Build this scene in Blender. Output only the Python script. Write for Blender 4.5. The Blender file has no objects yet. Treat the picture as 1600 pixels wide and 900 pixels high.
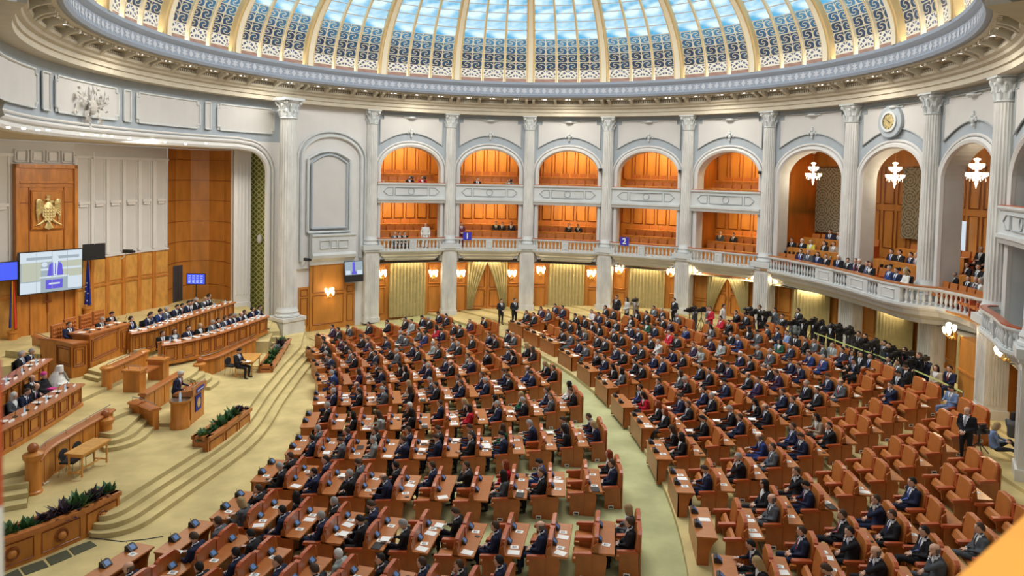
import bpy, bmesh, math, random
from mathutils import Vector, Matrix
random.seed(7)
C = bpy.context.scene.collection
sin, cos, pi = math.sin, math.cos, math.pi
def V(*a): return Vector(a)

# ---------------------------------------------------------------- camera
F, PITCH, ROLL, YAW = 1103.78, .0418, .022, .2687
CAM = V(-8.649, -30.503, 10.5)
SY = -132.6
PH, DP = -.2737, .2956
RAD = 19.0
FW = V(sin(YAW)*cos(PITCH), cos(YAW)*cos(PITCH), -sin(PITCH))
_rt = V(cos(YAW), -sin(YAW), 0); _up = _rt.cross(FW)
RT = _rt*cos(ROLL)+_up*sin(ROLL); UP = -_rt*sin(ROLL)+_up*cos(ROLL)
cd = bpy.data.cameras.new('camera'); cam = bpy.data.objects.new('camera', cd); C.objects.link(cam)
m3 = Matrix((RT, UP, -FW)).transposed()
cam.matrix_world = Matrix.Translation(CAM) @ m3.to_4x4()
cd.sensor_width = 36; cd.sensor_fit = 'HORIZONTAL'; cd.lens = F*36/1600
cd.shift_y = SY/1600
cd.clip_start = .05; cd.clip_end = 300
cd.dof.use_dof = True; cd.dof.focus_distance = 24; cd.dof.aperture_fstop = 1.8
bpy.context.scene.camera = cam

CAMX, CAMY = CAM.x, CAM.y
# ---------------------------------------------------------------- light
sc = bpy.context.scene
sc.view_settings.view_transform = 'Standard'; sc.view_settings.look = 'None'
sc.view_settings.gamma = 1; sc.view_settings.use_curve_mapping = False
sc.view_settings.exposure = 0.0
w = bpy.data.worlds.new('world'); sc.world = w; w.use_nodes = True
w.node_tree.nodes['Background'].inputs[0].default_value = (1.0, .97, .93, 1)
w.node_tree.nodes['Background'].inputs[1].default_value = .33
def area(name, loc, size, power, col=(1, .93, .82), target=None, shape='DISK', sy=None):
    l = bpy.data.lights.new(name, 'AREA'); l.shape = shape; l.size = size
    if sy: l.size_y = sy
    l.energy = power; l.color = col
    o = bpy.data.objects.new(name, l); o.location = loc
    d = (Vector(target)-Vector(loc)) if target else V(0, 0, -1)
    o.rotation_euler = d.to_track_quat('-Z', 'Y').to_euler(); C.objects.link(o); return o
def point(name, loc, power, col=(1, .74, .42), r=.12):
    l = bpy.data.lights.new(name, 'POINT'); l.energy = power; l.color = col; l.shadow_soft_size = r
    o = bpy.data.objects.new(name, l); o.location = loc; C.objects.link(o); return o
area('dome_fill_light', (0, 0, 24.6), 14, 4700, (1, .97, .92))  # area lamp added inside the dome, above the view, as main top light
area('alcove_light', (-17, 6, 11.3), 6, 620, (1, .9, .74), (-19, 8, 2))
area('rail_fill_light', (CAMX, CAMY-1.5, 13.6), 1.2, 260, (1, .86, .6), (CAMX+3, CAMY+2, 9.5))  # lamp added above the camera to brighten the foreground rail
area('alcove_light', (-15.0, 13.6, 10.4), 2.4, 110, (1, .9, .74), (-17, 14, 2))

# ---------------------------------------------------------------- picture measurements -> place
def at(px, py, z=0.):
    d = FW+RT*((px-800)/F)-UP*((py-450-SY)/F)
    t = (z-CAM.z)/d.z; p = CAM+d*t
    return V(p.x, p.y, z)
def atr(px, py, r):
    d = FW+RT*((px-800)/F)-UP*((py-450-SY)/F)
    a = d.x**2+d.y**2; b = 2*(CAM.x*d.x+CAM.y*d.y); c = CAM.x**2+CAM.y**2-r*r
    t = (-b+math.sqrt(max(0, b*b-4*a*c)))/2/a
    return CAM+d*t
def pol(a, r, z=0.): return V(r*sin(a), r*cos(a), z)
def colang(i): return PH+DP*i
CF = V(-34, 1, 0)
def rho(p): return math.hypot(p.x-CF.x, p.y-CF.y)
def zcont(p):
    r = rho(p)
    if r < 38.0: return max(0, min(.25, (r-26)*.0208))
    return .36+.1*max(0, min(13.2, r-38.9))
def zstep(r):
    if r < 38.0: return .05*math.floor(max(0, min(.25, (r-26)*.0208))/.05+.001)
    return .36+.12*math.floor(max(0, min(13.2, r-38.9))/1.2)
def atf(px, py, h):
    z = .2
    for _ in range(12):
        p = at(px, py, z+h); z = zcont(p)
    return V(p.x, p.y, zstep(rho(p)))

# ---------------------------------------------------------------- materials
def nodes(name):
    m = bpy.data.materials.new(name); m.use_nodes = True
    nt = m.node_tree; return m, nt, nt.nodes['Principled BSDF']
def N(nt, t, **k):
    n = nt.nodes.new(t)
    for a, b in k.items(): setattr(n, a, b)
    return n
def mat(name, col, rough=.6, metal=0, emit=None, es=1, var=0, vs=3, bump=0, bs=40, spec=None, coat=0, stretch=None, trans=0):
    m, nt, b = nodes(name)
    b.inputs['Base Color'].default_value = (*col, 1); b.inputs['Roughness'].default_value = rough
    b.inputs['Metallic'].default_value = metal
    if spec is not None: b.inputs['Specular IOR Level'].default_value = spec
    if coat: b.inputs['Coat Weight'].default_value = coat; b.inputs['Coat Roughness'].default_value = .2
    if emit: b.inputs['Emission Color'].default_value = (*emit, 1); b.inputs['Emission Strength'].default_value = es
    if trans: b.inputs['Transmission Weight'].default_value = trans
    if var or bump:
        tc = N(nt, 'ShaderNodeTexCoord'); mp = N(nt, 'ShaderNodeMapping')
        nt.links.new(tc.outputs['Object'], mp.inputs[0])
        if stretch: mp.inputs['Scale'].default_value = stretch
    if var:
        n = N(nt, 'ShaderNodeTexNoise'); n.inputs['Scale'].default_value = vs; n.inputs['Detail'].default_value = 5
        nt.links.new(mp.outputs[0], n.inputs[0])
        r = N(nt, 'ShaderNodeValToRGB'); r.color_ramp.elements[0].position = .3; r.color_ramp.elements[1].position = .7
        r.color_ramp.elements[0].color = (*[max(0, c*(1-var)) for c in col], 1)
        r.color_ramp.elements[1].color = (*[min(1, c*(1+var)) for c in col], 1)
        nt.links.new(n.outputs[0], r.inputs[0]); nt.links.new(r.outputs[0], b.inputs['Base Color'])
    if bump:
        n2 = N(nt, 'ShaderNodeTexNoise'); n2.inputs['Scale'].default_value = bs
        nt.links.new(mp.outputs[0], n2.inputs[0])
        bp = N(nt, 'ShaderNodeBump'); bp.inputs['Strength'].default_value = bump; bp.inputs['Distance'].default_value = .02
        nt.links.new(n2.outputs[0], bp.inputs['Height']); nt.links.new(bp.outputs[0], b.inputs['Normal'])
    return m
M = {}
M['raily'] = mat('varnished_rail_wood', (.90, .42, .07), .4, var=.08, vs=3)
M['stone'] = mat('stone', (.62, .65, .66), .55, var=.07, vs=1.2)
M['marble'] = mat('marble', (.66, .66, .64), .4, var=.16, vs=2.2, stretch=(1, 1, .35))
M['cream'] = mat('cream_plaster', (.56, .51, .41), .7, var=.06, vs=2)
M['blue'] = mat('blue_grey_plaster', (.40, .45, .50), .7, var=.05, vs=2)
M['panel'] = mat('panel_plaster', (.62, .61, .60), .7, var=.03, vs=1)
M['line'] = mat('relief_line_plaster', (.40, .43, .45), .7)
M['white'] = mat('white_plaster', (.70, .69, .68), .6, var=.02, vs=1)
M['frieze'] = mat('frieze_plaster', (.33, .38, .47), .7)
M['friezeleaf'] = mat('frieze_leaf_plaster', (.58, .61, .68), .7)
M['wood'] = mat('honey_wood', (.52, .195, .032), .38, var=.22, vs=1.6, stretch=(3, 3, .6), coat=.15)
M['woodw'] = mat('wall_wood', (.50, .205, .036), .45, var=.16, vs=1.2, stretch=(2, 2, .5))
M['woodl'] = mat('light_wall_wood', (.62, .31, .07), .5, var=.18, vs=4, stretch=(1, 1, .5))
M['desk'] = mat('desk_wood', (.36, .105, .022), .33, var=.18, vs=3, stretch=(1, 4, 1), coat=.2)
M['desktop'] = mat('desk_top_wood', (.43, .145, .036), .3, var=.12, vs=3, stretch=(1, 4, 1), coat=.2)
M['edge'] = mat('dark_wood_edge', (.27, .07, .018), .35, var=.1, vs=4)
M['leather'] = mat('tan_leather', (.47, .155, .034), .42, var=.08, vs=5)
M['arm'] = mat('red_wood_arm', (.42, .085, .025), .3, var=.1, vs=5, coat=.3)
M['carpet'] = mat('carpet', (.60, .49, .235), .95, var=.2, vs=.8, bump=.3, bs=60, spec=.1)
M['carpet_domelit'] = mat('dome_tinted_carpet', (.47, .47, .25), .95, var=.2, vs=.8, bump=.3, bs=60, spec=.1)  # same carpet, with the dome's bluish light painted into its colour
M['riser'] = mat('carpet_riser', (.50, .42, .22), .95, var=.1, vs=3, spec=.1)
M['curtain'] = mat('gold_curtain', (.50, .42, .20), .7, var=.1, vs=3)
M['black'] = mat('black_plastic', (.018, .018, .02), .4)
M['dark'] = mat('dark_fabric', (.02, .02, .024), .8)
M['metal'] = mat('steel', (.55, .55, .56), .25, metal=1)
M['brass'] = mat('brass', (.75, .55, .22), .3, metal=1)
M['gold'] = mat('pale_gold', (.72, .58, .28), .35, metal=.6, var=.3, vs=8)
M['paper'] = mat('paper', (.88, .88, .86), .7)
M['ink'] = mat('ink', (.05, .05, .06), .7)
M['green'] = mat('leaf_green', (.045, .13, .04), .5, var=.5, vs=9)
M['leafd'] = mat('leaf_dark', (.05, .03, .05), .5, var=.4, vs=9)
M['leafg'] = mat('leaf_grey', (.16, .22, .2), .5, var=.4, vs=9)
M['lamp'] = mat('lamp_glass', (1, .95, .85), .4, emit=(1, .84, .58), es=3.2)
M['lampw'] = mat('white_lamp', (1, 1, 1), .4, emit=(1, .96, .9), es=4)
M['crystal'] = mat('crystal', (.95, .92, .85), .15, emit=(1, .9, .74), es=1.7)
M['screenblue'] = mat('screen_blue', (.02, .02, .03), .4, emit=(.05, .10, .85), es=1.1)
M['signblue'] = mat('sign_blue', (.03, .03, .35), .5, emit=(.03, .03, .4), es=.25)
M['screenwhite'] = mat('screen_white', (.02, .02, .03), .4, emit=(.75, .86, .95), es=.85)
M['screengrey'] = mat('screen_grey', (.02, .02, .03), .4, emit=(.42, .52, .58), es=.8)
M['screentan'] = mat('screen_tan', (.02, .02, .03), .4, emit=(.62, .66, .52), es=.8)
M['screenviolet'] = mat('screen_violet', (.02, .02, .03), .4, emit=(.12, .10, .75), es=.9)
M['termscreen'] = mat('terminal_screen', (.08, .16, .36), .3, emit=(.08, .18, .42), es=.18)
M['flagblue'] = mat('flag_blue', (.012, .03, .30), .7)
M['flagyellow'] = mat('flag_yellow', (.85, .52, .03), .7)
M['flagred'] = mat('flag_red', (.65, .03, .02), .7)
M['lattice'] = None
M['grate'] = mat('floor_grate', (.10, .11, .07), .6, metal=.3)
M['skin'] = mat('skin', (.62, .36, .25), .55, var=.06, vs=12)
M['shirt'] = mat('white_shirt', (.78, .80, .84), .7)
M['shoe'] = mat('black_shoe', (.012, .012, .012), .3)
M['ornate'] = mat('grey_relief', (.50, .48, .45), .7)
M['tape'] = mat('yellow_green_tape', (.62, .72, .25), .5)
M['jean'] = mat('blue_denim', (.12, .2, .34), .8)
M['robew'] = mat('white_robe', (.8, .8, .78), .8)
M['magenta'] = mat('magenta_cloth', (.6, .04, .28), .7)
def objcol(name, rough=.75, sh=.0):
    m, nt, b = nodes(name); oi = N(nt, 'ShaderNodeObjectInfo')
    b.inputs['Roughness'].default_value = rough; b.inputs['Specular IOR Level'].default_value = .25
    nt.links.new(oi.outputs['Color'], b.inputs['Base Color']); return m
M['suit'] = objcol('suit_cloth', .8); M['hair'] = objcol('hair', .6)
m, nt, b = nodes('tie'); oi = N(nt, 'ShaderNodeObjectInfo'); r = N(nt, 'ShaderNodeValToRGB'); r.color_ramp.interpolation = 'CONSTANT'
els = [(0, (.02, .03, .15)), (.25, (.3, .02, .03)), (.45, (.02, .02, .03)), (.6, (.03, .08, .4)), (.75, (.25, .3, .4)), (.88, (.16, .03, .16))]
while len(r.color_ramp.elements) < len(els): r.color_ramp.elements.new(.5)
for e, (p, c) in zip(r.color_ramp.elements, els): e.position = p; e.color = (*c, 1)
nt.links.new(oi.outputs['Random'], r.inputs[0]); nt.links.new(r.outputs[0], b.inputs['Base Color']); M['tie'] = m
# lattice and tapestry patterns
def checkpat(name, c1, c2, scale, kind):
    m, nt, b = nodes(name); tc = N(nt, 'ShaderNodeTexCoord')
    mp = N(nt, 'ShaderNodeMapping'); nt.links.new(tc.outputs['UV'], mp.inputs[0]); mp.inputs['Scale'].default_value = (scale, scale, scale)
    if kind == 'lat':
        mp.inputs['Rotation'].default_value = (0, 0, pi/4)
    sp = N(nt, 'ShaderNodeSeparateXYZ'); nt.links.new(mp.outputs[0], sp.inputs[0])
    def mth(op, a, b_=None, c=None):
        n = N(nt, 'ShaderNodeMath', operation=op)
        for i, v in enumerate((a, b_, c)):
            if v is None: continue
            if isinstance(v, (int, float)): n.inputs[i].default_value = v
            else: nt.links.new(v, n.inputs[i])
        return n.outputs[0]
    fx = mth('SUBTRACT', mth('FRACT', sp.outputs[0]), .5); fy = mth('SUBTRACT', mth('FRACT', sp.outputs[1]), .5)
    if kind == 'lat':
        f = mth('GREATER_THAN', mth('MAXIMUM', mth('ABSOLUTE', fx), mth('ABSOLUTE', fy)), .36)
    else:
        d = mth('SQRT', mth('ADD', mth('MULTIPLY', fx, fx), mth('MULTIPLY', fy, fy)))
        f = mth('ADD', mth('MULTIPLY', mth('SINE', mth('MULTIPLY', d, 38.)), .5), .5)
        g = mth('SINE', mth('MULTIPLY', mth('ARCTAN2', fy, fx), 8.))
        f = mth('GREATER_THAN', mth('ADD', f, mth('MULTIPLY', g, .3)), .62)
    mx = N(nt, 'ShaderNodeMix', data_type='RGBA'); nt.links.new(f, mx.inputs['Factor'])
    mx.inputs[6].default_value = (*c1, 1); mx.inputs[7].default_value = (*c2, 1)
    nt.links.new(mx.outputs[2], b.inputs['Base Color']); b.inputs['Roughness'].default_value = .7
    return m
M['lattice'] = checkpat('lattice_cloth', (.13, .13, .02), (.48, .46, .16), 4.2, 'lat')
M['tapestry'] = checkpat('tapestry', (.34, .31, .22), (.14, .13, .09), 1.05, 'tap')
# dome glass: u = strip*2 cells, v = row
def glass(name, base, dark, line, kind, es):
    m, nt, b = nodes(name); tc = N(nt, 'ShaderNodeTexCoord'); sp = N(nt, 'ShaderNodeSeparateXYZ'); nt.links.new(tc.outputs['UV'], sp.inputs[0])
    def mth(op, a, b_=None, c=None):
        n = N(nt, 'ShaderNodeMath', operation=op)
        for i, v in enumerate((a, b_, c)):
            if v is None: continue
            if isinstance(v, (int, float)): n.inputs[i].default_value = v
            else: nt.links.new(v, n.inputs[i])
        return n.outputs[0]
    U, W = sp.outputs[0], sp.outputs[1]
    u = mth('SUBTRACT', mth('PINGPONG', U, 1.), .5); v = mth('SUBTRACT', mth('FRACT', W), .5)   # mirrored cells
    no = N(nt, 'ShaderNodeTexNoise'); no.inputs['Scale'].default_value = .9; nt.links.new(tc.outputs['UV'], no.inputs[0])
    mx0 = N(nt, 'ShaderNodeMix', data_type='RGBA'); nt.links.new(mth('MULTIPLY_ADD', no.outputs[0], 3.4, -1.2), mx0.inputs['Factor']); mx0.clamp_factor = True
    mx0.inputs[6].default_value = (*base, 1); mx0.inputs[7].default_value = (*dark, 1)
    d = mth('SQRT', mth('ADD', mth('MULTIPLY', u, u), mth('MULTIPLY', v, v)))
    a = mth('ARCTAN2', v, u)
    if kind == 'scroll':
        s = mth('SINE', mth('ADD', mth('MULTIPLY', a, 2.), mth('MULTIPLY', d, 17.)))
        f = mth('GREATER_THAN', s, .80)
        f = mth('MAXIMUM', f, mth('GREATER_THAN', d, .63))
        f = mth('MAXIMUM', f, mth('LESS_THAN', d, .06))
    elif kind == 'fan':
        a2 = mth('ARCTAN2', mth('ADD', v, .5), mth('ADD', u, .5)); d2 = mth('SQRT', mth('ADD', mth('MULTIPLY', mth('ADD', u, .5), mth('ADD', u, .5)), mth('MULTIPLY', mth('ADD', v, .5), mth('ADD', v, .5))))
        s = mth('SINE', mth('MULTIPLY', a2, 14.)); f = mth('GREATER_THAN', s, -.1)
        f = mth('MAXIMUM', f, mth('GREATER_THAN', mth('SINE', mth('MULTIPLY', d2, 18.)), .55))
    else:
        f = mth('MULTIPLY', mth('GREATER_THAN', mth('ABSOLUTE', u), .45), mth('GREATER_THAN', mth('ABSOLUTE', v), .40))
    f = mth('MAXIMUM', f, mth('GREATER_THAN', mth('ABSOLUTE', v), .455))
    if kind != 'pane': f = mth('MAXIMUM', f, mth('GREATER_THAN', mth('ABSOLUTE', u), .46))
    mx = N(nt, 'ShaderNodeMix', data_type='RGBA'); nt.links.new(f, mx.inputs['Factor'])
    nt.links.new(mx0.outputs[2], mx.inputs[6]); mx.inputs[7].default_value = (*line, 1)
    nt.links.new(mx.outputs[2], b.inputs['Emission Color']); b.inputs['Base Color'].default_value = (.03, .03, .035, 1)
    b.inputs['Emission Strength'].default_value = es; b.inputs['Roughness'].default_value = .3
    return m
M['g_brown'] = glass('glass_brown', (.34, .15, .10), (.55, .3, .2), (.85, .62, .42), 'pane', .7)
M['g_fan'] = glass('glass_fan', (.10, .13, .25), (.05, .06, .1), (.95, .88, .70), 'fan', .85)
M['g_dark'] = glass('glass_dark', (.008, .02, .06), (.015, .09, .18), (.80, .68, .45), 'scroll', .8)
M['g_mid'] = glass('glass_mid', (.02, .10, .22), (.04, .20, .34), (.82, .72, .50), 'scroll', .8)
M['g_lite'] = glass('glass_light', (.05, .20, .38), (.12, .38, .55), (.82, .75, .55), 'scroll', .85)
M['g_blue'] = glass('glass_sky', (.07, .44, .74), (.75, .97, 1.05), (.40, .33, .26), 'pane', 1.05)
M['ribw'] = mat('rib_cream', (.92, .84, .66), .6)
M['ribg'] = mat('rib_gold', (.78, .60, .32), .5)

# ---------------------------------------------------------------- mesh helpers
class MB:
    def __init__(s): s.v = []; s.f = []; s.m = []; s.uv = {}
    def add(s, vs, fs, mi=0):
        o = len(s.v); s.v += [tuple(v) for v in vs]
        for f in fs: s.f.append([o+i for i in f]); s.m.append(mi)
        return s
    def quad(s, a, b, c, d, mi=0, uv=None):
        s.add([a, b, c, d], [(0, 1, 2, 3)], mi)
        if uv: s.uv[len(s.f)-1] = uv
        return s
    def box(s, x0, x1, y0, y1, z0, z1, mi=0, T=None):
        vs = [V(x, y, z) for z in (z0, z1) for x, y in ((x0, y0), (x1, y0), (x1, y1), (x0, y1))]
        if T is not None: vs = [T @ v for v in vs]
        return s.add(vs, [(3, 2, 1, 0), (4, 5, 6, 7), (0, 1, 5, 4), (1, 2, 6, 5), (2, 3, 7, 6), (3, 0, 4, 7)], mi)
    def prism(s, poly, z0, z1, mi=0, mtop=None):
        n = len(poly); a = sum(poly[i][0]*poly[(i+1) % n][1]-poly[(i+1) % n][0]*poly[i][1] for i in range(n))
        if a < 0: poly = poly[::-1]
        vs = [V(p[0], p[1], z0) for p in poly]+[V(p[0], p[1], z1) for p in poly]
        s.add(vs, [tuple(range(n-1, -1, -1))]+[(i, (i+1) % n, n+(i+1) % n, n+i) for i in range(n)], mi)
        s.add(vs[n:], [tuple(range(n))], mi if mtop is None else mtop); return s
    def prismx(s, poly, y0, y1, mi=0):      # polygon in xz, thickness along y
        n = len(poly); vs = [V(p[0], y0, p[1]) for p in poly]+[V(p[0], y1, p[1]) for p in poly]
        return s.add(vs, [tuple(range(n)), tuple(range(2*n-1, n-1, -1))]+[(i, n+i, n+(i+1) % n, (i+1) % n) for i in range(n)], mi)
    def tube(s, pts, rs, n=8, mi=0, cap=True, el=None):
        pts = [Vector(p) for p in pts]; k = len(pts)
        if not isinstance(rs, (list, tuple)): rs = [rs]*k
        rings = []; up = None
        for i in range(k):
            t = (pts[min(i+1, k-1)]-pts[max(i-1, 0)]).normalized()
            if up is None:
                up = V(0, 0, 1) if abs(t.z) < .9 else V(1, 0, 0)
            x = up.cross(t)
            if x.length < 1e-4: x = V(1, 0, 0).cross(t)
            x.normalize(); y = t.cross(x).normalized(); up = y
            r = rs[i]; rx, ry = (r if isinstance(r, (list, tuple)) else (r, r))
            rings.append([pts[i]+x*rx*cos(2*pi*j/n)+y*ry*sin(2*pi*j/n) for j in range(n)])
        vs = [v for r in rings for v in r]; fs = []
        for i in range(k-1):
            for j in range(n): fs.append((i*n+j, i*n+(j+1) % n, (i+1)*n+(j+1) % n, (i+1)*n+j))
        if cap: fs += [tuple(range(n-1, -1, -1)), tuple((k-1)*n+j for j in range(n))]
        return s.add(vs, fs, mi)
    def lathe(s, prof, n=12, c=(0, 0, 0), mi=0, flute=0):
        c = Vector(c); k = len(prof); vs = []
        for r, z in prof:
            for j in range(n):
                rr = r*(1-(flute if (flute and j % 2) else 0)); vs.append(c+V(rr*cos(2*pi*j/n), rr*sin(2*pi*j/n), z))
        fs = [(i*n+j, i*n+(j+1) % n, (i+1)*n+(j+1) % n, (i+1)*n+j) for i in range(k-1) for j in range(n)]
        fs += [tuple(range(n-1, -1, -1)), tuple((k-1)*n+j for j in range(n))]
        return s.add(vs, fs, mi)
    def ell(s, c, r, n=10, k=6, mi=0, T=None):
        c = Vector(c); vs = []; 
        for i in range(k+1):
            t = pi*i/k
            for j in range(n):
                v = V(r[0]*sin(t)*cos(2*pi*j/n), r[1]*sin(t)*sin(2*pi*j/n), -r[2]*cos(t))
                vs.append(c+((T @ v) if T is not None else v))
        return s.add(vs, [(i*n+j, i*n+(j+1) % n, (i+1)*n+(j+1) % n, (i+1)*n+j) for i in range(k) for j in range(n)], mi)
    def arc(s, prof, a0, a1, n, mi=0, cap=True):     # profile (r,z) swept about the hall centre
        k = len(prof); vs = []
        for i in range(n+1):
            a = a0+(a1-a0)*i/n
            vs += [pol(a, r, z) for r, z in prof]
        fs = [(i*k+j, i*k+j+1, (i+1)*k+j+1, (i+1)*k+j) for i in range(n) for j in range(k-1)]
        return s.add(vs, fs, mi)
    def sweep(s, path, prof, mi=0, closed=True, cap=True):   # path in plan, prof (out, z)
        k = len(prof); vs = []; n = len(path)
        for i in range(n):
            t = (path[min(i+1, n-1)]-path[max(i-1, 0)]); t.z = 0; t.normalize(); nr = V(t.y, -t.x, 0)
            vs += [path[i]+nr*o+V(0, 0, z) for o, z in prof]
        kk = k if closed else k-1
        fs = [(i*k+j, (i+1)*k+j, (i+1)*k+(j+1) % k, i*k+(j+1) % k) for i in range(n-1) for j in range(kk)]
        if closed and cap: fs += [tuple(range(k)), tuple((n-1)*k+j for j in range(k-1, -1, -1))]
        return s.add(vs, fs, mi)
    def mesh(s, name, mats, smooth=False, fix=True):
        me = bpy.data.meshes.new(name); me.from_pydata(s.v, [], s.f)
        for m in (mats if isinstance(mats, (list, tuple)) else [mats]): me.materials.append(M[m] if isinstance(m, str) else m)
        for p, mi in zip(me.polygons, s.m): p.material_index = mi
        if s.uv:
            uvl = me.uv_layers.new(name='UVMap')
            for fi, uv in s.uv.items():
                for li, c in zip(me.polygons[fi].loop_indices, uv): uvl.data[li].uv = c
        if fix and not s.uv:
            bm = bmesh.new(); bm.from_mesh(me); bmesh.ops.recalc_face_normals(bm, faces=bm.faces); bm.to_mesh(me); bm.free()
        if smooth:
            for p in me.polygons: p.use_smooth = True
            try: me.set_sharp_from_angle(angle=math.radians(40))
            except Exception: pass
        return me
    def build(s, name, mats, parent=None, smooth=False, loc=None, rotz=0):
        o = bpy.data.objects.new(name, s.mesh(name, mats, smooth)); C.objects.link(o)
        if parent: o.parent = parent
        if loc is not None: o.location = loc
        o.rotation_euler.z = rotz
        return o
def empty(name, loc=(0, 0, 0), rotz=0, parent=None):
    o = bpy.data.objects.new(name, None); C.objects.link(o); o.location = loc; o.rotation_euler.z = rotz
    o.empty_display_size = .1
    if parent: o.parent = parent
    return o
def tag(o, label, cat=None, group=None, kind=None):
    o['label'] = label
    if cat: o['category'] = cat
    if group: o['group'] = group
    if kind: o['kind'] = kind
    return o
def S(o, label=None):
    o['kind'] = 'structure'
    if label: o['label'] = label
    return o
def dup(root, loc=None, rotz=None):
    r = root.copy(); C.objects.link(r)
    for k in list(r.keys()):
        if k in ('label', 'group'): del r[k]
    if loc is not None: r.location = loc
    if rotz is not None: r.rotation_euler = (0, 0, rotz)
    for ch in root.children:
        c = ch.copy(); C.objects.link(c); c.parent = r
        for g in ch.children:
            d = g.copy(); C.objects.link(d); d.parent = c
    return r
ORD = ['first', 'second', 'third', 'fourth', 'fifth', 'sixth', 'seventh', 'eighth', 'ninth', 'tenth', 'eleventh', 'twelfth', 'thirteenth', 'fourteenth', 'fifteenth', 'sixteenth', 'seventeenth', 'eighteenth', 'nineteenth', 'twentieth', 'twenty-first', 'twenty-second', 'twenty-third', 'twenty-fourth']
# ================================================================ HALL
def P(ac, s, r, z): return pol(ac+s/RAD, r, z)
A0, A1 = colang(-6.2), colang(10.4)
def ang_px(px, py, r=19.): p = atr(px, py, r); return math.atan2(p.x, p.y), p.z

# floor, tiers
fl = MB(); fl.prism([(-40, -34), (30, -34), (30, 30), (-40, 30)], -.3, 0); S(fl.build('floor', 'carpet'), 'pale yellow-green carpet of the hall floor')
def ring_arc(r0, r1, z0, z1, a0, a1, n, mi=0):
    b = MB(); out = [(CF.x+r1*cos(a0+(a1-a0)*i/n), CF.y+r1*sin(a0+(a1-a0)*i/n)) for i in range(n+1)]
    inn = [(CF.x+r0*cos(a0+(a1-a0)*i/n), CF.y+r0*sin(a0+(a1-a0)*i/n)) for i in range(n+1)]
    vs = [V(*p, z1) for p in inn]+[V(*p, z1) for p in out]+[V(*p, z0) for p in inn]
    k = n+1
    b.add(vs, [(i, i+1, k+i+1, k+i) for i in range(n)], 0); b.add(vs, [(2*k+i, 2*k+i+1, i+1, i) for i in range(n)], 1)
    return b
for k in range(1, 6):
    r0 = 26+.05*k/.0208; ring_arc(r0, 38.0 if k == 5 else 26+.05*(k+1)/.0208, 0, .05*k, -.62, .52, 40).build('floor', ['carpet' if k < 2 else 'carpet_domelit', 'riser'])['kind'] = 'structure'
for k in range(0, 12):
    r0 = 38.9+1.2*k; ring_arc(38.0 if k == 0 else r0, 58 if k == 11 else r0+1.2, 0, .36+.12*k, -.62, .52, 44).build('floor', ['carpet', 'riser' if k == 0 else 'carpet'])['kind'] = 'structure'

# dome
def dome(t, off=0): return (17.4-off)*cos(t), 16.75+(8.5-off)*sin(t)
ts = [0.]
def step(t, d):
    L = 0
    while L < d:
        a = dome(t); t += .002; b = dome(t); L += math.hypot(b[0]-a[0], b[1]-a[1])
    return t
for d in [.30, .56, .54, .54, .54, .52]+[.64]*14: ts.append(step(ts[-1], d))
TM = ts[-1]
IB0, IB1 = -8, 12
for i in range(IB0, IB1):
    for j in range(3):
        rows = {}
        b = MB(); mats = ['g_brown', 'g_fan', 'g_dark', 'g_mid', 'g_lite', 'g_blue']; kinds = [0, 1, 2, 2, 3, 4]+[5]*14
        u0 = colang(i)+DP*(.055+.89*j/3); u1 = colang(i)+DP*(.055+.89*(j+1)/3)
        for k in range(len(ts)-1):
            for s in range(2):
                a, c = u0+(u1-u0)*s/2, u0+(u1-u0)*(s+1)/2
                r0, z0 = dome(ts[k]); r1, z1 = dome(ts[k+1])
                if kinds[k] == 5: uv = [(s*.5, k), (s*.5+.5, k), (s*.5+.5, k+1), (s*.5, k+1)]
                else: uv = [(s, k), (s+1, k), (s+1, k+1), (s, k+1)]
                b.quad(pol(a, r0, z0), pol(c, r0, z0), pol(c, r1, z1), pol(a, r1, z1), kinds[k], uv)
        o = b.build('dome_window', mats); o['kind'] = 'structure'
def rib(name, ang, hw, dep, mats, edge=None):
    b = MB(); n = 26
    prof = []
    for k in range(n+1):
        t = TM*k/n; r, z = dome(t); r2, z2 = dome(t, dep); sw = hw*max(.35, r/17.4)
        prof.append((r, z, r2, z2, sw))
    def ln(side): return side
    cols = [(-1, 0), (-1, 1), (-.55, 1), (-.55, 1.25), (.55, 1.25), (.55, 1), (1, 1), (1, 0)]
    vs = []
    for r, z, r2, z2, sw in prof:
        for cx, d in cols:
            rr, zz = r+(r2-r)*d, z+(z2-z)*d; a = ang+cx*sw/r; vs.append(pol(a, rr, zz))
    k = len(cols)
    for j in range(k-1):
        b.add(vs, [(i*k+j, i*k+j+1, (i+1)*k+j+1, (i+1)*k+j) for i in range(n)], 0 if j == 3 else 1)
    return b.build(name, mats)
for i in range(IB0, IB1+1):
    o = rib('dome_rib', colang(i), .30, .34, ['ribw', 'ribg']); S(o)
    if i < IB1:
        for j in (1, 2): S(rib('dome_rib', colang(i)+DP*(.055+.89*j/3), .085, .16, ['ribg', 'ribw']))
b = MB(); b.arc([(17.38, 16.68), (17.2, 16.68)], A0-.3, A1+.5, 110); co = b.build('cove_lamp', mat('cove_glow', (1, .9, .7), emit=(1, .86, .62), es=16)); tag(co, 'warm cove lamp ring hidden behind the lip of the frieze', 'lamp')

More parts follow.
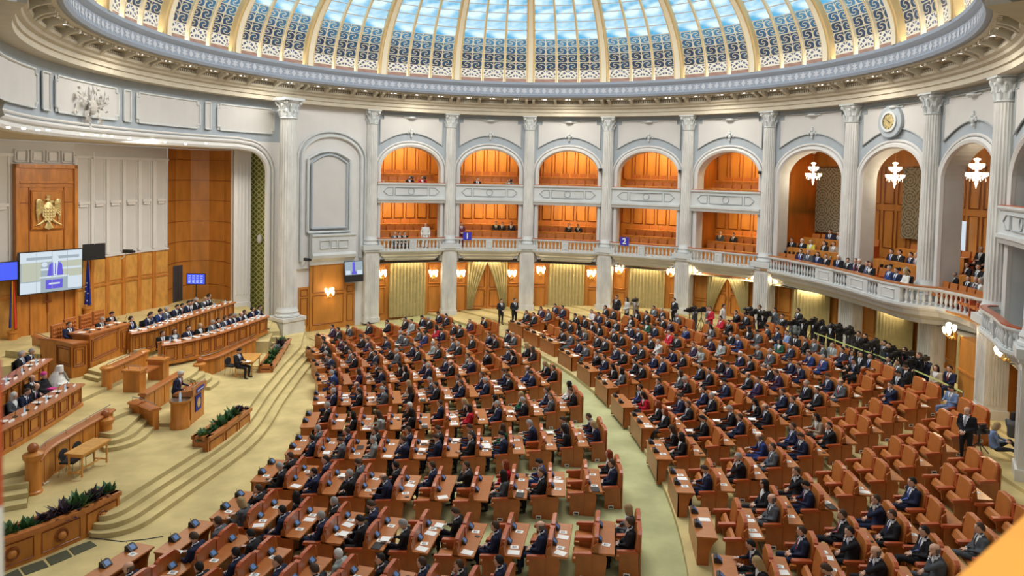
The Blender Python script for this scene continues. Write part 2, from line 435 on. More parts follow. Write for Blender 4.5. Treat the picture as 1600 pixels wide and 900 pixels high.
# frieze, soffit, entablature
b = MB(); b.arc([(17.45, 15.77), (17.22, 15.78), (17.15, 15.92), (17.2, 15.97), (17.2, 16.42), (17.12, 16.5), (17.02, 16.62), (17.02, 16.78), (17.2, 16.78), (17.2, 16.6)], A0-.3, A1+.3, 130, 0)
n = int((A1+.3-A0+.3)*RAD/.5)
for q in range(n):
    a = A0-.3+(q+.5)*(A1-A0+.6)/n
    def lp(du, z): return pol(a+du*1.5/17.2, 17.185, 16.2+(z-16.2)*1.12)
    if q % 2: pts = [(0, 16.02), (.05, 16.1), (.1, 16.2), (.05, 16.3), (0, 16.4), (-.05, 16.3), (-.1, 16.2), (-.05, 16.1)]
    else: pts = [(0, 16.0), (.03, 16.1), (.16, 16.13), (.05, 16.2), (.15, 16.3), (.03, 16.3), (0, 16.42), (-.03, 16.3), (-.15, 16.3), (-.05, 16.2), (-.16, 16.13), (-.03, 16.1)]
    b.add([lp(*p) for p in pts], [tuple(range(len(pts)))], 1)
S(b.build('trim_1', ['frieze', 'friezeleaf']), 'grey-blue frieze ring with leaf relief under the glass dome')
b = MB(); b.arc([(19.3, 14.6), (18.5, 14.6), (18.5, 14.82), (18.42, 14.86), (18.42, 15.05), (18.28, 15.12), (18.24, 15.22), (18.1, 15.3), (18.08, 15.42), (18.3, 15.45), (18.3, 15.5)], A0, A1, 130)
S(b.build('trim_2', 'cream'), 'cream cornice ring running above the columns')
b = MB(); b.arc([(18.4, 15.48), (18.3, 15.5), (18.3, 15.6), (17.95, 15.66), (17.95, 15.74), (17.55, 15.74), (17.55, 15.68), (17.4, 15.7), (17.4, 15.77)], A0, A1, 130)
nd = int((A1-A0)*RAD/.16)
for q in range(nd):
    a = A0+(q+.5)*(A1-A0)/nd; h = .045/RAD
    vs = [pol(a+d*h, r, z) for z in (15.42, 15.56) for r, d in ((18.3, -1), (18.3, 1), (18.16, 1), (18.16, -1))]
    b.add(vs, [(0, 1, 2, 3), (4, 5, 6, 7), (0, 1, 5, 4), (1, 2, 6, 5), (2, 3, 7, 6), (3, 0, 4, 7)])
    if q % 2:
        vs = [pol(a+d*h, r, z) for z in (15.60, 15.68) for r, d in ((17.66, -1), (17.66, 1), (17.55, 1), (17.55, -1))]
        b.add(vs, [(0, 1, 2, 3), (4, 5, 6, 7), (0, 1, 5, 4), (1, 2, 6, 5), (2, 3, 7, 6), (3, 0, 4, 7)])
S(b.build('ceiling', 'cream'), 'coffered cream soffit with dentils around the dome')
for i in range(-7, 10):
    b = MB()
    for s in (-2.55, -.95, .95, 2.55):
        ac = colang(i)+DP/2
        pr = [(18.3, 15.30), (18.1, 15.26), (17.9, 15.42), (17.7, 15.5), (17.5, 15.56), (17.5, 15.76), (18.3, 15.76)]
        vs = [P(ac, s+d, r, z) for d in (-.1, .1) for r, z in pr]; k = len(pr)
        b.add(vs, [tuple(range(k)), tuple(range(2*k-1, k-1, -1))]+[(j, k+j, k+(j+1) % k, (j+1) % k) for j in range(k)])
    S(b.build('ceiling', 'cream'))
ln = 0
BAYN = {-5: 'above the far left of the stage', -4: 'above the eagle end of the frieze', -3: 'above the leaf relief side of the frieze', -2: 'above the frieze near the big column', -1: 'above the blind niche', 5: 'above the first tall arch', 6: 'above the clock', 7: 'above the last tall arch', 8: 'at the right picture edge'}
for i in range(-5, 9):
    for s in (-1.75, 0, 1.75):
        ac = colang(i)+DP/2+s/RAD
        t = empty('ceiling_light', pol(ac, 17.76, 15.70), -ac)
        tag(t, 'recessed soffit lamp %s, %s lamp of its bay' % (BAYN.get(i, 'above the %s double balcony bay' % ORD[i] if 0 <= i < 5 else ''), {-1.75: 'stage-side', 0: 'middle', 1.75: 'far-side'}[s]), 'ceiling light', 'recessed lamps around the dome soffit')
        MB().box(-.2, .2, -.13, .13, -.02, .05).build('frame', 'cream', t); MB().box(-.16, .16, -.10, .10, -.035, -.018).build('diffuser', 'lampw', t); ln += 1
for i in range(-4, 9, 2):
    ac = colang(i)+DP/2; area('soffit_light', pol(ac, 16.9, 15.6), .8, 120, (1, .92, .78), pol(ac, 15, 4))

# upper wall with arches
HW = 2.12
def archz(s, w=HW, sp=10.6, rise=1.6):
    return sp+rise*math.sqrt(max(0, 1-(s/w)**2))
def wallbay(i, zlow):
    ac = colang(i)+DP/2; H = DP*RAD/2
    b = MB(); ss = [-H, -2.45]+[-HW*cos(pi*k/20) for k in range(21)]+[2.45, H]
    for a, c in zip(ss[:-1], ss[1:]):
        if abs(a) < HW+1e-6 and abs(c) < HW+1e-6: za, zc = archz(a), archz(c)
        else: za = zc = zlow
        b.quad(P(ac, a, 19.2, za), P(ac, c, 19.2, zc), P(ac, c, 19.2, 14.64), P(ac, a, 19.2, 14.64), 0)
    path = [(-HW, zlow)]+[(-HW*cos(pi*k/20), archz(-HW*cos(pi*k/20))) for k in range(21)]+[(HW, zlow)]
    for (a, za), (c, zc) in zip(path[:-1], path[1:]):
        b.quad(P(ac, a, 19.2, za), P(ac, c, 19.2, zc), P(ac, c, 20.1, zc), P(ac, a, 20.1, za), 1)
    # mouldings round the arch
    for off, r, mi in ((.12, .15, 2), (.36, .07, 2)):
        w2 = HW+off; pts = [P(ac, -w2, 19.15, zlow)]+[P(ac, -w2*cos(pi*k/24), 19.15, 10.6+(1.6+off)*sin(pi*k/24)) for k in range(25)]+[P(ac, w2, 19.15, zlow)]
        b.tube(pts, r, 6, mi)
    S(b.build('wall_rear', ['blue', 'stone', 'white']))
    # raised panel with notched corners above the arch
    top, n = 14.32, 16; w = 2.2; q = MB()
    out = [(-w, 14.05), (-w+.25, 14.05), (-w+.25, top), (w-.25, top), (w-.25, 14.05), (w, 14.05)]
    low = [(w-2*w*k/n, 12.35+.82*(1-((w-2*w*k/n)/w)**2)) for k in range(n+1)]
    poly = out+low
    for k in range(n):      # vertical strips
        a, za = low[n-k]; c, zc = low[n-k-1]; ta = 14.05 if abs(a) > w-.25 else top; tc = 14.05 if abs(c) > w-.25 else top
        tt = min(ta, tc); q.quad(P(ac, a, 19.13, za), P(ac, c, 19.13, zc), P(ac, c, 19.13, tt), P(ac, a, 19.13, tt), 0)
    ring = [P(ac, a, 19.12, z) for a, z in poly]; ring.append(ring[0]); q.tube(ring, .035, 5, 1, cap=False)
    S(q.build('wall_rear', ['panel', 'line']))
    # small reliefs
    t = MB(); t.ell(P(ac, 0, 19.1, 14.22), (.32, .32, .09), 10, 5); t.tube([P(ac, -.55, 19.1, 14.22), P(ac, .55, 19.1, 14.22)], .045, 6)
    tag(t.build('plaster_cartouche', 'stone'), 'small oval plaster cartouche on the panel over arch, %s from stage' % ORD[i+1], 'relief', 'plaster cartouches over the arches')
    t = MB()
    for dx, dz, rr in ((0, 0, .1), (0, .22, .09), (-.16, .1, .07), (.16, .1, .07), (0, -.2, .07), (-.25, .0, .05), (.25, .0, .05), (0, .36, .05)): t.ell(P(ac, dx, 19.08, 13.15+dz), (rr, rr, rr*1.35), 8, 5)
    tag(t.build('plaster_finial', 'stone'), 'leaf finial of plaster above keystone, arch %s from stage' % ORD[i+1], 'relief', 'plaster leaf finials over the arches')
for i in list(range(0, 5))+[8]: wallbay(i, 4.2)
for i in (5, 6, 7): wallbay(i, 4.2)

# columns
def capital(b, r, z0, z1):
    h = z1-z0; b.lathe([(r*.95, z0), (r*1.12, z0+.05*h), (r, z0+.1*h), (r*1.0, z0+.5*h), (r*1.2, z0+.75*h), (r*1.5, z0+.86*h)], 16)
    for tier, (zz, rr) in enumerate(((.12, 1.0), (.38, 1.03))):
        for k in range(8):
            a = 2*pi*(k+.5*tier)/8; d = V(cos(a), sin(a), 0)
            b.tube([d*r*rr+V(0, 0, z0+zz*h), d*r*(rr+.16)+V(0, 0, z0+(zz+.22)*h), d*r*(rr+.38)+V(0, 0, z0+(zz+.30)*h), d*r*(rr+.42)+V(0, 0, z0+(zz+.22)*h)], [(r*.2, .05), (r*.2, .05), (r*.14, .04), (r*.06, .02)], 5)
    for k in range(4):
        a = pi/4+k*pi/2; d = V(cos(a), sin(a), 0); b.ell(d*r*1.45+V(0, 0, z0+.78*h), (.11, .11, .13), 8, 5)
    b.box(-r*1.42, r*1.42, -r*1.42, r*1.42, z0+.88*h, z1)
def column(i, r0, r, zf, zp, zring, ztop, capH, label, wide=1.0, po=0.):
    ang = colang(i) if not isinstance(i, tuple) else i[0]
    loc = pol(ang, r0, 0); t = empty('column', (loc.x, loc.y, zf), -ang)
    tag(t, label, 'column', 'fluted columns around the hall')
    w = wide/2; T = Matrix.Translation((0, 0, -zf))
    b = MB(); 
    if zp > 2.2:
        b.box(-w, w, -w*.8+po, w*.8+po, 0, zp-zf); b.box(-w-.06, w+.06, -w*.8-.06+po, w*.8+.06+po, 0, .35)
        nf = 6
        for k in range(nf):
            x = -w+.12+(2*w-.24)*(k+.5)/nf
            for sy in (-1, 1): b.box(x-.035, x+.035, sy*w*.8-.03+po, sy*w*.8+.03+po, .55, zp-zf-.25)
            for sx in (-1, 1): b.box(sx*w-.03, sx*w+.03, x*.8-.035+po, x*.8+.035+po, .55, zp-zf-.25)
        b.build('pier', 'marble', t)
    else:
        b.box(-w, w, -w, w, 0, zp-zf-.15); b.box(-w-.07, w+.07, -w-.07, w+.07, zp-zf-.2, zp-zf); b.box(-w-.07, w+.07, -w-.07, w+.07, 0, .25); b.build('pedestal', 'marble', t)
    b = MB(); q = 1 if zp > 2.2 else 0
    if q: b.box(-w-.1, w+.1, -w*.8-.1, w*.8+.1, zp-zf, zp-zf+.14); b.box(-w-.18, w+.18, -w*.8-.18, w*.8+.18, zp-zf+.14, zring-zf); b.build('ring_moulding', 'stone', t)
    b = MB(); z = zring-zf; b.lathe([(r*1.25, z), (r*1.35, z+.06), (r*1.32, z+.14), (r*1.18, z+.18), (r*1.14, z+.26), (r*1.24, z+.32), (r*1.18, z+.4), (r*1.05, z+.48), (r, z+.6)], 20); b.build('base', 'stone', t, smooth=True)
    b = MB(); n = 8; hs = [(r*(1-.13*(k/n)**1.5), z+.5+(ztop-capH-zring-.5)*k/n) for k in range(n+1)]; b.lathe(hs, 40, flute=.075); b.build('shaft', 'marble', t)
    b = MB(); capital(b, r*.87, ztop-capH-zf, ztop-zf); b.build('capital', 'stone', t)
    return t
for i in range(0, 10):
    zf = zstep(rho(pol(colang(i), 19)))
    column(i, 19, .40, zf, 5.0, 5.45, 14.64, 1.05, 'tall fluted white column at the balcony wall, %s from the stage' % ORD[i+1], 1.0, .45 if i in (6, 7) else 0.)
column((math.radians(-36.4),), 17.5, .55, 0, 1.57, 1.57, 14.7, 1.25, 'largest fluted white column, standing on a block beside the stage', 1.5)

# balconies and decks
def slab(name, r0, r1, z0, z1, a0, a1, n, m):
    b = MB(); b.arc([(r1, z0), (r0, z0), (r0, z1), (r1, z1)], a0, a1, n); return S(b.build(name, m))
slab('floor', 18.95, 24.8, 8.32, 8.66, colang(0), colang(5), 40, 'stone')
slab('floor', 18.95, 24.8, 4.6, 5.06, colang(0), colang(9), 60, 'stone')
slab('floor', 18.95, 24.8, 8.32, 8.66, colang(8), colang(9), 8, 'stone')
slab('ceiling', 20.0, 24.8, 12.75, 12.95, colang(0), colang(9), 60, 'woodw')
b = MB(); b.arc([(18.9, 4.12), (21.2, 4.12)], colang(-1)+.02, colang(9), 60); S(b.build('ceiling', 'cream'))
BAL = MB(); BAL.lathe([(.075, 0), (.075, .05), (.04, .08), (.05, .16), (.078, .27), (.06, .38), (.035, .5), (.05, .56), (.072, .6), (.072, .64)], 8)
balm = BAL.mesh('baluster', 'stone', True)
def baluster(parent, p):
    o = bpy.data.objects.new('baluster', balm); C.objects.link(o); o.parent = parent; o.location = p
def balustrade(t, path, z0, gaps, step=.26):
    L = [0]
    for a, c in zip(path[:-1], path[1:]): L.append(L[-1]+(c-a).length)
    tot = L[-1]; n = int(tot/step)
    for q in range(n):
        d = (q+.5)*tot/n
        if any(g0 < d/tot < g1 for g0, g1 in gaps): continue
        k = max(j for j in range(len(L)-1) if L[j] <= d); p = path[k].lerp(path[k+1], (d-L[k])/(L[k+1]-L[k])); baluster(t, (p.x, p.y, z0))
    for g0, g1 in gaps:
        b = MB()
        a, c = g0*tot, g1*tot
        def pt(d):
            d = min(max(d, 0), tot-1e-4); k = max(j for j in range(len(L)-1) if L[j] <= d); return path[k].lerp(path[k+1], (d-L[k])/(L[k+1]-L[k]))
        b.sweep([pt(a+(c-a)*k/4) for k in range(5)], [(-.11, z0), (.11, z0), (.11, z0+.64), (-.11, z0+.64)])
        m = pt((a+c)/2); t_ = (pt(c)-pt(a)); t_.z = 0; t_.normalize(); nr = V(t_.y, -t_.x, 0); hw = (c-a)*.28
        fr = [m+t_*sx*hw+nr*.12+V(0, 0, z0+z) for sx, z in ((-1, .12), (1, .12), (1, .52), (-1, .52), (-1, .12))]; b.tube(fr, .025, 5, cap=False); b.build('panel_block', 'stone', t)
def gallery_bay(i, lab):
    ac = colang(i)+DP/2
    # upper parapet
    t = empty('gallery_parapet'); tag(t, 'grey upper gallery parapet with circle and hexagon reliefs, %s bay from stage' % lab, 'parapet', 'upper gallery parapets')
    path = [P(ac, s, 18.95, 0) for s in [-2.42+4.84*k/10 for k in range(11)]]
    b = MB(); b.sweep(path, [(-.1, 8.62), (.08, 8.62), (.08, 9.55), (-.1, 9.55)]); b.build('wall_panel', 'stone', t)
    b = MB(); b.sweep(path, [(-.16, 9.55), (.14, 9.55), (.18, 9.62), (.18, 9.7), (-.16, 9.7)]); b.sweep(path, [(0, 8.3), (.1, 8.3), (.16, 8.45), (.22, 8.52), (.22, 8.66), (0, 8.66)]); b.build('top_rail', 'stone', t)
    b = MB(); b.sweep(path, [(-.15, 9.7), (.12, 9.7), (.12, 9.74), (-.15, 9.74)]); b.build('wooden_cap', 'arm', t)
    def fr(pts): b2.tube([P(ac, s, 18.85, z) for s, z in pts+[pts[0]]], .03, 5, cap=False)
    b2 = MB(); fr([(-1.15, 8.85), (1.15, 8.85), (1.15, 9.38), (-1.15, 9.38)]); fr([(.22*cos(a*pi/6), 9.12+.22*sin(a*pi/6)) for a in range(12)])
    for sg in (-1, 1): fr([(sg*1.3, 8.85), (sg*1.7, 8.85), (sg*2.0, 9.12), (sg*1.7, 9.38), (sg*1.3, 9.38)])
    b2.build('relief', 'line', t)
    # lower balcony
    t = empty('balcony'); tag(t, 'projecting grey stone balcony with balusters, %s bay from stage' % lab, 'balcony', 'lower gallery balconies')
    pp = [(-2.42, 18.9), (-2.3, 18.55), (-2.0, 18.35)]+[(s, 18.25) for s in (-1.6, -.8, 0, .8, 1.6)]+[(2.0, 18.35), (2.3, 18.55), (2.42, 18.9)]
    path = [P(ac, s, r, 0) for s, r in pp]
    b = MB(); b.sweep(path, [(-.5, 4.95), (.1, 4.95), (.14, 5.02), (.14, 5.12), (-.5, 5.12)])
    b.sweep(path, [(-.65, 4.98), (.02, 4.98), (-.1, 4.86), (-.15, 4.74), (-.4, 4.62), (-.42, 4.5), (-.6, 4.4), (-.65, 4.3)]); b.build('corbel', 'stone', t)
    b = MB(); b.sweep(path, [(-.12, 5.76), (.1, 5.76), (.13, 5.82), (.13, 5.88), (-.12, 5.88)]); b.build('rail', 'stone', t)
    b = MB(); b.sweep(path, [(-.13, 5.88), (.11, 5.88), (.11, 5.93), (-.13, 5.93)]); b.build('wooden_cap', 'arm', t)
    balustrade(t, path, 5.12, [(.455, .545)])
for k, i in enumerate([0, 1, 2, 3, 4]): gallery_bay(i, ORD[k])
gallery_bay(8, 'last')
# big balcony
bp = [V(17.5, 6.0, 0), V(17.62, 4.2, 0), V(17.6, 2.3, 0), V(17.5, .7, 0), V(17.3, -.9, 0), V(17.05, -2.3, 0), V(16.72, -3.7, 0), V(16.75, -4.7, 0), V(17.0, -5.4, 0), V(17.5, -5.9, 0), V(17.5, -7.1, 0), V(17.2, -8.6, 0)]
t = empty('balcony'); tag(t, 'long bulging grey stone balcony below the three chandeliers', 'balcony')
b = MB(); b.sweep(bp, [(-1.9, 4.9), (.12, 4.9), (.18, 5.0), (.18, 5.12), (-1.9, 5.12)]); b.sweep(bp, [(-2.2, 4.95), (.05, 4.95), (-.1, 4.8), (-.15, 4.62), (-.6, 4.4), (-.7, 4.2), (-1.0, 4.12), (-2.2, 4.12)]); b.build('corbel', 'stone', t)
b = MB(); b.sweep(bp, [(-.13, 5.76), (.12, 5.76), (.16, 5.82), (.16, 5.9), (-.13, 5.9)]); b.build('rail', 'stone', t)
b = MB(); b.sweep(bp, [(-.2, 5.9), (.14, 5.9), (.14, 5.96), (-.2, 5.96)]); b.build('wooden_cap', 'desktop', t)
balustrade(t, bp, 5.12, [(.27, .37), (.45, .57), (.63, .72)], .24)

# gallery interiors
def interior(i, decks, tall=False):
    ac = colang(i)+DP/2; H = DP*RAD/2
    for rr in (0, 1):
        if (i, rr) in ((5, 1), (6, 0), (6, 1), (7, 0)): continue
        b = MB(); s0 = -H if rr == 0 else H
        a = P(ac, s0, 20.05, 5.0); c = pol(ac+s0/RAD, 24.6, 5.0); b.quad(a, c, V(c.x, c.y, 12.8), V(a.x, a.y, 12.8)); S(b.build('wall_side', 'woodw'))
    b = MB()
    for k in range(8):
        s, s2 = -H+2*H*k/8, -H+2*H*(k+1)/8
        b.quad(P(ac, s, 24.4, 5), P(ac, s2, 24.4, 5), P(ac, s2, 24.4, 12.8), P(ac, s, 24.4, 12.8), 0)
        m = (s+s2)/2
        if not tall:
            for z0, z1 in ((6.9, 8.2), (10.3, 12.6)):
                w = .26; b.tube([P(ac, m+a, 24.35, z) for a, z in ((-w, z0), (w, z0), (w, z1), (-w, z1), (-w, z0))], .035, 4, 1, cap=False)
        else:
            for z0, z1 in ((6.6, 8.8), (9.2, 11.4)):
                w = .25; b.tube([P(ac, m+a, 24.35, z) for a, z in ((-w, z0), (w, z0), (w, z1), (-w, z1), (-w, z0))], .035, 4, 1, cap=False)
    S(b.build('wall_rear', ['woodw', 'edge']))
SEATM = MB(); SEATM.box(-.27, .27, -.06, .06, .42, 1.02, 0, Matrix.Rotation(-.12, 4, 'X')); SEATM.box(-.27, .27, -.5, -.02, .36, .47, 0); SEATM.box(-.33, -.27, -.48, .05, 0, .66, 1); SEATM.box(.27, .33, -.48, .05, 0, .66, 1); SEATM.box(-.27, .27, .05, .09, 0, .9, 1)
seatm = SEATM.mesh('gallery_seat', ['leather', 'arm'])
def gseats(i, lab, decks):
    ac = colang(i)+DP/2
    for dk, (zf, rows) in enumerate(decks):
        for q, (r, dz) in enumerate(rows):
            b = MB(); H = DP*RAD/2-.1; b.arc([(r-.75, zf-.3), (r-.75, zf+dz), (r+.45, zf+dz)], ac-H/RAD, ac+H/RAD, 6); S(b.build('floor', ['woodw']))
            b = MB(); b.arc([(r-.86, zf+dz-.3), (r-.86, zf+dz+.72), (r-.62, zf+dz+.74), (r-.62, zf+dz+.68), (r-.80, zf+dz+.66), (r-.80, zf+dz)], ac-2.2/RAD, ac+2.2/RAD, 6)
            tag(b.build('gallery_desk', 'wood'), 'curved wooden desk front, %s deck, %s row, %s bay from stage' % (('lower', 'upper')[dk], ORD[q], lab), 'desk', 'gallery desk fronts')
            for k in range(7):
                s = (k-3)*.68; o = bpy.data.objects.new('gallery_chair', seatm); C.objects.link(o)
                p = P(ac, s*RAD/r, r, zf+dz); o.location = p; o.rotation_euler.z = -(ac+s/r)
                tag(o, 'tan leather gallery seat, %s deck, %s bay from stage, %s row, %s along' % (('lower', 'upper')[dk], lab, ORD[q], ORD[k]), 'seat', 'tan gallery seats')
for k, i in enumerate([0, 1, 2, 3, 4]):
    interior(i, 2); gseats(i, ORD[k], [(5.06, [(20.9, 0), (22.1, .4), (23.3, .8)]), (8.66, [(21.6, .42), (23.0, .92)])])
interior(8, 2)
for i in (5, 6, 7): interior(i, 1, True)
for i in range(0, 5):
    ac = colang(i)+DP/2
    area('gallery_light', P(ac, 0, 22.9, 8.2), 3.8, 120, (1, .72, .36), P(ac, 0, 23.6, 6.0), 'RECTANGLE', .5)
    area('gallery_light', P(ac, 0, 22.9, 12.6), 3.8, 200, (1, .72, .36), P(ac, 0, 23.7, 9.5), 'RECTANGLE', .5)
    area('gallery_light', P(ac, 0, 20.4, 8.2), 3.2, 42, (1, .76, .42), P(ac, 0, 22.5, 5.6), 'RECTANGLE', .3)  # extra lamp added at the front to brighten the lower desk fronts
    area('gallery_light', P(ac, 0, 20.5, 12.4), 3.2, 60, (1, .76, .42), P(ac, 0, 22.8, 9.3), 'RECTANGLE', .3)  # the same added fill for the upper deck
    for dz, zz in ((0, 8.28), (1, 12.7)):
        for s in (-1.2, 0, 1.2):
            o = MB().lathe([(.07, -.02), (.09, .06)], 10).build('downlight', 'lamp', loc=P(ac, s, 23.3, zz)); tag(o, '%s small round downlight in the %s gallery ceiling, %s bay from stage' % ({-1.2: 'stage-side', 0: 'middle', 1.2: 'far-side'}[s], ('lower', 'upper')[dz], ORD[i]), 'downlight', 'downlights in gallery bay %d deck %d' % (i, dz))
# lower wood wall
b = MB(); AA = colang(-1)+.02; AB = colang(9); nb = 90
b.arc([(19.8, -.1), (19.8, 4.2)], AA, AB, nb); S(b.build('wall_lower', 'woodw'), 'honey coloured wood wall behind the columns')
def frames(ac, segs):
    b = MB()
    for s0, s1, z0, z1 in segs:
        b.tube([pol(ac+s/19.75, 19.75, z) for s, z in ((s0, z0), (s1, z0), (s1, z1), (s0, z1), (s0, z0))], .04, 4, cap=False)
    S(b.build('trim_3', 'wood'))
for i in range(0, 9):
    ac = colang(i)+DP/2; frames(ac, [(-2.4, -1.6, .5, 2.3), (-2.4, -1.6, 2.5, 3.9), (1.6, 2.4, .5, 2.3), (1.6, 2.4, 2.5, 3.9)])
def curtain_mesh(w, h, n=44, amp=.07, tie=None):
    b = MB(); k = 12
    for j in range(k+1):
        z = h*j/k; f = 1.
        for q in range(n+1):
            u = q/n; x = -w+2*w*u
            if tie is not None:
                t = j/k; g = .42+.58*max(0, (t-.0))**1.3 if t > .0 else .42
                xo = tie*w; x = xo+(x-xo)*(.30+.70*t**1.4)
            b.v.append((x, amp*sin(u*n*pi/2)-amp*1.2, z))
    for j in range(k):
        for q in range(n): b.f.append((j*(n+1)+q, j*(n+1)+q+1, (j+1)*(n+1)+q+1, (j+1)*(n+1)+q)); b.m.append(0)
    return b
kinds = {0: 's', 1: 't', 2: 's', 3: 's', 4: 't', 5: 's', 6: 's', 7: 's', 8: 't'}
for k, i in enumerate(range(0, 9)):
    ac = colang(i)+DP/2; p = pol(ac, 19.62, 0); zf = zstep(rho(p))
    if kinds[i] == 's':
        o = curtain_mesh(1.3, 4.1-zf).build('curtain', 'curtain', loc=(p.x, p.y, zf), rotz=-ac, smooth=True)
        tag(o, 'straight pleated gold curtain on the wood wall, %s bay from stage' % ORD[k], 'curtain', 'gold curtains')
    else:
        for sg in (-1, 1):
            pc = pol(ac+sg*.72/19.6, 19.56, 0)
            o = curtain_mesh(.74, 4.1-zf, 24, .06, tie=sg).build('curtain', 'curtain', loc=(pc.x, pc.y, zf), rotz=-ac, smooth=True)
            tag(o, 'gold curtain drawn aside over wooden door, %s bay, %s half' % (ORD[k], 'stage-side' if sg < 0 else 'far-side'), 'curtain', 'gold curtains')
        d = MB(); d.box(-1.4, 1.4, -.05, .05, 0, 3.6)
        for sx in (-1, 1):
            for z0, z1 in ((.2, 1.4), (1.6, 3.3)): d.tube([V(sx*.7+a, -.07, z) for a, z in ((-.5, z0), (.5, z0), (.5, z1), (-.5, z1), (-.5, z0))], .03, 4, 1, cap=False)
        d.box(-.02, .02, -.07, 0, 0, 3.6, 1)
        o = d.build('door_%d' % (k+1), ['wood', 'edge'], loc=(pol(ac, 19.7, 0).x, pol(ac, 19.7, 0).y, zf), rotz=-ac); S(o)
        for sx in (-.12, .12): MB().lathe([(.03, 0), (.03, .25)], 8).build('door_handle', 'brass', o, loc=(sx, -.12, 1.0))
# sconces
def make_sconce(n=5):
    t = empty('wall_sconce')
    MB().box(-.1, .1, -.02, .04, -.28, .22).build('back_plate', 'brass', t)
    for k in range(n):
        a = -pi*.85+pi*.7*k/(n-1)+.0; d = V(cos(a), sin(a), 0)*(.36 if k % 2 else .27); h = .12 if k % 2 else .30
        o = MB().tube([V(0, -.02, -.15), d*.5+V(0, 0, -.26), d+V(0, 0, h-.22)], .018, 5).build('arm', 'brass', t)
        MB().lathe([(.03, h-.22), (.085, h-.1), (.10, h+.02), (.06, h+.08)], 8, d).build('lamp_shade', 'lamp', t)
    return t
sc0 = None; spx = [(512, 458, -1), (597, 430, 0), (677, 430, 0), (720, 430, 1), (800, 430, 1), (845, 425, 2), (924, 430, 2), (968, 423, 3), (1049, 427, 3), (1092, 425, 4), (1173, 434, 4), (1219, 440, 5), (1494, 520, 7), (1579, 553, 8)]
for k, (px, py, i) in enumerate(spx):
    if i == -1: a, z = ang_px(px, py, 19.0); r = 18.95
    elif i in (7, 8): r = 18.55 if i == 7 else 18.9; a, z = ang_px(px, py, r)
    else: a, z = ang_px(px, py, 19.5); r = 19.7
    if sc0 is None: sc0 = make_sconce(); t = sc0
    else: t = dup(sc0)
    t.location = pol(a, r-.06, z); t.rotation_euler.z = -a
    tag(t, 'lit brass wall sconce with five glass shades, %s along the wall from the stage' % ORD[k], 'sconce', 'lit brass wall sconces')
    point('sconce_light', pol(a, r-.55, z+.15), 40 if i >= 0 else 45)
pa0, _ = ang_px(1499, 560, 18.7); pa1, _ = ang_px(1541, 560, 18.7); p_ = pol((pa0+pa1)/2, 19.2, 1.4); hw_ = (pa1-pa0)*18.7/2
b = MB(); b.box(-hw_, hw_, -.55, .6, 0, 2.75); b.box(-hw_-.04, hw_+.04, -.6, .6, 1.35, 1.45, 1); b.box(-hw_-.05, hw_+.05, -.62, .6, 0, .25); S(b.build('wall_pilaster', ['woodw', 'wood'], loc=p_, rotz=-(pa0+pa1)/2), 'wood pilaster carrying the large sconce under the bulging balcony')
for i in range(5, 9):
    ac = colang(i)+DP/2; area('under_balcony_fill', P(ac, 0, 19.4, 4.05), 1.6, 26, (1, .84, .6), P(ac, 0, 20.6, 1), 'RECTANGLE', .3)  # fill lamps added under the long balcony, no fitting there
for i in range(0, 5):
    ac = colang(i)+DP/2; area('under_balcony_fill', P(ac, 0, 19.3, 4.05), 2.0, 14, (1, .84, .6), P(ac, 0, 20.3, 1.5), 'RECTANGLE', .3)  # weaker added fill under the small balconies
# clock
ac, z = ang_px(1394, 190, 19.1)
t = empty('wall_clock', pol(ac, 19.0, z), -ac); tag(t, 'round gilt wall clock in a grey ring above the middle tall arch', 'clock')
def ringd(r0, r1, d, mt, nm, m):
    b = MB(); n = 32; vs = [V(r*cos(2*pi*k/n), y, r*sin(2*pi*k/n)) for r, y in ((r0, -d), (r1, -d), (r1, .1)) for k in range(n)]
    b.add(vs, [(k, (k+1) % n, n+(k+1) % n, n+k) for k in range(n)]+[(n+k, n+(k+1) % n, 2*n+(k+1) % n, 2*n+k) for k in range(n)]); return b.build(nm, m, t)
ringd(.5, .80, .06, 0, 'surround', 'blue'); ringd(.40, .52, .14, 0, 'rim', 'stone')
b = MB(); b.add([V(.41*cos(2*pi*k/32), -.1, .41*sin(2*pi*k/32)) for k in range(32)], [tuple(range(32))]); b.build('dial', 'gold', t)
b = MB()
for k in range(12):
    a = 2*pi*k/12; d = V(cos(a), 0, sin(a)); x = V(-sin(a), 0, cos(a)); b.add([d*.30+x*.02+V(0, -.11, 0), d*.30-x*.02+V(0, -.11, 0), d*.38-x*.02+V(0, -.11, 0), d*.38+x*.02+V(0, -.11, 0)], [(0, 1, 2, 3)])
b.build('numerals', 'ink', t)
for nm, a, l, wd in (('hour_hand', math.radians(-35), .22, .03), ('minute_hand', math.radians(140), .32, .022)):
    d = V(cos(a), 0, sin(a)); x = V(-sin(a), 0, cos(a)); MB().add([-d*.08+x*wd+V(0, -.13, 0), -d*.08-x*wd+V(0, -.13, 0), d*l+V(0, -.13, 0)], [(0, 1, 2)]).build(nm, 'ink', t)
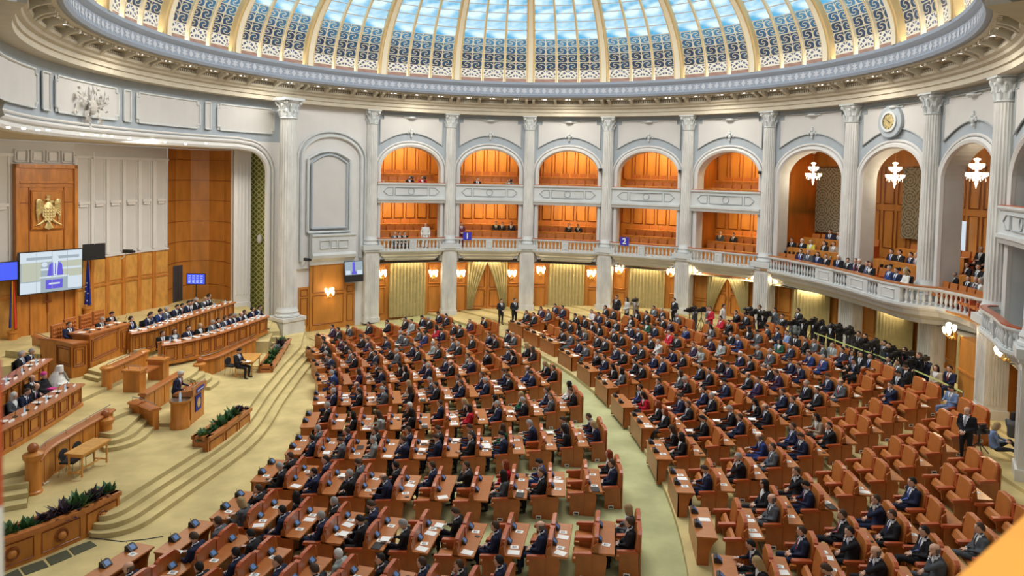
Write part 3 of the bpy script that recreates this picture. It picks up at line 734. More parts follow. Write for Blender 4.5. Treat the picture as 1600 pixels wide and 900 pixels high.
# chandeliers
def make_chandelier():
    t = empty('chandelier')
    MB().lathe([(.02, 0), (.26, -.05), (.2, -.14), (.03, -.2)], 12, (0, 0, 0)).build('ceiling_rose', 'stone', t)
    MB().tube([V(0, 0, 1.25), V(0, 0, -.95)], .02, 6).build('chain', 'brass', t)
    b = MB(); b.lathe([(.05, -.9), (.28, -.95), (.3, -1.02), (.14, -1.12), (.16, -1.35), (.26, -1.5), (.12, -1.62), (.14, -1.95), (.3, -2.1), (.22, -2.3), (.1, -2.5), (.16, -2.6), (.08, -2.75), (.03, -2.95)], 14); b.build('crystal_body', 'crystal', t)
    for n, rr, z, sz in ((6, .52, -1.45, .12), (9, .82, -2.05, .13)):
        for k in range(n):
            a = 2*pi*k/n; d = V(cos(a), sin(a), 0)
            MB().tube([d*.12+V(0, 0, z-.1), d*rr*.6+V(0, 0, z-.22), d*rr+V(0, 0, z-.08)], .02, 5).build('arm', 'crystal', t)
            MB().lathe([(.04, z-.1), (sz, z), (sz*1.1, z+.16)], 8, d*rr).build('lamp_shade', 'lamp', t)
    b = MB()
    for k in range(18):
        a = 2*pi*k/18; d = V(cos(a), sin(a), 0); b.lathe([(.005, -2.5+.1*(k % 3)), (.03, -2.4+.1*(k % 3)), (.004, -2.28+.1*(k % 3))], 5, d*(.75 if k % 2 else .5))
    b.build('crystal_drops', 'crystal', t); return t
ch = None
for (px, py, lab) in ((1272, 240, 'nearest the stage'), (1400, 238, 'under the clock'), (1528, 229, 'farthest from the stage')):
    a, z = ang_px(px, py, 20.9)
    if ch is None: ch = make_chandelier(); t = ch
    else: t = dup(ch)
    t.location = pol(a, 20.9, z+.1); t.scale = (.50, .50, .68)
    tag(t, 'lit crystal chandelier hanging in the tall arch %s' % lab, 'chandelier', 'crystal chandeliers in the tall arches')
    point('chandelier_light', (t.location.x, t.location.y, z-1.5), 130, (1, .82, .55), .4)
# tapestries, side door behind tall arches
for k, (x0, x1, y0, y1) in enumerate(((1277, 1315, 262, 362), (1413, 1440, 262, 372), (1552, 1562, 258, 400))):
    a0, z1 = ang_px(x0, y0, 24.2); a1, _ = ang_px(x1+8, y0, 24.2); _, z0 = ang_px(x0, y1, 24.2)
    b = MB(); L = (a1-a0)*24.2
    b.quad(pol(a0, 24.15, z0), pol(a1, 24.15, z0), pol(a1, 24.15, z1), pol(a0, 24.15, z1), 0, [(0, 0), (L, 0), (L, z1-z0), (0, z1-z0)])
    m_ = MB(); tag(b.build('tapestry', 'tapestry'), ('wide patterned grey tapestry on the wood wall nearest the stage', 'patterned grey tapestry on the wood wall of middle arch', 'narrow strip of patterned grey tapestry in last tall arch')[k], 'tapestry')
a0, zt = ang_px(1499, 345, 24.2); a1, _ = ang_px(1510, 345, 24.2); _, z0 = ang_px(1499, 400, 24.2)
b = MB(); b.quad(pol(a0, 24.2, z0), pol(a1, 24.2, z0), pol(a1, 24.2, zt), pol(a0, 24.2, zt)); o = S(b.build('door_20', 'screenwhite'), 'open doorway with daylight and a lace curtain behind')
# partition ranks of the big gallery: tiers with desks
for q, (r, dz) in enumerate(((19.4, 0.0), (20.9, .55), (22.4, 1.1))):
    b = MB(); b.arc([(r-.9, 5.0), (r-.9, 5.06+dz), (r+.7, 5.06+dz)], colang(5), colang(8), 24); S(b.build('floor', 'woodw'))
    if q:
        for i in (5, 6, 7):
            ac = colang(i)+DP/2; b = MB(); b.arc([(r-.95, 5.0+dz-.5), (r-.95, 5.06+dz+.78), (r-.7, 5.06+dz+.8), (r-.7, 5.06+dz)], ac-2.0/RAD, ac+2.0/RAD, 8)
            tag(b.build('gallery_desk', 'wood'), 'curved wooden desk front in tall arch %s from stage, %s row' % (ORD[i-5], ORD[q]), 'desk', 'gallery desk fronts')
    for i in (5, 6, 7):
        ac = colang(i)+DP/2
        for k in range(7):
            s = (k-3)*.66; o = bpy.data.objects.new('gallery_chair', seatm); C.objects.link(o); o.location = P(ac, s*RAD/(r-.1), r-.1, 5.06+dz); o.rotation_euler.z = -(ac+s/r)
            tag(o, 'tan gallery seat in tall arch %s from stage, %s row, %s along' % (ORD[i-5], ORD[q], ORD[k]), 'seat', 'tan gallery seats')
# ================================================================ STAGE SIDE
# bay with blind niche
ac = colang(-1)+DP/2; H = DP*RAD/2
b = MB(); b.arc([(19.1, 0), (19.1, 14.64)], colang(-1)-.02, colang(0), 12); S(b.build('wall_niche', 'white'))
b = MB()
for off, r in ((0, .12), (.28, .07)):
    w_ = 2.1+off; b.tube([P(ac, -w_, 19.0, 4.6)]+[P(ac, -w_*cos(pi*k/20), 19.0, 11.2+(1.5+off)*sin(pi*k/20)) for k in range(21)]+[P(ac, w_, 19.0, 4.6)], r, 6)
S(b.build('trim_4', 'stone'), 'white arch moulding of the blind niche')
def px_rect_on(r, x0, x1, y0, y1):
    a0, z1 = ang_px(x0, y0, r); a1, _ = ang_px(x1, y0, r); _, z0 = ang_px((x0+x1)/2, y1, r); return a0, a1, z0, z1
a0, a1, z0, z1 = px_rect_on(18.9, 488, 543, 241, 356)
b = MB(); n = 12
for k in range(n):
    u, u2 = -1+2*k/n, -1+2*(k+1)/n; za, zb = z1-.55*(u*u), z1-.55*(u2*u2)
    b.quad(pol(a0+(a1-a0)*k/n, 18.93, z0), pol(a0+(a1-a0)*(k+1)/n, 18.93, z0), pol(a0+(a1-a0)*(k+1)/n, 18.93, zb), pol(a0+(a1-a0)*k/n, 18.93, za), 0)
ring = [pol(a0, 18.9, z0)]+[pol(a0+(a1-a0)*k/n, 18.9, z1-.55*(-1+2*k/n)**2) for k in range(n+1)]+[pol(a1, 18.9, z0), pol(a0, 18.9, z0)]
b.tube(ring, .09, 6, 1, cap=False)
e = .25/19; ring2 = [pol(a0-e, 18.95, z0-.25)]+[pol(a0-e+(a1-a0+2*e)*k/n, 18.95, z1+.25-.55*(-1+2*k/n)**2) for k in range(n+1)]+[pol(a1+e, 18.95, z0-.25), pol(a0-e, 18.95, z0-.25)]
b.tube(ring2, .10, 6, 2, cap=False); S(b.build('wall_niche', ['panel', 'blue', 'stone']), 'tall arched plaster panel in the blind niche')
# small ledge
t = empty('wall_ledge'); tag(t, 'small blind stone balcony above the wood door by the stage column', 'ledge')
path = [P(ac, s, 18.95, 0) for s in (-1.55, -.5, .5, 1.55)]
b = MB(); b.sweep(path, [(0, 5.1), (.4, 5.1), (.4, 6.15), (.5, 6.2), (.5, 6.3), (0, 6.3)]); b.build('body', 'stone', t)
b = MB(); b.sweep(path, [(0, 4.3), (.15, 4.3), (.2, 4.55), (.45, 4.75), (.5, 4.95), (.42, 5.1), (0, 5.1)]); b.build('corbel', 'stone', t)
b = MB()
for s0, s1 in ((-1.0, -.35), (-.2, .2), (.35, 1.0)): b.tube([P(ac, s, 18.5, z) for s, z in ((s0, 5.4), (s1, 5.4), (s1, 5.9), (s0, 5.9), (s0, 5.4))], .035, 5, cap=False)
b.build('relief', 'stone', t)
# wooden door below the ledge
a0, a1, z0, z1 = px_rect_on(18.9, 485, 541, 408, 530); mid = (a0+a1)/2; wd = (a1-a0)*18.9/2; p = pol(mid, 18.98, 0)
b = MB(); b.box(-wd, wd, -.12, .1, 0, z1, 0); b.box(-wd-.75, -wd, -.05, .1, 0, 2.9, 0); b.box(wd, wd+.7, -.05, .1, 0, 2.9, 0)
for x0_, x1_, za, zb in ((-wd+.2, wd-.2, .4, 2.3), (-wd+.2, wd-.2, 2.5, z1-.25), (-wd-.6, -wd-.15, .4, 2.2), (wd+.12, wd+.55, .4, 2.2), (-wd-.6, -wd-.15, 2.35, 2.75), (wd+.12, wd+.55, 2.35, 2.75)):
    yy = -.14 if x0_ > -wd and x1_ < wd else -.07
    b.tube([V(x, yy, z) for x, z in ((x0_, za), (x1_, za), (x1_, zb), (x0_, zb), (x0_, za))], .03, 4, 1, cap=False)
S(b.build('door_1', ['woodw', 'edge'], loc=p, rotz=-mid), 'tall wood panelled door under the blind niche')
# television and camera there
def slab_screen(name, c, w_, h, ang, label, cat, items, tilt=0, thick=.08, frame='black'):
    t = empty(name, c, -ang); t.rotation_euler.x = tilt; tag(t, label, cat)
    MB().box(-w_/2-.04, w_/2+.04, 0, thick, -h/2-.04, h/2+.04).build('housing', frame, t)
    b = MB(); mats = []
    for q, (x0, x1, z0, z1, m) in enumerate(items):
        if m not in mats: mats.append(m)
        y = -.004-.001*q; b.add([V(x0*w_/2, y, z0*h/2), V(x1*w_/2, y, z0*h/2), V(x1*w_/2, y, z1*h/2), V(x0*w_/2, y, z1*h/2)], [(0, 1, 2, 3)], mats.index(m))
    b.build('screen', mats, t); return t
a, z = ang_px(553, 424, 18.4)
slab_screen('television', pol(a, 18.4, z), 1.25, 1.3, a, 'wall television showing the speaker, left of the first balcony bay', 'television',
            [(-1, 1, -1, 1, 'black'), (-1, 1, -.35, 1, 'screengrey'), (-.15, .15, -.1, .95, 'screenviolet'), (-.9, -.4, -.3, .1, 'screenwhite'), (.35, .9, -.3, .1, 'screenwhite'), (-.25, .3, -.3, .0, 'screenviolet')], tilt=-.12)
def cctv(name, p, ang, label):
    t = empty(name, p, ang); tag(t, label, 'camera')
    MB().box(-.09, .09, -.35, .15, -.09, .09).build('body', 'black', t); MB().lathe([(.06, 0), (.07, .1)], 10).build('lens', 'black', t, loc=(0, -.4, 0)).rotation_euler = (pi/2, 0, 0)
    MB().tube([V(0, 0, -.05), V(0, .1, -.3), V(0, .3, -.45)], .03, 6).build('bracket', 'white', t); return t
a, z = ang_px(477, 405, 18.6); cctv('security_camera', pol(a, 18.5, z), .6, 'black security camera on the niche wall beside the stage column')
a, z = ang_px(1287, 455, 19.8); cctv('security_camera', pol(a, 19.6, z), -1.2, 'security camera under the bulging balcony')

# curved frieze wall over the stage opening
LA0, LA1 = A0, colang(-1)+.06
b = MB(); b.arc([(19.2, 12.05), (19.2, 14.64)], LA0, LA1, 40); S(b.build('wall_left', 'blue'), 'curved blue-grey frieze wall above the stage opening')
b = MB(); b.arc([(19.9, 11.6), (19.15, 11.6), (19.0, 11.7), (19.05, 11.85), (18.98, 12.05), (19.1, 12.12), (19.2, 12.12)], LA0, math.radians(-41.5), 40); S(b.build('trim_5', 'cream'))
for k, (x0, x1, y0, y1) in enumerate(((-40, 64, 108, 150), (72, 84, 122, 158), (92, 189, 126, 178), (198, 208, 146, 177), (217, 315, 146, 190), (324, 332, 163, 190), (343, 430, 163, 207))):
    a0, _ = ang_px(max(x0, 1), 120); a1, _ = ang_px(x1, y0); a1b, _ = ang_px(x1, y1)
    if x0 < 0: a0 = LA0+.02
    z0, z1 = 12.62, 14.1; b = MB(); n = 8; cn = .18/19 if x1-x0 > 30 else 0
    for q in range(n):
        u, v = a0+(a1-a0)*q/n, a0+(a1-a0)*(q+1)/n; b.quad(pol(u, 19.14, z0), pol(v, 19.14, z0), pol(v, 19.14, z1), pol(u, 19.14, z1), 0)
    pts = [(a0+cn, z0), (a1-cn, z0), (a1-cn, z0+.2), (a1, z0+.2), (a1, z1-.2), (a1-cn, z1-.2), (a1-cn, z1), (a0+cn, z1), (a0+cn, z1-.2), (a0, z1-.2), (a0, z0+.2), (a0+cn, z0+.2)]
    path = []
    for (u, zu), (v, zv) in zip(pts, pts[1:]+pts[:1]): path += [pol(u+(v-u)*j/6, 19.12, zu+(zv-zu)*j/6) for j in range(6)]
    path.append(path[0]); b.tube(path, .05, 5, 1, cap=False); S(b.build('wall_left', ['panel', 'stone']))
a, z = ang_px(145, 160, 18.95)
b = MB(); random.seed(3)
for q in range(90):
    th = random.choice([pi/2, .5, pi-.5, -.9, -2.2, .1, pi-.1])+random.gauss(0, .25); rr = random.random()**.8*(1.25 if abs(th-pi/2) > .3 else .95)
    c = V(rr*cos(th), -.05-.12*random.random(), rr*sin(th)*.85-.1); aa = th+random.gauss(0, .8); d = V(cos(aa), 0, sin(aa))*.2; x = V(-sin(aa), 0, cos(aa))*.05
    b.add([c-d*.5, c+x+V(0, -.05, 0), c+d, c-x+V(0, .03, 0)], [(0, 1, 2), (0, 2, 3)])
b.ell((0, -.1, -.2), (.3, .12, .35), 10, 6)
o = b.build('plaster_emblem', 'ornate', loc=pol(a, 19.05, z), rotz=-a); tag(o, 'silver-grey spray of plaster leaves on the frieze panel above the stage', 'relief')
# jamb of the stage opening
jb = MB(); ja = math.radians(-39.2)
pr = [(19.3, -.0)]
for k, (a_, r_) in enumerate(((math.radians(-41.8), 19.3), (math.radians(-38), 18.7))): pass
def vpanel(name, p0, p1, z0, z1, m, uv=None, label=None, thick=.0):
    b = MB(); p0, p1 = V(p0[0], p0[1], 0), V(p1[0], p1[1], 0); L = (p1-p0).length
    b.quad(p0+V(0, 0, z0), p1+V(0, 0, z0), p1+V(0, 0, z1), p0+V(0, 0, z1), 0, [(0, 0), (L, 0), (L, z1-z0), (0, z1-z0)] if uv else None)
    return S(b.build(name, m), label)
J0 = at(438, 478, 1.2); J1 = at(416, 478, 1.5); L0 = at(414, 480, 1.6); L1_ = at(391, 480, 1.6); Q0 = at(390, 478, 1.8); Q1 = at(364, 478, 1.9)
def seg(p0, p1, d, z0, z1, name, m, out=.0, label=None):
    b = MB(); t = (p1-p0); L = t.length; t.normalize(); n_ = V(t.y, -t.x, 0)
    T = Matrix.Translation(V(p0.x, p0.y, 0)) @ Matrix(((t.x, n_.x, 0, 0), (t.y, n_.y, 0, 0), (0, 0, 1, 0), (0, 0, 0, 1)))
    b.box(0, L, -d, out, z0, z1, 0, T); return S(b.build(name, m), label), T, L
o, T, L = seg(J1, pol(math.radians(-33.2), 19.0), .5, 0, 11.6, 'wall_jamb', 'white')
b = MB()
for k in range(60): b.box(.25, .55, 0, .05, 2.0+k*.155, 2.09+k*.155, 0, T)
for x in (.15, .65, 1.0): b.tube([T @ V(x, .03, 1.0), T @ V(x, .03, 11.4)], .045, 6)
S(b.build('trim_6', 'stone'), 'carved white moulding up the stage opening')
b = MB()   # wall between the opening and the big column, with its rounded upper corner
def azb(z): return math.radians(-37.6)-((1.5-1.5*math.sqrt(max(0, 1-((z-10.2)/1.45)**2)))/19 if z > 10.2 else 0)
zs = [0, 4, 8, 10.2]+[10.2+1.45*sin(pi/2*k/10) for k in range(1, 11)]+[12.1]
for z0_, z1_ in zip(zs[:-1], zs[1:]):
    a_, c_ = azb(min(z0_, 11.65)), azb(min(z1_, 11.65)); e_ = math.radians(-32.5); n = 4
    for k in range(n): b.quad(pol(a_+(e_-a_)*k/n, 19.12, z0_), pol(a_+(e_-a_)*(k+1)/n, 19.12, z0_), pol(c_+(e_-c_)*(k+1)/n, 19.12, z1_), pol(c_+(e_-c_)*k/n, 19.12, z1_))
for off, rr_ in ((0, .17), (.32, .1), (.52, .06)):
    pts = [pol(colang(-5.6)+(math.radians(-44)-colang(-5.6))*k/30, 19.02, 11.72+off) for k in range(31)]+[pol(azb(10.2+1.45*sin(t_*pi/20))+off/19*cos(t_*pi/20), 19.02, 10.2+1.45*sin(t_*pi/20)+off*sin(t_*pi/20)) for t_ in range(10, -1, -1)]+[pol(azb(0)+off/19, 19.02, 1.0)]
    b.tube(pts, rr_, 8)
S(b.build('wall_jamb', 'white'), 'white moulded edge of the stage opening')
# lattice panel (own UVs) and pilaster
vpanel('wall_lattice', (L1_.x, L1_.y), (L0.x+.15, L0.y-.1), 1.2, 11.6, 'lattice', True, 'yellow-green lattice panel beside the stage opening')
o, T, L = seg(Q1, Q0, .5, 1.2, 11.6, 'wall_pilaster', 'white', .12, 'white fluted pilaster between wood wall and lattice')
b = MB(); 
for k in range(4): b.tube([T @ V(L*(.2+.2*k), .13, 2.6), T @ V(L*(.2+.2*k), .13, 10.9)], .05, 6)
b.box(0, L, 0, .2, 1.2, 2.1, 0, T); b.box(0, L, 0, .2, 11.2, 11.6, 0, T); S(b.build('wall_pilaster', 'white'))
tag(MB().ell((0, 0, 0), (.16, .12, .3), 10, 6).build('wall_speaker', 'white', loc=at(405, 387, 6)+V(.25, -.3, 0)), 'small white speaker on the yellow-green lattice panel', 'speaker')
bpy.data.objects['wall_speaker'].location = V(L0.x-.45, L0.y+.25, 6.0)+V(.1, -.35, 0)
# curved wood corner
W0 = at(262, 476, 1.9); W1 = at(363, 478, 1.9)
wc = [W0, V(-17.35, 18.4, 0), V(-16.6, 19.2, 0), V(-15.5, 19.3, 0), V(-14.5, 18.6, 0), V(-13.9, 17.3, 0), V(W1.x, W1.y, 0)]
for p in wc: p.z = 0
b = MB(); b.sweep(wc, [(0, 1.8), (0, 11.6)], closed=False); S(b.build('wall_corner', 'woodw'), 'curved honey wood wall at the rear corner of the stage')
b = MB()
for z in (2.8, 4.35, 5.65, 6.95, 8.3, 9.6, 10.9): b.sweep(wc, [(.0, z), (.02, z), (.02, z+.035), (0, z+.035)], 0, closed=False)
S(b.build('trim_7', 'edge'))
dA = at(276, 462, 1.9); dB = at(294, 462, 1.9)
p = V(-17.25, 18.2, 1.85); b = MB(); b.box(-.5, .5, -.06, .1, 0, 2.3, 0); o = b.build('door_2', 'ink', loc=(-17.28, 18.35, 1.85), rotz=math.radians(62)); S(o, 'dark open doorway in the curved wood wall')
# back wall
BW = [V(-31.0, 3.4, 0), V(-26.0, 7.05, 0), at(22, 525, 1.9), at(118, 510, 1.9), at(170, 500, 1.9), at(215, 490, 1.9), W0]
for p in BW: p.z = 0
BW[4] = BW[3].lerp(W0, .35)+V(-.25, .15, 0); BW[5] = BW[3].lerp(W0, .7)+V(-.25, .15, 0)
b = MB(); b.sweep(BW, [(0, 1.8), (0, 5.35)], closed=False); S(b.build('wall_back', 'woodl'), 'golden wood dado of the stage back wall')
b = MB(); b.sweep(BW, [(0, 5.35), (.1, 5.35), (.1, 5.45), (0, 5.45), (-.05, 5.45), (-.05, 11.6)], closed=False); S(b.build('wall_back', 'panel'), 'white panelled stage back wall')
def alongBW(k0, k1, step):
    out = []; 
    for k in range(k0, k1):
        a, c = BW[k], BW[k+1]; L = (c-a).length; n = max(1, round(L/step))
        for q in range(n): out.append((a.lerp(c, q/n), (c-a).normalized(), L/n))
    return out
b = MB(); bw_ = MB(); cap_ = MB()
for p, t_, L in alongBW(0, 2, 1.15)+alongBW(3, 6, 1.12):
    n_ = V(t_.y, -t_.x, 0)
    T = Matrix.Translation(p) @ Matrix(((t_.x, n_.x, 0, 0), (t_.y, n_.y, 0, 0), (0, 0, 1, 0), (0, 0, 0, 1)))
    bw_.box(-.09, .09, -.05, .09, 5.5, 10.9, 0, T)
    for x in (.16, L-.16): bw_.box(x-.03, x+.03, -.05, .02, 5.6, 10.8, 0, T)
    bw_.box(.2, L-.2, -.05, .1, 8.35, 8.5, 0, T); bw_.box(.3, L-.3, -.05, .06, 8.2, 8.35, 0, T); bw_.box(0, L, -.05, .09, 10.8, 10.95, 0, T)
    b.box(-.12, .12, 0, .07, 1.85, 5.35, 0, T); b.box(0, L, 0, .06, 3.75, 3.85, 0, T); b.box(0, L, 0, .04, 3.95, 4.0, 0, T)
S(bw_.build('trim_8', 'white'), 'white pilaster strips on the stage back wall'); S(b.build('trim_9', 'wood'), 'wood pilaster strips on the stage dado')
# alcove ceiling + downlights
poly = [(p.x, p.y) for p in BW]+[(p.x, p.y) for p in wc[1:]]+[(L0.x, L0.y)]+[(pol(a, 19.1).x, pol(a, 19.1).y) for a in [math.radians(-41-71*k/12) for k in range(13)]]
b = MB(); b.prism(poly, 11.62, 11.8); S(b.build('ceiling', 'cream'), 'tan ceiling of the stage alcove')
for k, (px, py) in enumerate(((13, 199), (37, 201), (59, 203), (75, 203), (129, 210), (151, 211), (163, 211), (175, 213), (202, 217), (221, 219), (240, 221), (258, 222), (290, 225), (322, 224))):
    p = at(px, py, 11.6)
    t = MB().lathe([(.05, -.03), (.07, .02)], 12).build('downlight', 'lampw', loc=p); tag(t, 'small round downlight above the stage, %s from the far left' % ORD[k], 'downlight', 'downlights above the stage')
# eagle tower
t0, t1 = BW[2], BW[3]; d = (t1-t0).normalized(); nn = V(d.y, -d.x, 0); L = (t1-t0).length
TT = Matrix.Translation(t0) @ Matrix(((d.x, nn.x, 0, 0), (d.y, nn.y, 0, 0), (0, 0, 1, 0), (0, 0, 0, 1)))
b = MB(); b.box(0, L, -.2, .18, 1.85, 10.45, 0, TT)
b.box(0, .16, .1, .34, 1.85, 10.45, 0, TT); b.box(L-.16, L, .1, .34, 1.85, 10.45, 0, TT); b.box(0, L, .1, .34, 10.25, 10.45, 0, TT); b.box(.2, L-.2, .1, .3, 9.5, 9.6, 0, TT); b.box(.2, L-.2, .1, .26, 9.3, 9.38, 0, TT)
for x in (.62, L-.62): b.box(x-.02, x+.02, .15, .21, 1.85, 9.3, 1, TT)
b.box(L*.5-.012, L*.5+.012, .15, .20, 1.85, 6.9, 1, TT); b.box(.2, .62, .15, .21, 8.5, 8.53, 1, TT); b.box(L-.62, L-.2, .15, .21, 8.5, 8.53, 1, TT)
S(b.build('wall_tower', ['wood', 'edge']), 'honey wood centrepiece of the stage wall framing the eagle')
b = MB()
for k in range(4):
    x0_, x1_ = L*k/4+.08, L*(k+1)/4-.08; b.tube([TT @ V(x, .08, z) for x, z in ((x0_, 10.55), (x1_, 10.55), (x1_, 11.15), (x0_, 11.15), (x0_, 10.55))], .04, 5, cap=False); b.box(x0_+.1, x1_-.1, -.05, .06, 10.65, 11.05, 0, TT)
S(b.build('trim_11', 'white'), 'four small square panels above the wood centrepiece')
b = MB(); b.box(.68, L-.68, .15, .3, 7.15, 9.15, 0, TT); b.tube([TT @ V(x, .31, z) for x, z in ((.72, 7.2), (L-.72, 7.2), (L-.72, 9.1), (.72, 9.1), (.72, 7.2))], .035, 4, 0, cap=False); S(b.build('wall_tower', 'wood'))
# gilded eagle
pe = TT @ V(L/2, .32, 8.1); ea = math.atan2(d.y, d.x)
t = empty('eagle_emblem', pe, ea); tag(t, 'pale gold eagle coat of arms on the wood centrepiece of stage wall', 'emblem')
b = MB(); b.ell((0, -.05, -.05), (.30, .1, .52), 12, 8); b.add([V(-.30, -.12, .2), V(.30, -.12, .2), V(.30, -.14, -.25), V(0, -.16, -.62), V(-.30, -.14, -.25)], [(0, 1, 2, 3, 4)])
for k in range(5):
    for q in range(4): b.ell((-.2+.13*q, -.15, .12-.15*k), (.05, .03, .06), 6, 4)
b.build('body', 'gold', t)
b = MB(); b.ell((-.02, -.06, .58), (.10, .09, .13), 8, 6); b.tube([V(-.08, -.1, .58), V(-.2, -.12, .56), V(-.23, -.12, .5)], [.05, .03, .01], 6)
for k in (-1, 0, 1): b.tube([V(.05*k, -.06, .68), V(.08*k, -.06, .82)], [.03, .015], 5)
b.ell((.16, -.06, .45), (.14, .05, .08), 8, 5); b.build('head', 'gold', t)
for sg in (-1, 1):
    b = MB()
    for k in range(7):
        f = k/6; b.tube([V(sg*.26, -.06, .42-.06*k), V(sg*(.50+.03*sin(f*3)), -.06, .5-.12*k), V(sg*(.56-.05*k*.3), -.06, .18-.13*k)], [.08, .07, .02], 6)
    b.ell((sg*.44, -.07, .48), (.15, .07, .16), 8, 5); b.build('wing', 'gold', t)
    b = MB(); b.tube([V(sg*.2, -.06, -.5), V(sg*.38, -.08, -.62), V(sg*.6, -.08, -.72)], [.07, .05, .015], 6); b.tube([V(sg*.38, -.08, -.62), V(sg*.34, -.08, -.8)], [.04, .01], 5); b.build('talon', 'gold', t)
b = MB()
for k in (-2, -1, 0, 1, 2): b.tube([V(0, -.05, -.55), V(.09*k, -.06, -.95+.04*abs(k))], [.06, .05], 6)
b.build('tail', 'gold', t)
# large video wall
p0 = at(27, 385, 0); vc = TT @ V(L/2-.02, .75, 5.05)
t = slab_screen('video_wall', vc, 2.85, 2.05, -ea, 'large video wall showing a speaker at lectern, hung below the eagle', 'screen',
    [(-1, 1, -1, 1, 'screengrey'), (-1, 1, .5, 1, 'screenwhite'), (-.8, .9, .62, .76, 'screengrey'), (-.95, -.35, -.4, .5, 'screentan'), (.3, 1, -.3, .5, 'screentan'), (-.35, .98, .08, .18, 'screenwhite'),
     (-1, -.35, -.98, -.45, 'screenwhite'), (.52, 1, -.9, -.3, 'screenwhite'), (-.36, .5, -.98, -.25, 'screengrey'), (-.4, .55, -.3, -.22, 'screenwhite'), (-.2, .35, -.85, -.4, 'screenviolet'), (-.1, .26, -.64, -.56, 'screenwhite')], tilt=.02, thick=.2)
b = MB(); y = -.03
def disc(cx, cz, rx, rz, mi, n=14): b.add([V(cx+rx*cos(2*pi*k/n), y, cz+rz*sin(2*pi*k/n)) for k in range(n)], [tuple(range(n))], mi)
disc(.15, .62, .16, .24, 1); b.add([V(x, y+.002, z) for x, z in ((-.22, -.2), (.52, -.2), (.46, .35), (.28, .5), (.05, .5), (-.14, .35))], [tuple(range(6))], 0)
y = -.035; b.add([V(x, y, z) for x, z in ((.06, -.2), (.22, -.2), (.28, .5), (.04, .5))], [(0, 1, 2, 3)], 1)
b.add([V(x, y-.002, z) for x, z in ((.12, -.15), (.18, -.15), (.17, .42), (.13, .42))], [(0, 1, 2, 3)], 0)
y = -.03; disc(-.35, .38, .14, .12, 1); b.build('picture', ['screenviolet', 'screenwhite'], t)
b = MB()
for k in range(1, 4): b.box(-1.425+2.85*k/4-.008, -1.425+2.85*k/4+.008, -.04, -.03, -1.02, 1.02)
b.build('seam', 'screengrey', t)
# black television, blue screen, voting board
tv = TT @ V(L+.75, .45, 5.85)
slab_screen('television', tv, 1.05, .78, -ea-.0, 'switched-off black television on a ceiling stem beside the eagle', 'television', [(-1, 1, -1, 1, 'black')])
b = MB(); b.tube([tv+V(0, 0, .4), tv+V(0, 0, 5.3)], .02, 6); S(b.build('trim_10', 'stone'))
p = at(6, 414, 5.4)
bs = TT @ V(-.95, .7, 5.25); slab_screen('blue_screen', bs, 1.7, .85, -ea, 'plain blue lit screen at the left picture edge', 'screen', [(-1, 1, -1, 1, 'screenblue')])
rows = [(-1, 1, -1, 1, 'screenblue')]
for r_ in range(4):
    for c_ in range(4): rows.append((-.85+.45*c_, -.55+.45*c_-.04*(r_ % 2), .55-.42*r_, .72-.42*r_, 'screenwhite'))
vb = at(306, 436, 3.6); vb = V(-15.9, 17.2, 0); 
dd_ = FW+RT*((306-800)/F)-UP*((436-450-SY)/F); tt_ = (17.2-CAM.y)/dd_.y; vb = CAM+dd_*tt_
t = slab_screen('voting_board', vb, 1.1, .62, .25, 'blue voting board with white figures beside the rear doorway', 'screen', rows, 0)
MB().tube([V(0, .04, -.3), V(0, .04, -(vb.z-1.9))], .03, 6).build('stand', 'black', t)
cctv('broadcast_camera', TT @ V(L+2.4, .5, 5.75), ea+.5, 'small broadcast camera on the ledge of white stage wall')
# cross on tower
o = MB().box(-.03, .03, -.03, 0, -.45, .45).box(-.2, .2, -.03, 0, .08, .16).build('wall_cross', 'edge', loc=TT @ V(L/2, .23, 3.35), rotz=ea); tag(o, 'small dark wooden cross under the video wall', 'cross')

# ---------------------------------------------------------------- stage floors
def pxpoly(l, z): return [at(x, y, z) for x, y in l]
far = [V(-9.8, 19, 0), V(-14, 20.5, 0), V(-32, 20, 0), V(-36, -14, 0)]
e1 = pxpoly([(470, 541), (449, 562), (425, 590), (400, 618), (385, 645), (352, 680), (312, 702), (250, 742), (200, 772), (187, 781)], .6)
def offs(path, d):
    out = []
    for i, p in enumerate(path):
        t = path[min(i+1, len(path)-1)]-path[max(i-1, 0)]; t.z = 0; t.normalize(); out.append(p+V(-t.y, t.x, 0)*d)
    return out
def _rs(path, step):
    L = [0]
    for a, q in zip(path[:-1], path[1:]): L.append(L[-1]+(q-a).length)
    n = int(L[-1]/step); out = []
    for j in range(n+1):
        dd = L[-1]*j/n*.99999; k = max(i for i in range(len(L)-1) if L[i] <= dd); out.append(path[k].lerp(path[k+1], (dd-L[k])/(L[k+1]-L[k])))
    for _ in range(12): out = [out[0]]+[out[i]*.5+(out[i-1]+out[i+1])*.25 for i in range(1, len(out)-1)]+[out[-1]]
    return out
e1 = _rs(e1, .5)
s_ = 1 if (offs(e1, 1)[5]-e1[5]).x > 0 else -1
plL = pxpoly([(147, 836), (80, 868), (5, 893)], 0)
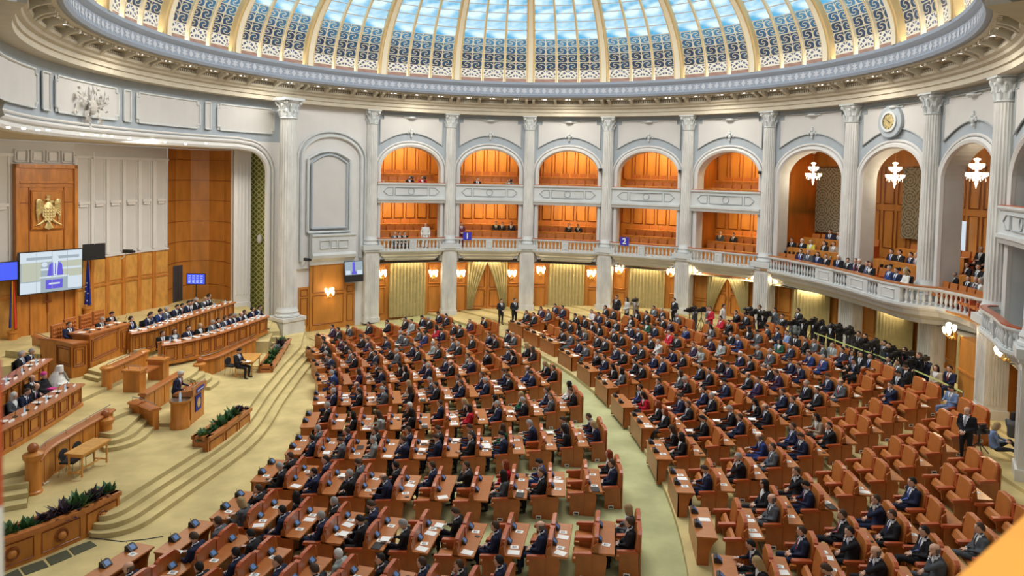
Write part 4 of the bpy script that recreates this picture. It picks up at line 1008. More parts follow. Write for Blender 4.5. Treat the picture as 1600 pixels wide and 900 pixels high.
for k, z in ((3, .15), (2, .30), (1, .45), (0, .60)):
    o_ = offs(e1, s_*.34*k); tdir = (e1[-1]-e1[-3]).normalized(); nr_ = (o_[-1]-e1[-1]).normalized() if k else V(1, 0, 0)
    cor = [e1[-1]+nr_*.34*k*cos(th)+tdir*(.5+.2*k)*sin(th) for th in [pi/2*j/8 for j in range(1, 9)]]
    path = [V(-9.3-.0*k, 15.5, 0)]+o_+(cor if k else [])+[V(-15.1, -8.2, 0), V(-16.6, -10.2, 0), V(-22, -14, 0)]+far[::-1]
    b = MB(); b.prism([(p.x, p.y) for p in path], z-.15 if k < 3 else 0, z, 1, 0); S(b.build('floor', ['carpet', 'riser']), 'carpeted stage step')
# level 2
c1 = pxpoly([(30, 790), (50, 770), (62, 751), (75, 741), (96, 728), (120, 712), (150, 693), (170, 680)], .6)        # base of the curved wall, left
c2 = pxpoly([(312, 588), (333, 583), (352, 573), (375, 561), (395, 551), (420, 551)], .6)
e2 = c1+pxpoly([(205, 640), (245, 618), (297, 588)], 1.2)+c2+[V(-10.9, 14.2, 0)]
e2 = [V(-19.5, -9.0, 0), V(-18.2, -7.3, 0)]+e2
for k, z in ((3, .75), (2, .9), (1, 1.05)):
    # two flights: left of the lectern walls and right of them
    def flight(A_, B_, R0, flip=1):
        dn = (B_-A_).normalized(); nr = V(dn.y, -dn.x, 0)
        if nr.x < 0: nr = -nr
        if flip < 0: A_, B_, dn = B_, A_, -dn
        rr = .33*k; c0_ = A_+dn*R0
        arc_ = [c0_+nr*(rr)*1.0*cos(th)-dn*(R0+rr*.75)*sin(th) for th in [pi/2*j/8 for j in range(9)]]
        pl = arc_[::-1]+[B_+nr*rr, B_-nr*.5, A_-nr*.5]
        S(MB().prism([(p.x, p.y) for p in pl], .6, z, 1, 0).build('floor', ['carpet', 'riser']))
    flight(at(176, 668, 1.2), at(207, 640, 1.2), .5); flight(at(294, 588, 1.2), at(312, 577, 1.2), .5, -1)
    # left foreground flight
    pl = [at(40, 730, 1.2), at(46, 740, 1.2)+V(.1*k, -.34*k, 0), at(10, 744, 1.2)+V(.1*k, -.38*k, 0), at(-70, 768, 1.2)+V(0, -.38*k, 0), at(-70, 730, 1.2)]
    S(MB().prism([(p.x, p.y) for p in pl], .6, z, 1, 0).build('floor', ['carpet', 'riser']))
lv2 = [at(-120, 770, 1.2), at(10, 741, 1.2), at(42, 733, 1.2)]+c1[2:]+[at(205, 640, 1.2), at(245, 615, 1.2), at(297, 588, 1.2), at(309, 579, 1.2)]+c2+[V(-10.9, 14.6, 0)]+[V(-14, 20.5, 0), V(-32, 20, 0), V(-34, -9, 0)]
S(MB().prism([(p.x, p.y) for p in lv2], .6, 1.2, 1, 0).build('floor', ['carpet', 'riser']), 'carpeted middle level of the stage')
lv3 = pxpoly([(-30, 640), (100, 637), (130, 622), (162, 607), (232, 573), (252, 562), (300, 547), (360, 530), (420, 519)], 1.35)+[V(-11.2, 15.4, 0), V(-14, 20.5, 0), V(-32, 20, 0), V(-34, -2, 0)]
S(MB().prism([(p.x, p.y) for p in lv3], 1.2, 1.35, 1, 0).build('floor', ['carpet', 'riser']))
pf = [at(137, 588, 1.35), at(160, 594, 1.35), at(207, 566, 1.35), at(203, 553, 1.5)]
for k, z in ((1, 1.5), (0, 1.65)):
    q_ = [p.copy() for p in pf]; dd0 = (pf[0]-pf[3]).normalized()*.3*k
    q_[0] += dd0; q_[1] += dd0; S(MB().prism([(p.x, p.y) for p in q_], 1.35, z, 1, 0).build('floor', ['carpet', 'riser']))
_w0, _w2, _c0, _c2 = at(88, 590, 1.2), at(136, 592, 1.2), at(141, 583, 1.35), at(202, 553, 1.6); _bk = V(-1.05, .62, 0)*.5
lv4 = [_w0+_bk+V(-1.5, -.6, 0), _w0+_bk, _w2+_bk, _c0+_bk, _c2+_bk*.3]+[p+V(-.15, .12, 0) for p in pxpoly([(203, 556), (222, 556), (260, 540), (300, 524), (335, 511), (366, 500)], 1.6)]+[V(-12.4, 14.6, 0), V(-14, 20.5, 0), V(-32, 20, 0), V(-30, 4, 0)]
S(MB().prism([(p.x, p.y) for p in lv4], 1.35, 1.85, 1, 0).build('floor', ['carpet', 'riser']), 'carpeted upper level of the stage')
for k in range(3):
    q_ = pxpoly([(20+0*k, 556-4*k), (56-6*k, 560-8*k), (62-6*k, 548-8*k), (28, 546-5*k)], 1.5+.12*k)
    S(MB().prism([(p.x, p.y) for p in q_], 1.3, 1.5+.14*k, 1, 0).build('floor', ['carpet', 'riser']))
# steps at the foot of the big column
for k in range(3):
    q_ = pxpoly([(412, 535-8*k), (437, 537-10*k), (430, 520-10*k), (412, 518-8*k)], .8+.25*k)
    S(MB().prism([(p.x, p.y) for p in q_], .55, .8+.25*k, 1, 0).build('floor', ['carpet', 'riser']))

# ---------------------------------------------------------------- long curved benches
def resample(path, step):
    L = [0]
    for a, c in zip(path[:-1], path[1:]): L.append(L[-1]+(c-a).length)
    n = max(2, int(L[-1]/step)); out = []
    for q in range(n+1):
        dd = L[-1]*q/n*.99999; k = max(j for j in range(len(L)-1) if L[j] <= dd); out.append(path[k].lerp(path[k+1], (dd-L[k])/(L[k+1]-L[k])))
    return out
def smooth(path, it=2):
    for _ in range(it): path = [path[0]]+[path[i]*.5+(path[i-1]+path[i+1])*.25 for i in range(1, len(path)-1)]+[path[-1]]
    return path
def bench(name, label, basepx, zb, ztop, depth, sgn, step=.85, cat='bench desk'):
    t = empty(name); path = smooth(resample(pxpoly(basepx, zb), step)); path = [V(p.x, p.y, 0) for p in path]
    tag(t, label, cat)
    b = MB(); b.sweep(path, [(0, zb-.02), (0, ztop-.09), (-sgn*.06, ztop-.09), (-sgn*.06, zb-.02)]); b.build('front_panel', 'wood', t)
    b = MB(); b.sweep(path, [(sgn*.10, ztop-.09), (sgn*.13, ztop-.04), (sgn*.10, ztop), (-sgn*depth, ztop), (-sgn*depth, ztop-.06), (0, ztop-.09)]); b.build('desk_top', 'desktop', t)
    b = MB(); b.sweep(path, [(sgn*.05, zb-.02), (sgn*.05, zb+.12), (0, zb+.14), (0, zb-.02)]); b.build('plinth', 'wood', t)
    for a, c in zip(path[:-1], path[1:]):
        d = (c-a).normalized(); n_ = V(d.y, -d.x, 0)*sgn; L = (c-a).length; b = MB()
        for m, hh, rr in ((.13, .16, .022), (.24, .26, .016)):
            b.tube([a+d*x+n_*.015+V(0, 0, z) for x, z in ((m, zb+hh), (L-m, zb+hh), (L-m, ztop-hh+.02), (m, ztop-hh+.02), (m, zb+hh))], rr, 4, cap=False)
        b.build('panel_frame', 'edge', t)
    for p, q in ((path[0], path[1]), (path[-1], path[-2])):
        d = (q-p).normalized(); n_ = V(d.y, -d.x, 0)
        if p is path[-1]: n_ = -n_
        n_ = n_*sgn; b = MB(); vs = [p+V(0, 0, zb), p-n_*depth*.8+V(0, 0, zb), p-n_*depth*.8+V(0, 0, ztop-.06), p+V(0, 0, ztop-.06)]; vs += [v+d*.05 for v in vs]
        b.add(vs, [(0, 1, 2, 3), (7, 6, 5, 4), (0, 4, 5, 1), (1, 5, 6, 2), (2, 6, 7, 3), (3, 7, 4, 0)]); b.build('side_panel', 'wood', t)
    return t, path
SG = 1
_t, g1 = bench('curved_bench', 'long curved wood bench nearer the speaker, right of the presidium', [(252, 570), (272, 570), (300, 562), (340, 551), (385, 533), (418, 520)], 1.35, 2.3, .62, 1)
_t, g2 = bench('curved_bench', 'long curved wood bench behind another, against the rear doorway', [(203, 556), (222, 556), (260, 540), (300, 524), (335, 511), (366, 500)], 1.6, 2.68, .62, 1)
_t, g3 = bench('curved_bench', 'curved wood bench where the white-robed priest sits', [(-60, 745), (-20, 724), (30, 698), (70, 672), (105, 650), (128, 634)], 1.2, 2.08, .62, 1)
_t, g4 = bench('curved_bench', 'curved wood bench behind the priests at left edge', [(-60, 690), (-20, 668), (20, 642), (55, 615), (78, 598)], 1.5, 2.52, .62, 1)
# carpeted plinth under bench one
b = MB(); pp = [V(p.x, p.y, 0) for p in g1[-5:]]; b.sweep(pp, [(-.05, .6), (-.05, 1.36), (-.4, 1.36), (-.4, .6)]); S(b.build('wall_plinth', 'riser'))
# presidium
t = empty('presidium_desk'); tag(t, 'tall two-part wooden presidium desk in the middle of the stage', 'desk')
w0, w1, w2 = at(88, 590, 1.2), at(112, 597, 1.2), at(136, 592, 1.2); c0, c1_, c2_ = at(141, 583, 1.35), at(176, 567, 1.5), at(202, 553, 1.6)
bk = V(-1.05, .62, 0)*.9
def bodyp(pts, z0, z1, nm, ov=.08, m='wood'):
    MB().prism([(p.x, p.y) for p in pts], z0, z1-.08).build(nm, m, t)
    c = sum(pts, V(0, 0, 0))/len(pts); MB().prism([((p.x-c.x)*(1+ov)+c.x, (p.y-c.y)*(1+ov)+c.y) for p in pts], z1-.08, z1).build('desk_top', 'desktop', t)
bodyp([w0, w1, w2, w2+bk*.8, w0+bk*.8], 1.2, 2.86, 'wing_body')
bodyp([c0, c2_, c2_+bk, c0+bk], 1.35, 3.06, 'centre_body')
def pan(a, c, z0, z1, k):
    d = (c-a).normalized(); n_ = V(d.y, -d.x, 0); L = (c-a).length/k; b = MB()
    for q in range(k):
        for m, hh, rr in ((.08, .1, .025), (.18, .2, .015)):
            b.tube([a+d*(L*q+x)+n_*.02+V(0, 0, z-a.z) for x, z in ((m, z0+hh), (L-m, z0+hh), (L-m, z1-hh), (m, z1-hh), (m, z0+hh))], rr, 4, cap=False)
    b.build('panel_frame', 'edge', t)
for a_, c_, k_, z0_, z1_ in ((w0, w1, 1, 1.75, 2.75), (w1, w2, 1, 1.75, 2.75), (c0, c0.lerp(c2_, .72), 1, 1.75, 2.9), (c0.lerp(c2_, .74), c2_, 1, 1.75, 2.9)): pan(a_, c_, z0_, z1_, k_)
# flags
def flag(name, px, pyb, zb, cols, label, stars=False, zt=2.7):
    p = at(px, pyb, zb); t = empty(name, p); tag(t, label, 'flag')
    MB().lathe([(.22, 0), (.24, .05), (.2, .1), (.2, .85), (.25, .9), (.25, .98)], 14).build('stand', 'wood', t)
    MB().tube([V(0, 0, .9), V(0, 0, zt+.95)], .025, 8).build('pole', 'brass', t); MB().lathe([(.0, zt+1.2), (.05, zt+1.02), (.02, zt+.94)], 8).build('finial', 'brass', t)
    k = len(cols)
    for q, m in enumerate(cols):
        b = MB(); nn_ = 10; n2 = 12
        for i in range(nn_+1):
            u = i/nn_; z = zt+.9-(zt-.2)*u
            for j in range(n2+1):
                v = (q+j/n2)/k; wd = (.04+.30*u**.7); x = (v-.5)*wd; y = .05*sin(v*20)+.03*sin(v*9+u*3); b.v.append((x+.02, y-.05, z-.1*v*0+.05*sin(v*7)*u))
        for i in range(nn_):
            for j in range(n2): b.f.append((i*(n2+1)+j, i*(n2+1)+j+1, (i+1)*(n2+1)+j+1, (i+1)*(n2+1)+j)); b.m.append(0)
        o = b.build(('stripe' if k > 1 else 'cloth'), m, t, smooth=True)
    if stars:
        b = MB()
        for (x, z) in ((.0, zt-.3), (-.07, zt-.75), (.05, zt-.85), (.02, zt-1.25), (-.04, zt-.5)):
            b.add([V(x+(.05 if k2 % 2 == 0 else .02)*sin(2*pi*k2/10), -.14, z+(.05 if k2 % 2 == 0 else .02)*cos(2*pi*k2/10)) for k2 in range(10)], [tuple(range(10))])
        b.build('stars', 'paper', t)
flag('national_flag', 20, 548, 1.3, ['flagred', 'flagyellow', 'flagblue'][::-1], 'furled blue, yellow and red flag on wooden stand at far left', zt=3.1)
flag('european_flag', 137, 508, 1.85, ['flagblue'], 'furled dark blue flag with gold-white stars behind the presidium', True, 2.6)
MB().prism([(-.5, -.2), (.5, -.2), (.5, .2), (-.5, .2)], 0, 1.0)

# balustrade in front of the presidium
def lowwall(name, label, pts, z0, h, th=.16, rail=True, posts=(), ball=(), stepz=None):
    t = empty(name); tag(t, label, 'balustrade'); path = smooth(resample(pts, .35), 1) if len(pts) > 2 else resample(pts, .5)
    path = [V(p.x, p.y, 0) for p in path]
    b = MB(); b.sweep(path, [(-th/2, z0), (th/2, z0), (th/2, z0+h-.1), (-th/2, z0+h-.1)]); b.build('wall_panel', 'wood', t)
    b = MB(); b.sweep(path, [(-th*.9, z0+h-.1), (th*.9, z0+h-.1), (th*1.0, z0+h-.04), (th*.7, z0+h), (-th*.7, z0+h), (-th*1.0, z0+h-.04)]); b.build('cap', 'desktop', t)
    if rail:
        b = MB(); b.tube([p+V(0, 0, z0+h+.13) for p in path], .018, 6)
        b.build('handrail', 'metal', t)
        for p in path[::3]: MB().tube([p+V(0, 0, z0+h-.01), p+V(0, 0, z0+h+.13)], .012, 5).build('rail_bracket', 'metal', t)
    b = MB()
    for p, q in zip(path[::2][:-1], path[::2][1:]):
        b.box(-.008, .008, -th/2-.012, th/2+.012, z0+.08, z0+h-.14, 0, Matrix.Translation(p) @ Matrix.Rotation(math.atan2((q-p).y, (q-p).x), 4, 'Z'))
    b.build('panel_joint', 'edge', t)
    for p, zz in posts: MB().lathe([(.2, 0), (.2, h-.12), (.25, h-.08), (.27, h-.0), (.2, h+.05)], 16).build('post', 'wood', t, loc=(p.x, p.y, zz))
    for p, zz, h in ball:
        MB().lathe([(.25, 0), (.25, .06), (.21, .1), (.21, h-.15), (.27, h-.08), (.28, h+.04), (.2, h+.08), (.1, h+.12)], 18).build('post', 'wood', t, loc=(p.x, p.y, zz), smooth=True)
        MB().ell((0, 0, h+.22), (.15, .15, .15), 16, 10).build('ball_finial', 'desk', t, loc=(p.x, p.y, zz), smooth=True)
    return t
pa, pb = at(167, 608, 1.2), at(224, 580, 1.2)
lowwall('balustrade', 'straight wood balustrade with metal rail before the presidium', [pa, pb], 1.2, .92, .2, posts=[(pa, 1.2), (pb, 1.2)])
pa, pb = at(54, 556, 1.5), at(80, 568, 1.5)
lowwall('balustrade', 'short wood balustrade by the steps near the furled tricolour', [pa, pb], 1.4, 1.1, .16)
lowwall('balustrade', 'curved wood balustrade with ball-topped posts behind two black chairs', [p+V(.06, -.06, 0) for p in c1[1:]], .6, 1.02, .22, ball=[(at(52, 770, .6), .6, 1.15), (at(165, 680, .85), .85, .55)])
lowwall('balustrade', 'curved wood balustrade with ball-topped posts behind the writing clerk', [p+V(.06, -.06, 0) for p in c2[:-1]], .6, .85, .22, ball=[(at(312, 586, .75), .75, .5), (at(395, 549, .6), .6, .6)])
# lectern surround walls
pa, pb = at(205, 648, 1.0), at(243, 668, .7)
lowwall('balustrade', 'low stepped wood balustrade beside the steps left of lectern', [at(207, 648, .9), at(222, 655, .8)], .75, .72, .24)
lowwall('balustrade', 'lowest wood balustrade end at the foot of lectern steps', [at(222, 662, .6), at(244, 672, .6)], .6, .82, .22)
lowwall('balustrade', 'wood balustrade running behind the lectern', [at(222, 652, .6), at(250, 634, .6), at(281, 614, .6)], .6, .95, .18, rail=False)
t = empty('stenographer_desk'); tag(t, 'wooden stenographers desk open underneath, behind the lectern', 'desk')
q0, q1 = at(218, 614, 1.2), at(264, 590, 1.2); d = (q1-q0).normalized(); n_ = V(-d.y, d.x, 0); LL = (q1-q0).length
T = Matrix.Translation(V(q0.x, q0.y, 1.2)) @ Matrix(((d.x, n_.x, 0, 0), (d.y, n_.y, 0, 0), (0, 0, 1, 0), (0, 0, 0, 1)))
for x in (0, LL-.45): MB().box(x, x+.45, 0, .7, 0, .82, 0, T).box(x-.05, x+.5, -.05, .75, .82, .92, 0, T).build('pedestal', 'wood', t)
MB().box(.3, LL-.3, .1, .65, .62, .68, 0, T).build('desk_top', 'desktop', t)
for x in (.2, LL-.2): MB().tube([T @ V(x, .1, .92), T @ V(x, .1, 1.05), T @ V(x, .6, 1.05), T @ V(x, .6, .92)], .015, 5).build('handrail', 'metal', t)
# lectern
lc = at(292, 655, .6); la = math.radians(103); t = empty('lectern', lc, pi/2-la); tag(t, 'tall wooden lectern with blue emblem plate where a man speaks', 'lectern')
# local +x towards the hall
MB().box(-.15, .42, -.62, .62, 0, 1.12).build('body', 'wood', t)
MB().add([V(-.25, -.68, 1.12), V(.5, -.68, 1.12), V(.5, .68, 1.12), V(-.25, .68, 1.12), V(-.25, -.68, 1.2), V(.5, -.68, 1.36), V(.5, .68, 1.36), V(-.25, .68, 1.2)], [(0, 1, 2, 3), (4, 5, 6, 7), (0, 1, 5, 4), (1, 2, 6, 5), (2, 3, 7, 6), (3, 0, 4, 7)]).build('reading_top', 'desktop', t)
for sg in (-1,):
    MB().lathe([(.36, 0), (.36, .2), (.33, .24), (.33, .95), (.38, 1.0), (.38, 1.06)], 18, (.1, sg*.86, 0)).build('side_cabinet', 'wood', t, smooth=True)
    MB().lathe([(.36, 1.06), (.36, 1.08)], 18, (.1, sg*.86, 0)).build('metal_tray', 'metal', t)
MB().box(-.1, .2, .62, .95, 0, 1.0).build('side_cabinet', 'wood', t)
MB().box(.42, .45, -.27, .27, .38, .98).build('emblem_plate', 'flagblue', t)
b = MB(); b.ell((.46, 0, .68), (.015, .16, .2), 14, 6); b.add([V(.475, y, z) for y, z in ((-.1, .76), (.1, .76), (.1, .62), (0, .5), (-.1, .62))], [(0, 1, 2, 3, 4)]); b.build('emblem', 'gold', t)
MB().box(.5, .53, -.35, .35, 1.14, 1.3).build('blue_sign', 'flagblue', t)
b = MB(); [b.box(.53, .534, -.3+.1*k, -.24+.1*k, 1.19, 1.24) for k in range(6)]; b.build('sign_letters', 'paper', t)
for sg in (-.15, .15): MB().tube([V(.3, sg, 1.3), V(.25, sg*.8, 1.5), V(.05, sg*.5, 1.58)], .01, 5).build('microphone', 'black', t)
MB().tube([V(.45, -.62, 1.34), V(.45, -.62, 1.44), V(.45, .62, 1.44), V(.45, .62, 1.34)], .015, 5).build('handrail', 'metal', t)
o = MB().lathe([(.035, 0), (.04, .02), (.04, .2), (.015, .26), (.015, .3)], 10).build('water_bottle', 'screengrey', loc=t.matrix_basis @ V(.1, -.86, 1.08)+V(0, 0, 0)); tag(o, 'clear water bottle on the side cabinet of the lectern', 'bottle')
# planters
def planter(name, label, front, z0, zt, depth, sgn, ns, seed, bosses=True):
    t = empty(name); tag(t, label, 'planter'); path = resample([V(p.x, p.y, 0) for p in front], 1.0)
    b = MB(); b.sweep(path, [(0, z0), (0, zt-.1), (-sgn*.05, zt-.1), (-sgn*.05, z0)]); b.sweep(path, [(-sgn*(depth-.05), z0), (-sgn*(depth-.05), zt-.1), (-sgn*depth, zt-.1), (-sgn*depth, z0)]); b.build('body', 'wood', t)
    b = MB(); b.sweep(path, [(sgn*.09, zt-.12), (sgn*.09, zt), (-sgn*.12, zt), (-sgn*.12, zt-.12)]); b.sweep(path, [(-sgn*(depth-.1), zt-.12), (-sgn*(depth-.1), zt), (-sgn*(depth+.05), zt), (-sgn*(depth+.05), zt-.12)]); b.build('rim', 'desktop', t)
    MB().sweep(path, [(-sgn*.1, zt-.2), (-sgn*.1, zt-.14), (-sgn*(depth-.1), zt-.14), (-sgn*(depth-.1), zt-.2)]).build('soil', 'leafd', t)
    for e, q in ((path[0], path[1]), (path[-1], path[-2])):
        d = (q-e).normalized(); n_ = V(d.y, -d.x, 0)*(1 if e is path[0] else -1)*sgn
        MB().add([e+V(0, 0, z0), e-n_*depth+V(0, 0, z0), e-n_*depth+V(0, 0, zt), e+V(0, 0, zt)]+[v+d*.3 for v in (e+V(0, 0, zt-.1), e-n_*depth+V(0, 0, zt-.1), e-n_*depth+V(0, 0, zt), e+V(0, 0, zt))], [(0, 1, 2, 3), (4, 5, 6, 7), (3, 2, 6, 7)]).build('end_board', 'desktop', t)
    b = MB(); c = MB()
    for a, e in zip(path[:-1], path[1:]):
        d = (e-a).normalized(); n_ = V(d.y, -d.x, 0)*sgn; L = (e-a).length
        b.tube([a+d*x+n_*.012+V(0, 0, z) for x, z in ((.1, z0+.12), (L-.1, z0+.12), (L-.1, zt-.22), (.1, zt-.22), (.1, z0+.12))], .018, 4, cap=False)
        if bosses:
            m = a.lerp(e, .5)+n_*.02+V(0, 0, (z0+zt)/2-.05); b.tube([m+(d*cos(2*pi*k/14)+V(0, 0, sin(2*pi*k/14)))*.16 for k in range(15)], .025, 5, cap=False); c.ell(m, (.12, .12, .12), 10, 6)
    b.build('panel_frame', 'edge', t)
    if bosses: c.build('boss', 'wood', t)
    random.seed(seed); Ls = resample(path, (path[-1]-path[0]).length/ns)
    for q in range(ns):
        a = Ls[min(q, len(Ls)-2)].lerp(Ls[min(q+1, len(Ls)-1)], .5); d = (Ls[-1]-Ls[0]).normalized(); n_ = V(d.y, -d.x, 0)*sgn; base = a-n_*depth*.5+V(0, 0, zt-.15)
        m = random.choice(['green', 'green', 'leafg', 'leafd', 'green']); hh = random.uniform(.34, .52)
        b = MB()
        for l in range(60):
            th = random.uniform(0, 2*pi); el = random.uniform(.2, 1.35); ln_ = hh*random.uniform(.7, 1.25); dr = V(cos(th)*cos(el), sin(th)*cos(el), sin(el)); sd = dr.cross(V(0, 0, 1)).normalized()*.075*random.uniform(.7, 1.5); dp = V(0, 0, -.08*cos(el)); s0 = V(random.uniform(-.1, .1), random.uniform(-.1, .1), 0)
            b.add([s0, s0+dr*ln_*.5+sd, s0+dr*ln_+dp, s0+dr*ln_*.5-sd], [(0, 1, 2), (0, 2, 3)])
        o = b.build('potted_foliage_plant', m, loc=base); tag(o, '%s leafy plant, %s in the %s planter' % ({'green': 'green', 'leafg': 'silver-grey', 'leafd': 'dark purple'}[m], ORD[q], name.split('_')[0] if 0 else label.split(' planter')[0].split('with')[0][-28:].strip()), 'plant', 'plants in the stage planters')
    return t
planter('wooden_planter', 'long foreground planter with round bosses beside the bottom stage steps', pxpoly([(-25, 905), (5, 893), (75, 868), (147, 835), (187, 812)], 0), 0, .88, .62, 1, 8, 1)
planter('wooden_planter', 'middle planter on the stage edge before the lectern', pxpoly([(325, 713), (358, 690), (391, 663)], .3), .3, .98, .6, 1, 6, 2, False)
planter('wooden_planter', 'far planter on the stage edge near the biggest column', pxpoly([(425, 592), (440, 568), (453, 546)], .3), .2, .95, .6, 1, 6, 5, False)
for p_, k in ((at(318, 680, 1.0), 0), (at(418, 590, .95), 1)):
    pass
# tables, chairs
def table(name, label, c, rz, L, W, H=.76):
    t = empty(name, c, rz); tag(t, label, 'table')
    MB().box(-L/2, L/2, -W/2, W/2, H-.05, H).build('table_top', 'woodl', t); MB().box(-L/2+.08, L/2-.08, -W/2+.06, W/2-.06, H-.15, H-.05).build('apron', 'woodl', t)
    for sx in (-1, 1):
        for sy in (-1, 1): MB().lathe([(.035, 0), (.03, .1), (.022, .2), (.035, .32), (.025, .5), (.035, .62), (.035, H-.06)], 8, (sx*(L/2-.1), sy*(W/2-.09), 0)).build('leg', 'woodl', t)
    for sx in (-1, 1): MB().box(sx*(L/2-.1)-.02, sx*(L/2-.1)+.02, -W/2+.09, W/2-.09, .1, .14).build('stretcher', 'woodl', t)
    MB().box(-L/2+.1, L/2-.1, -.02, .02, .1, .14).build('stretcher', 'woodl', t)
ta = at(132, 735, .6); tb = at(171, 712, .6); rz = math.atan2((tb-ta).y, (tb-ta).x)
table('wooden_table', 'small honey wood table before two empty black chairs', at(138, 733, .7), rz, 1.35, .62)
tc = at(392, 570, .7); tq = [at(370, 563, 1.36), at(384, 550, 1.36), at(404.5, 554, 1.36), at(389.5, 568, 1.36)]; tc = sum(tq, V(0, 0, 0))/4; tc.z = .6; dv = tq[1]-tq[0]; dw = tq[3]-tq[0]; lv_ = dv if dv.length > dw.length else dw
table('wooden_table', 'small honey wood table where the clerk writes', tc, math.atan2(lv_.y, lv_.x), max(dv.length, dw.length), min(dv.length, dw.length))
def stacking_chair(label, p, rz):
    t = empty('stacking_chair', p, rz); tag(t, label, 'chair', 'black stacking chairs on the stage')
    MB().box(-.22, .22, -.22, .22, .43, .49).build('seat', 'dark', t)
    b = MB(); n = 12; vs = [V(.20*cos(2*pi*k/n)*1.1, y, .66+.17*sin(2*pi*k/n)*1.1) for y in (.2, .25) for k in range(n)]; b.add(vs, [tuple(range(n)), tuple(range(2*n-1, n-1, -1))]+[(k, (k+1) % n, n+(k+1) % n, n+k) for k in range(n)]); b.build('backrest', 'dark', t)
    for sx in (-1, 1):
        MB().tube([V(sx*.2, -.2, 0), V(sx*.2, -.18, .44)], .013, 6).build('leg', 'metal', t); MB().tube([V(sx*.2, .26, 0), V(sx*.2, .18, .44), V(sx*.2, .24, .7)], .013, 6).build('leg', 'metal', t)
    return t
stacking_chair('empty black chair at the wood table, nearer the ball-topped post', at(110, 742, .6)+V(0, 0, 0), rz+.15)
stacking_chair('empty black chair at the wood table, nearer the steps', at(131, 730, .6), rz+.1)
def puth(name, px, py, z): return at(px, py, z)
stacking_chair('black chair behind the seated clerk', at(362, 586, .6), math.radians(60))
# floor grates
for k, (l) in enumerate((((108, 858), (141, 846), (151, 853), (117, 868)), ((72, 873), (104, 860), (113, 870), (80, 884)), ((32, 888), (67, 876), (76, 886), (40, 899)), ((0, 903), (28, 890), (36, 901), (6, 912)))):
    q_ = pxpoly(list(l), 0); o = MB().prism([(p.x, p.y) for p in q_], .0, .02).build('floor_grate', 'grate'); tag(o, 'dark ventilation grate in the carpet by the long planter, %s from the steps' % ORD[k], 'grate', 'ventilation grates')
for k, l in enumerate((((447, 563), (460, 562), (457, 568), (444, 570)), ((443, 572), (457, 570), (453, 577), (439, 578)), ((440, 580), (453, 579), (449, 585), (435, 586)))):
    q_ = pxpoly(list(l), 0); q_ = [p+V(.25, -.3, 0) for p in q_]; o = MB().prism([(p.x, p.y) for p in q_], .0, .02).build('floor_grate', 'grate'); tag(o, 'dark ventilation grate by the far planter, %s from the big column' % ORD[k], 'grate', 'ventilation grates')
cp = pxpoly([(140, 840), (190, 846), (225, 843), (255, 838)], .012); o = MB().tube(cp, .012, 5).build('floor_cable', 'ink'); tag(o, 'thin dark cable across the carpet to the front desk', 'cable')
cp = pxpoly([(72, 738), (70, 748), (64, 752), (70, 756), (76, 752)], .65); o = MB().tube(cp, .02, 5).build('white_cable', 'paper'); tag(o, 'coiled white cable by the ball-topped post', 'cable')
# ================================================================ PEOPLE
def lerp(a, b, t): return a+(b-a)*t
def hand(b, w, d, palm_n, curl=.8, s=1., side=1, mi=1):
    d = d.normalized(); n = palm_n.normalized(); x = d.cross(n).normalized()*side
    T = Matrix((x, n, d)).transposed()
    b.ell(w+d*.045*s, (.042*s, .017*s, .055*s), 8, 6, mi, T.to_3x3())
    for k, (o, L) in enumerate(((-.030, .072), (-.010, .080), (.011, .075), (.030, .060))):
        p = w+d*.085*s+x*o*s; c1 = curl*.5; a1 = (d*cos(c1)+n*sin(c1)); a2 = (d*cos(curl*1.5)+n*sin(curl*1.5))
        b.tube([p-d*.02*s, p+a1*L*.5*s, p+a1*L*.5*s+a2*L*.5*s], [.0095*s, .0085*s, .006*s], 5, mi)
    p = w+d*.02*s-x*.032*s; b.tube([p, p+(d*.5-x*.8+n*.3).normalized()*.045*s, p+(d*.8-x*.8+n*.6).normalized()*.075*s], [.012*s, .0105*s, .007*s], 5, mi)
def head(b, c, pitch=0., turn=0., fem=False):
    R_ = Matrix.Rotation(turn, 3, 'Z') @ Matrix.Rotation(-pitch, 3, 'Y')
    def q(x, y, z): return c+R_ @ V(x, y, z)
    prof = [(-.125, .028, .024, -.030), (-.115, .045, .042, -.022), (-.09, .062, .056, -.012), (-.05, .079, .066, -.004), (0, .092, .073, 0), (.045, .097, .076, .004), (.085, .086, .068, .008), (.11, .06, .048, .008), (.125, .02, .016, .008)]
    n = 14; vs = []
    for z, rx, ry, ox in prof: vs += [q(ox-rx*cos(2*pi*k/n), ry*sin(2*pi*k/n), z) for k in range(n)]
    m = len(prof); b.add(vs, [(i*n+k, i*n+(k+1) % n, (i+1)*n+(k+1) % n, (i+1)*n+k) for i in range(m-1) for k in range(n)]+[tuple(range(n-1, -1, -1)), tuple((m-1)*n+k for k in range(n))], 1)
    b.add([q(-.082, 0, .025), q(-.08, .016, -.028), q(-.112, 0, -.025), q(-.08, -.016, -.028)], [(0, 2, 1), (0, 3, 2), (1, 2, 3)], 1)
    for s in (-1, 1):
        b.ell(q(.005, s*.076, -.01), (.018, .009, .030), 6, 4, 1); b.ell(q(-.080, s*.030, .022), (.010, .013, .007), 6, 4, 6); b.add([q(-.088, s*.012, .040), q(-.078, s*.050, .040), q(-.076, s*.050, .048), q(-.088, s*.012, .048)], [(0, 1, 2, 3)], 6)
    b.add([q(-.084, -.022, -.060), q(-.084, .022, -.060), q(-.085, .018, -.068), q(-.085, -.018, -.068)], [(0, 1, 2, 3)], 7)
M['lips'] = mat('lips', (.42, .14, .11), .6)
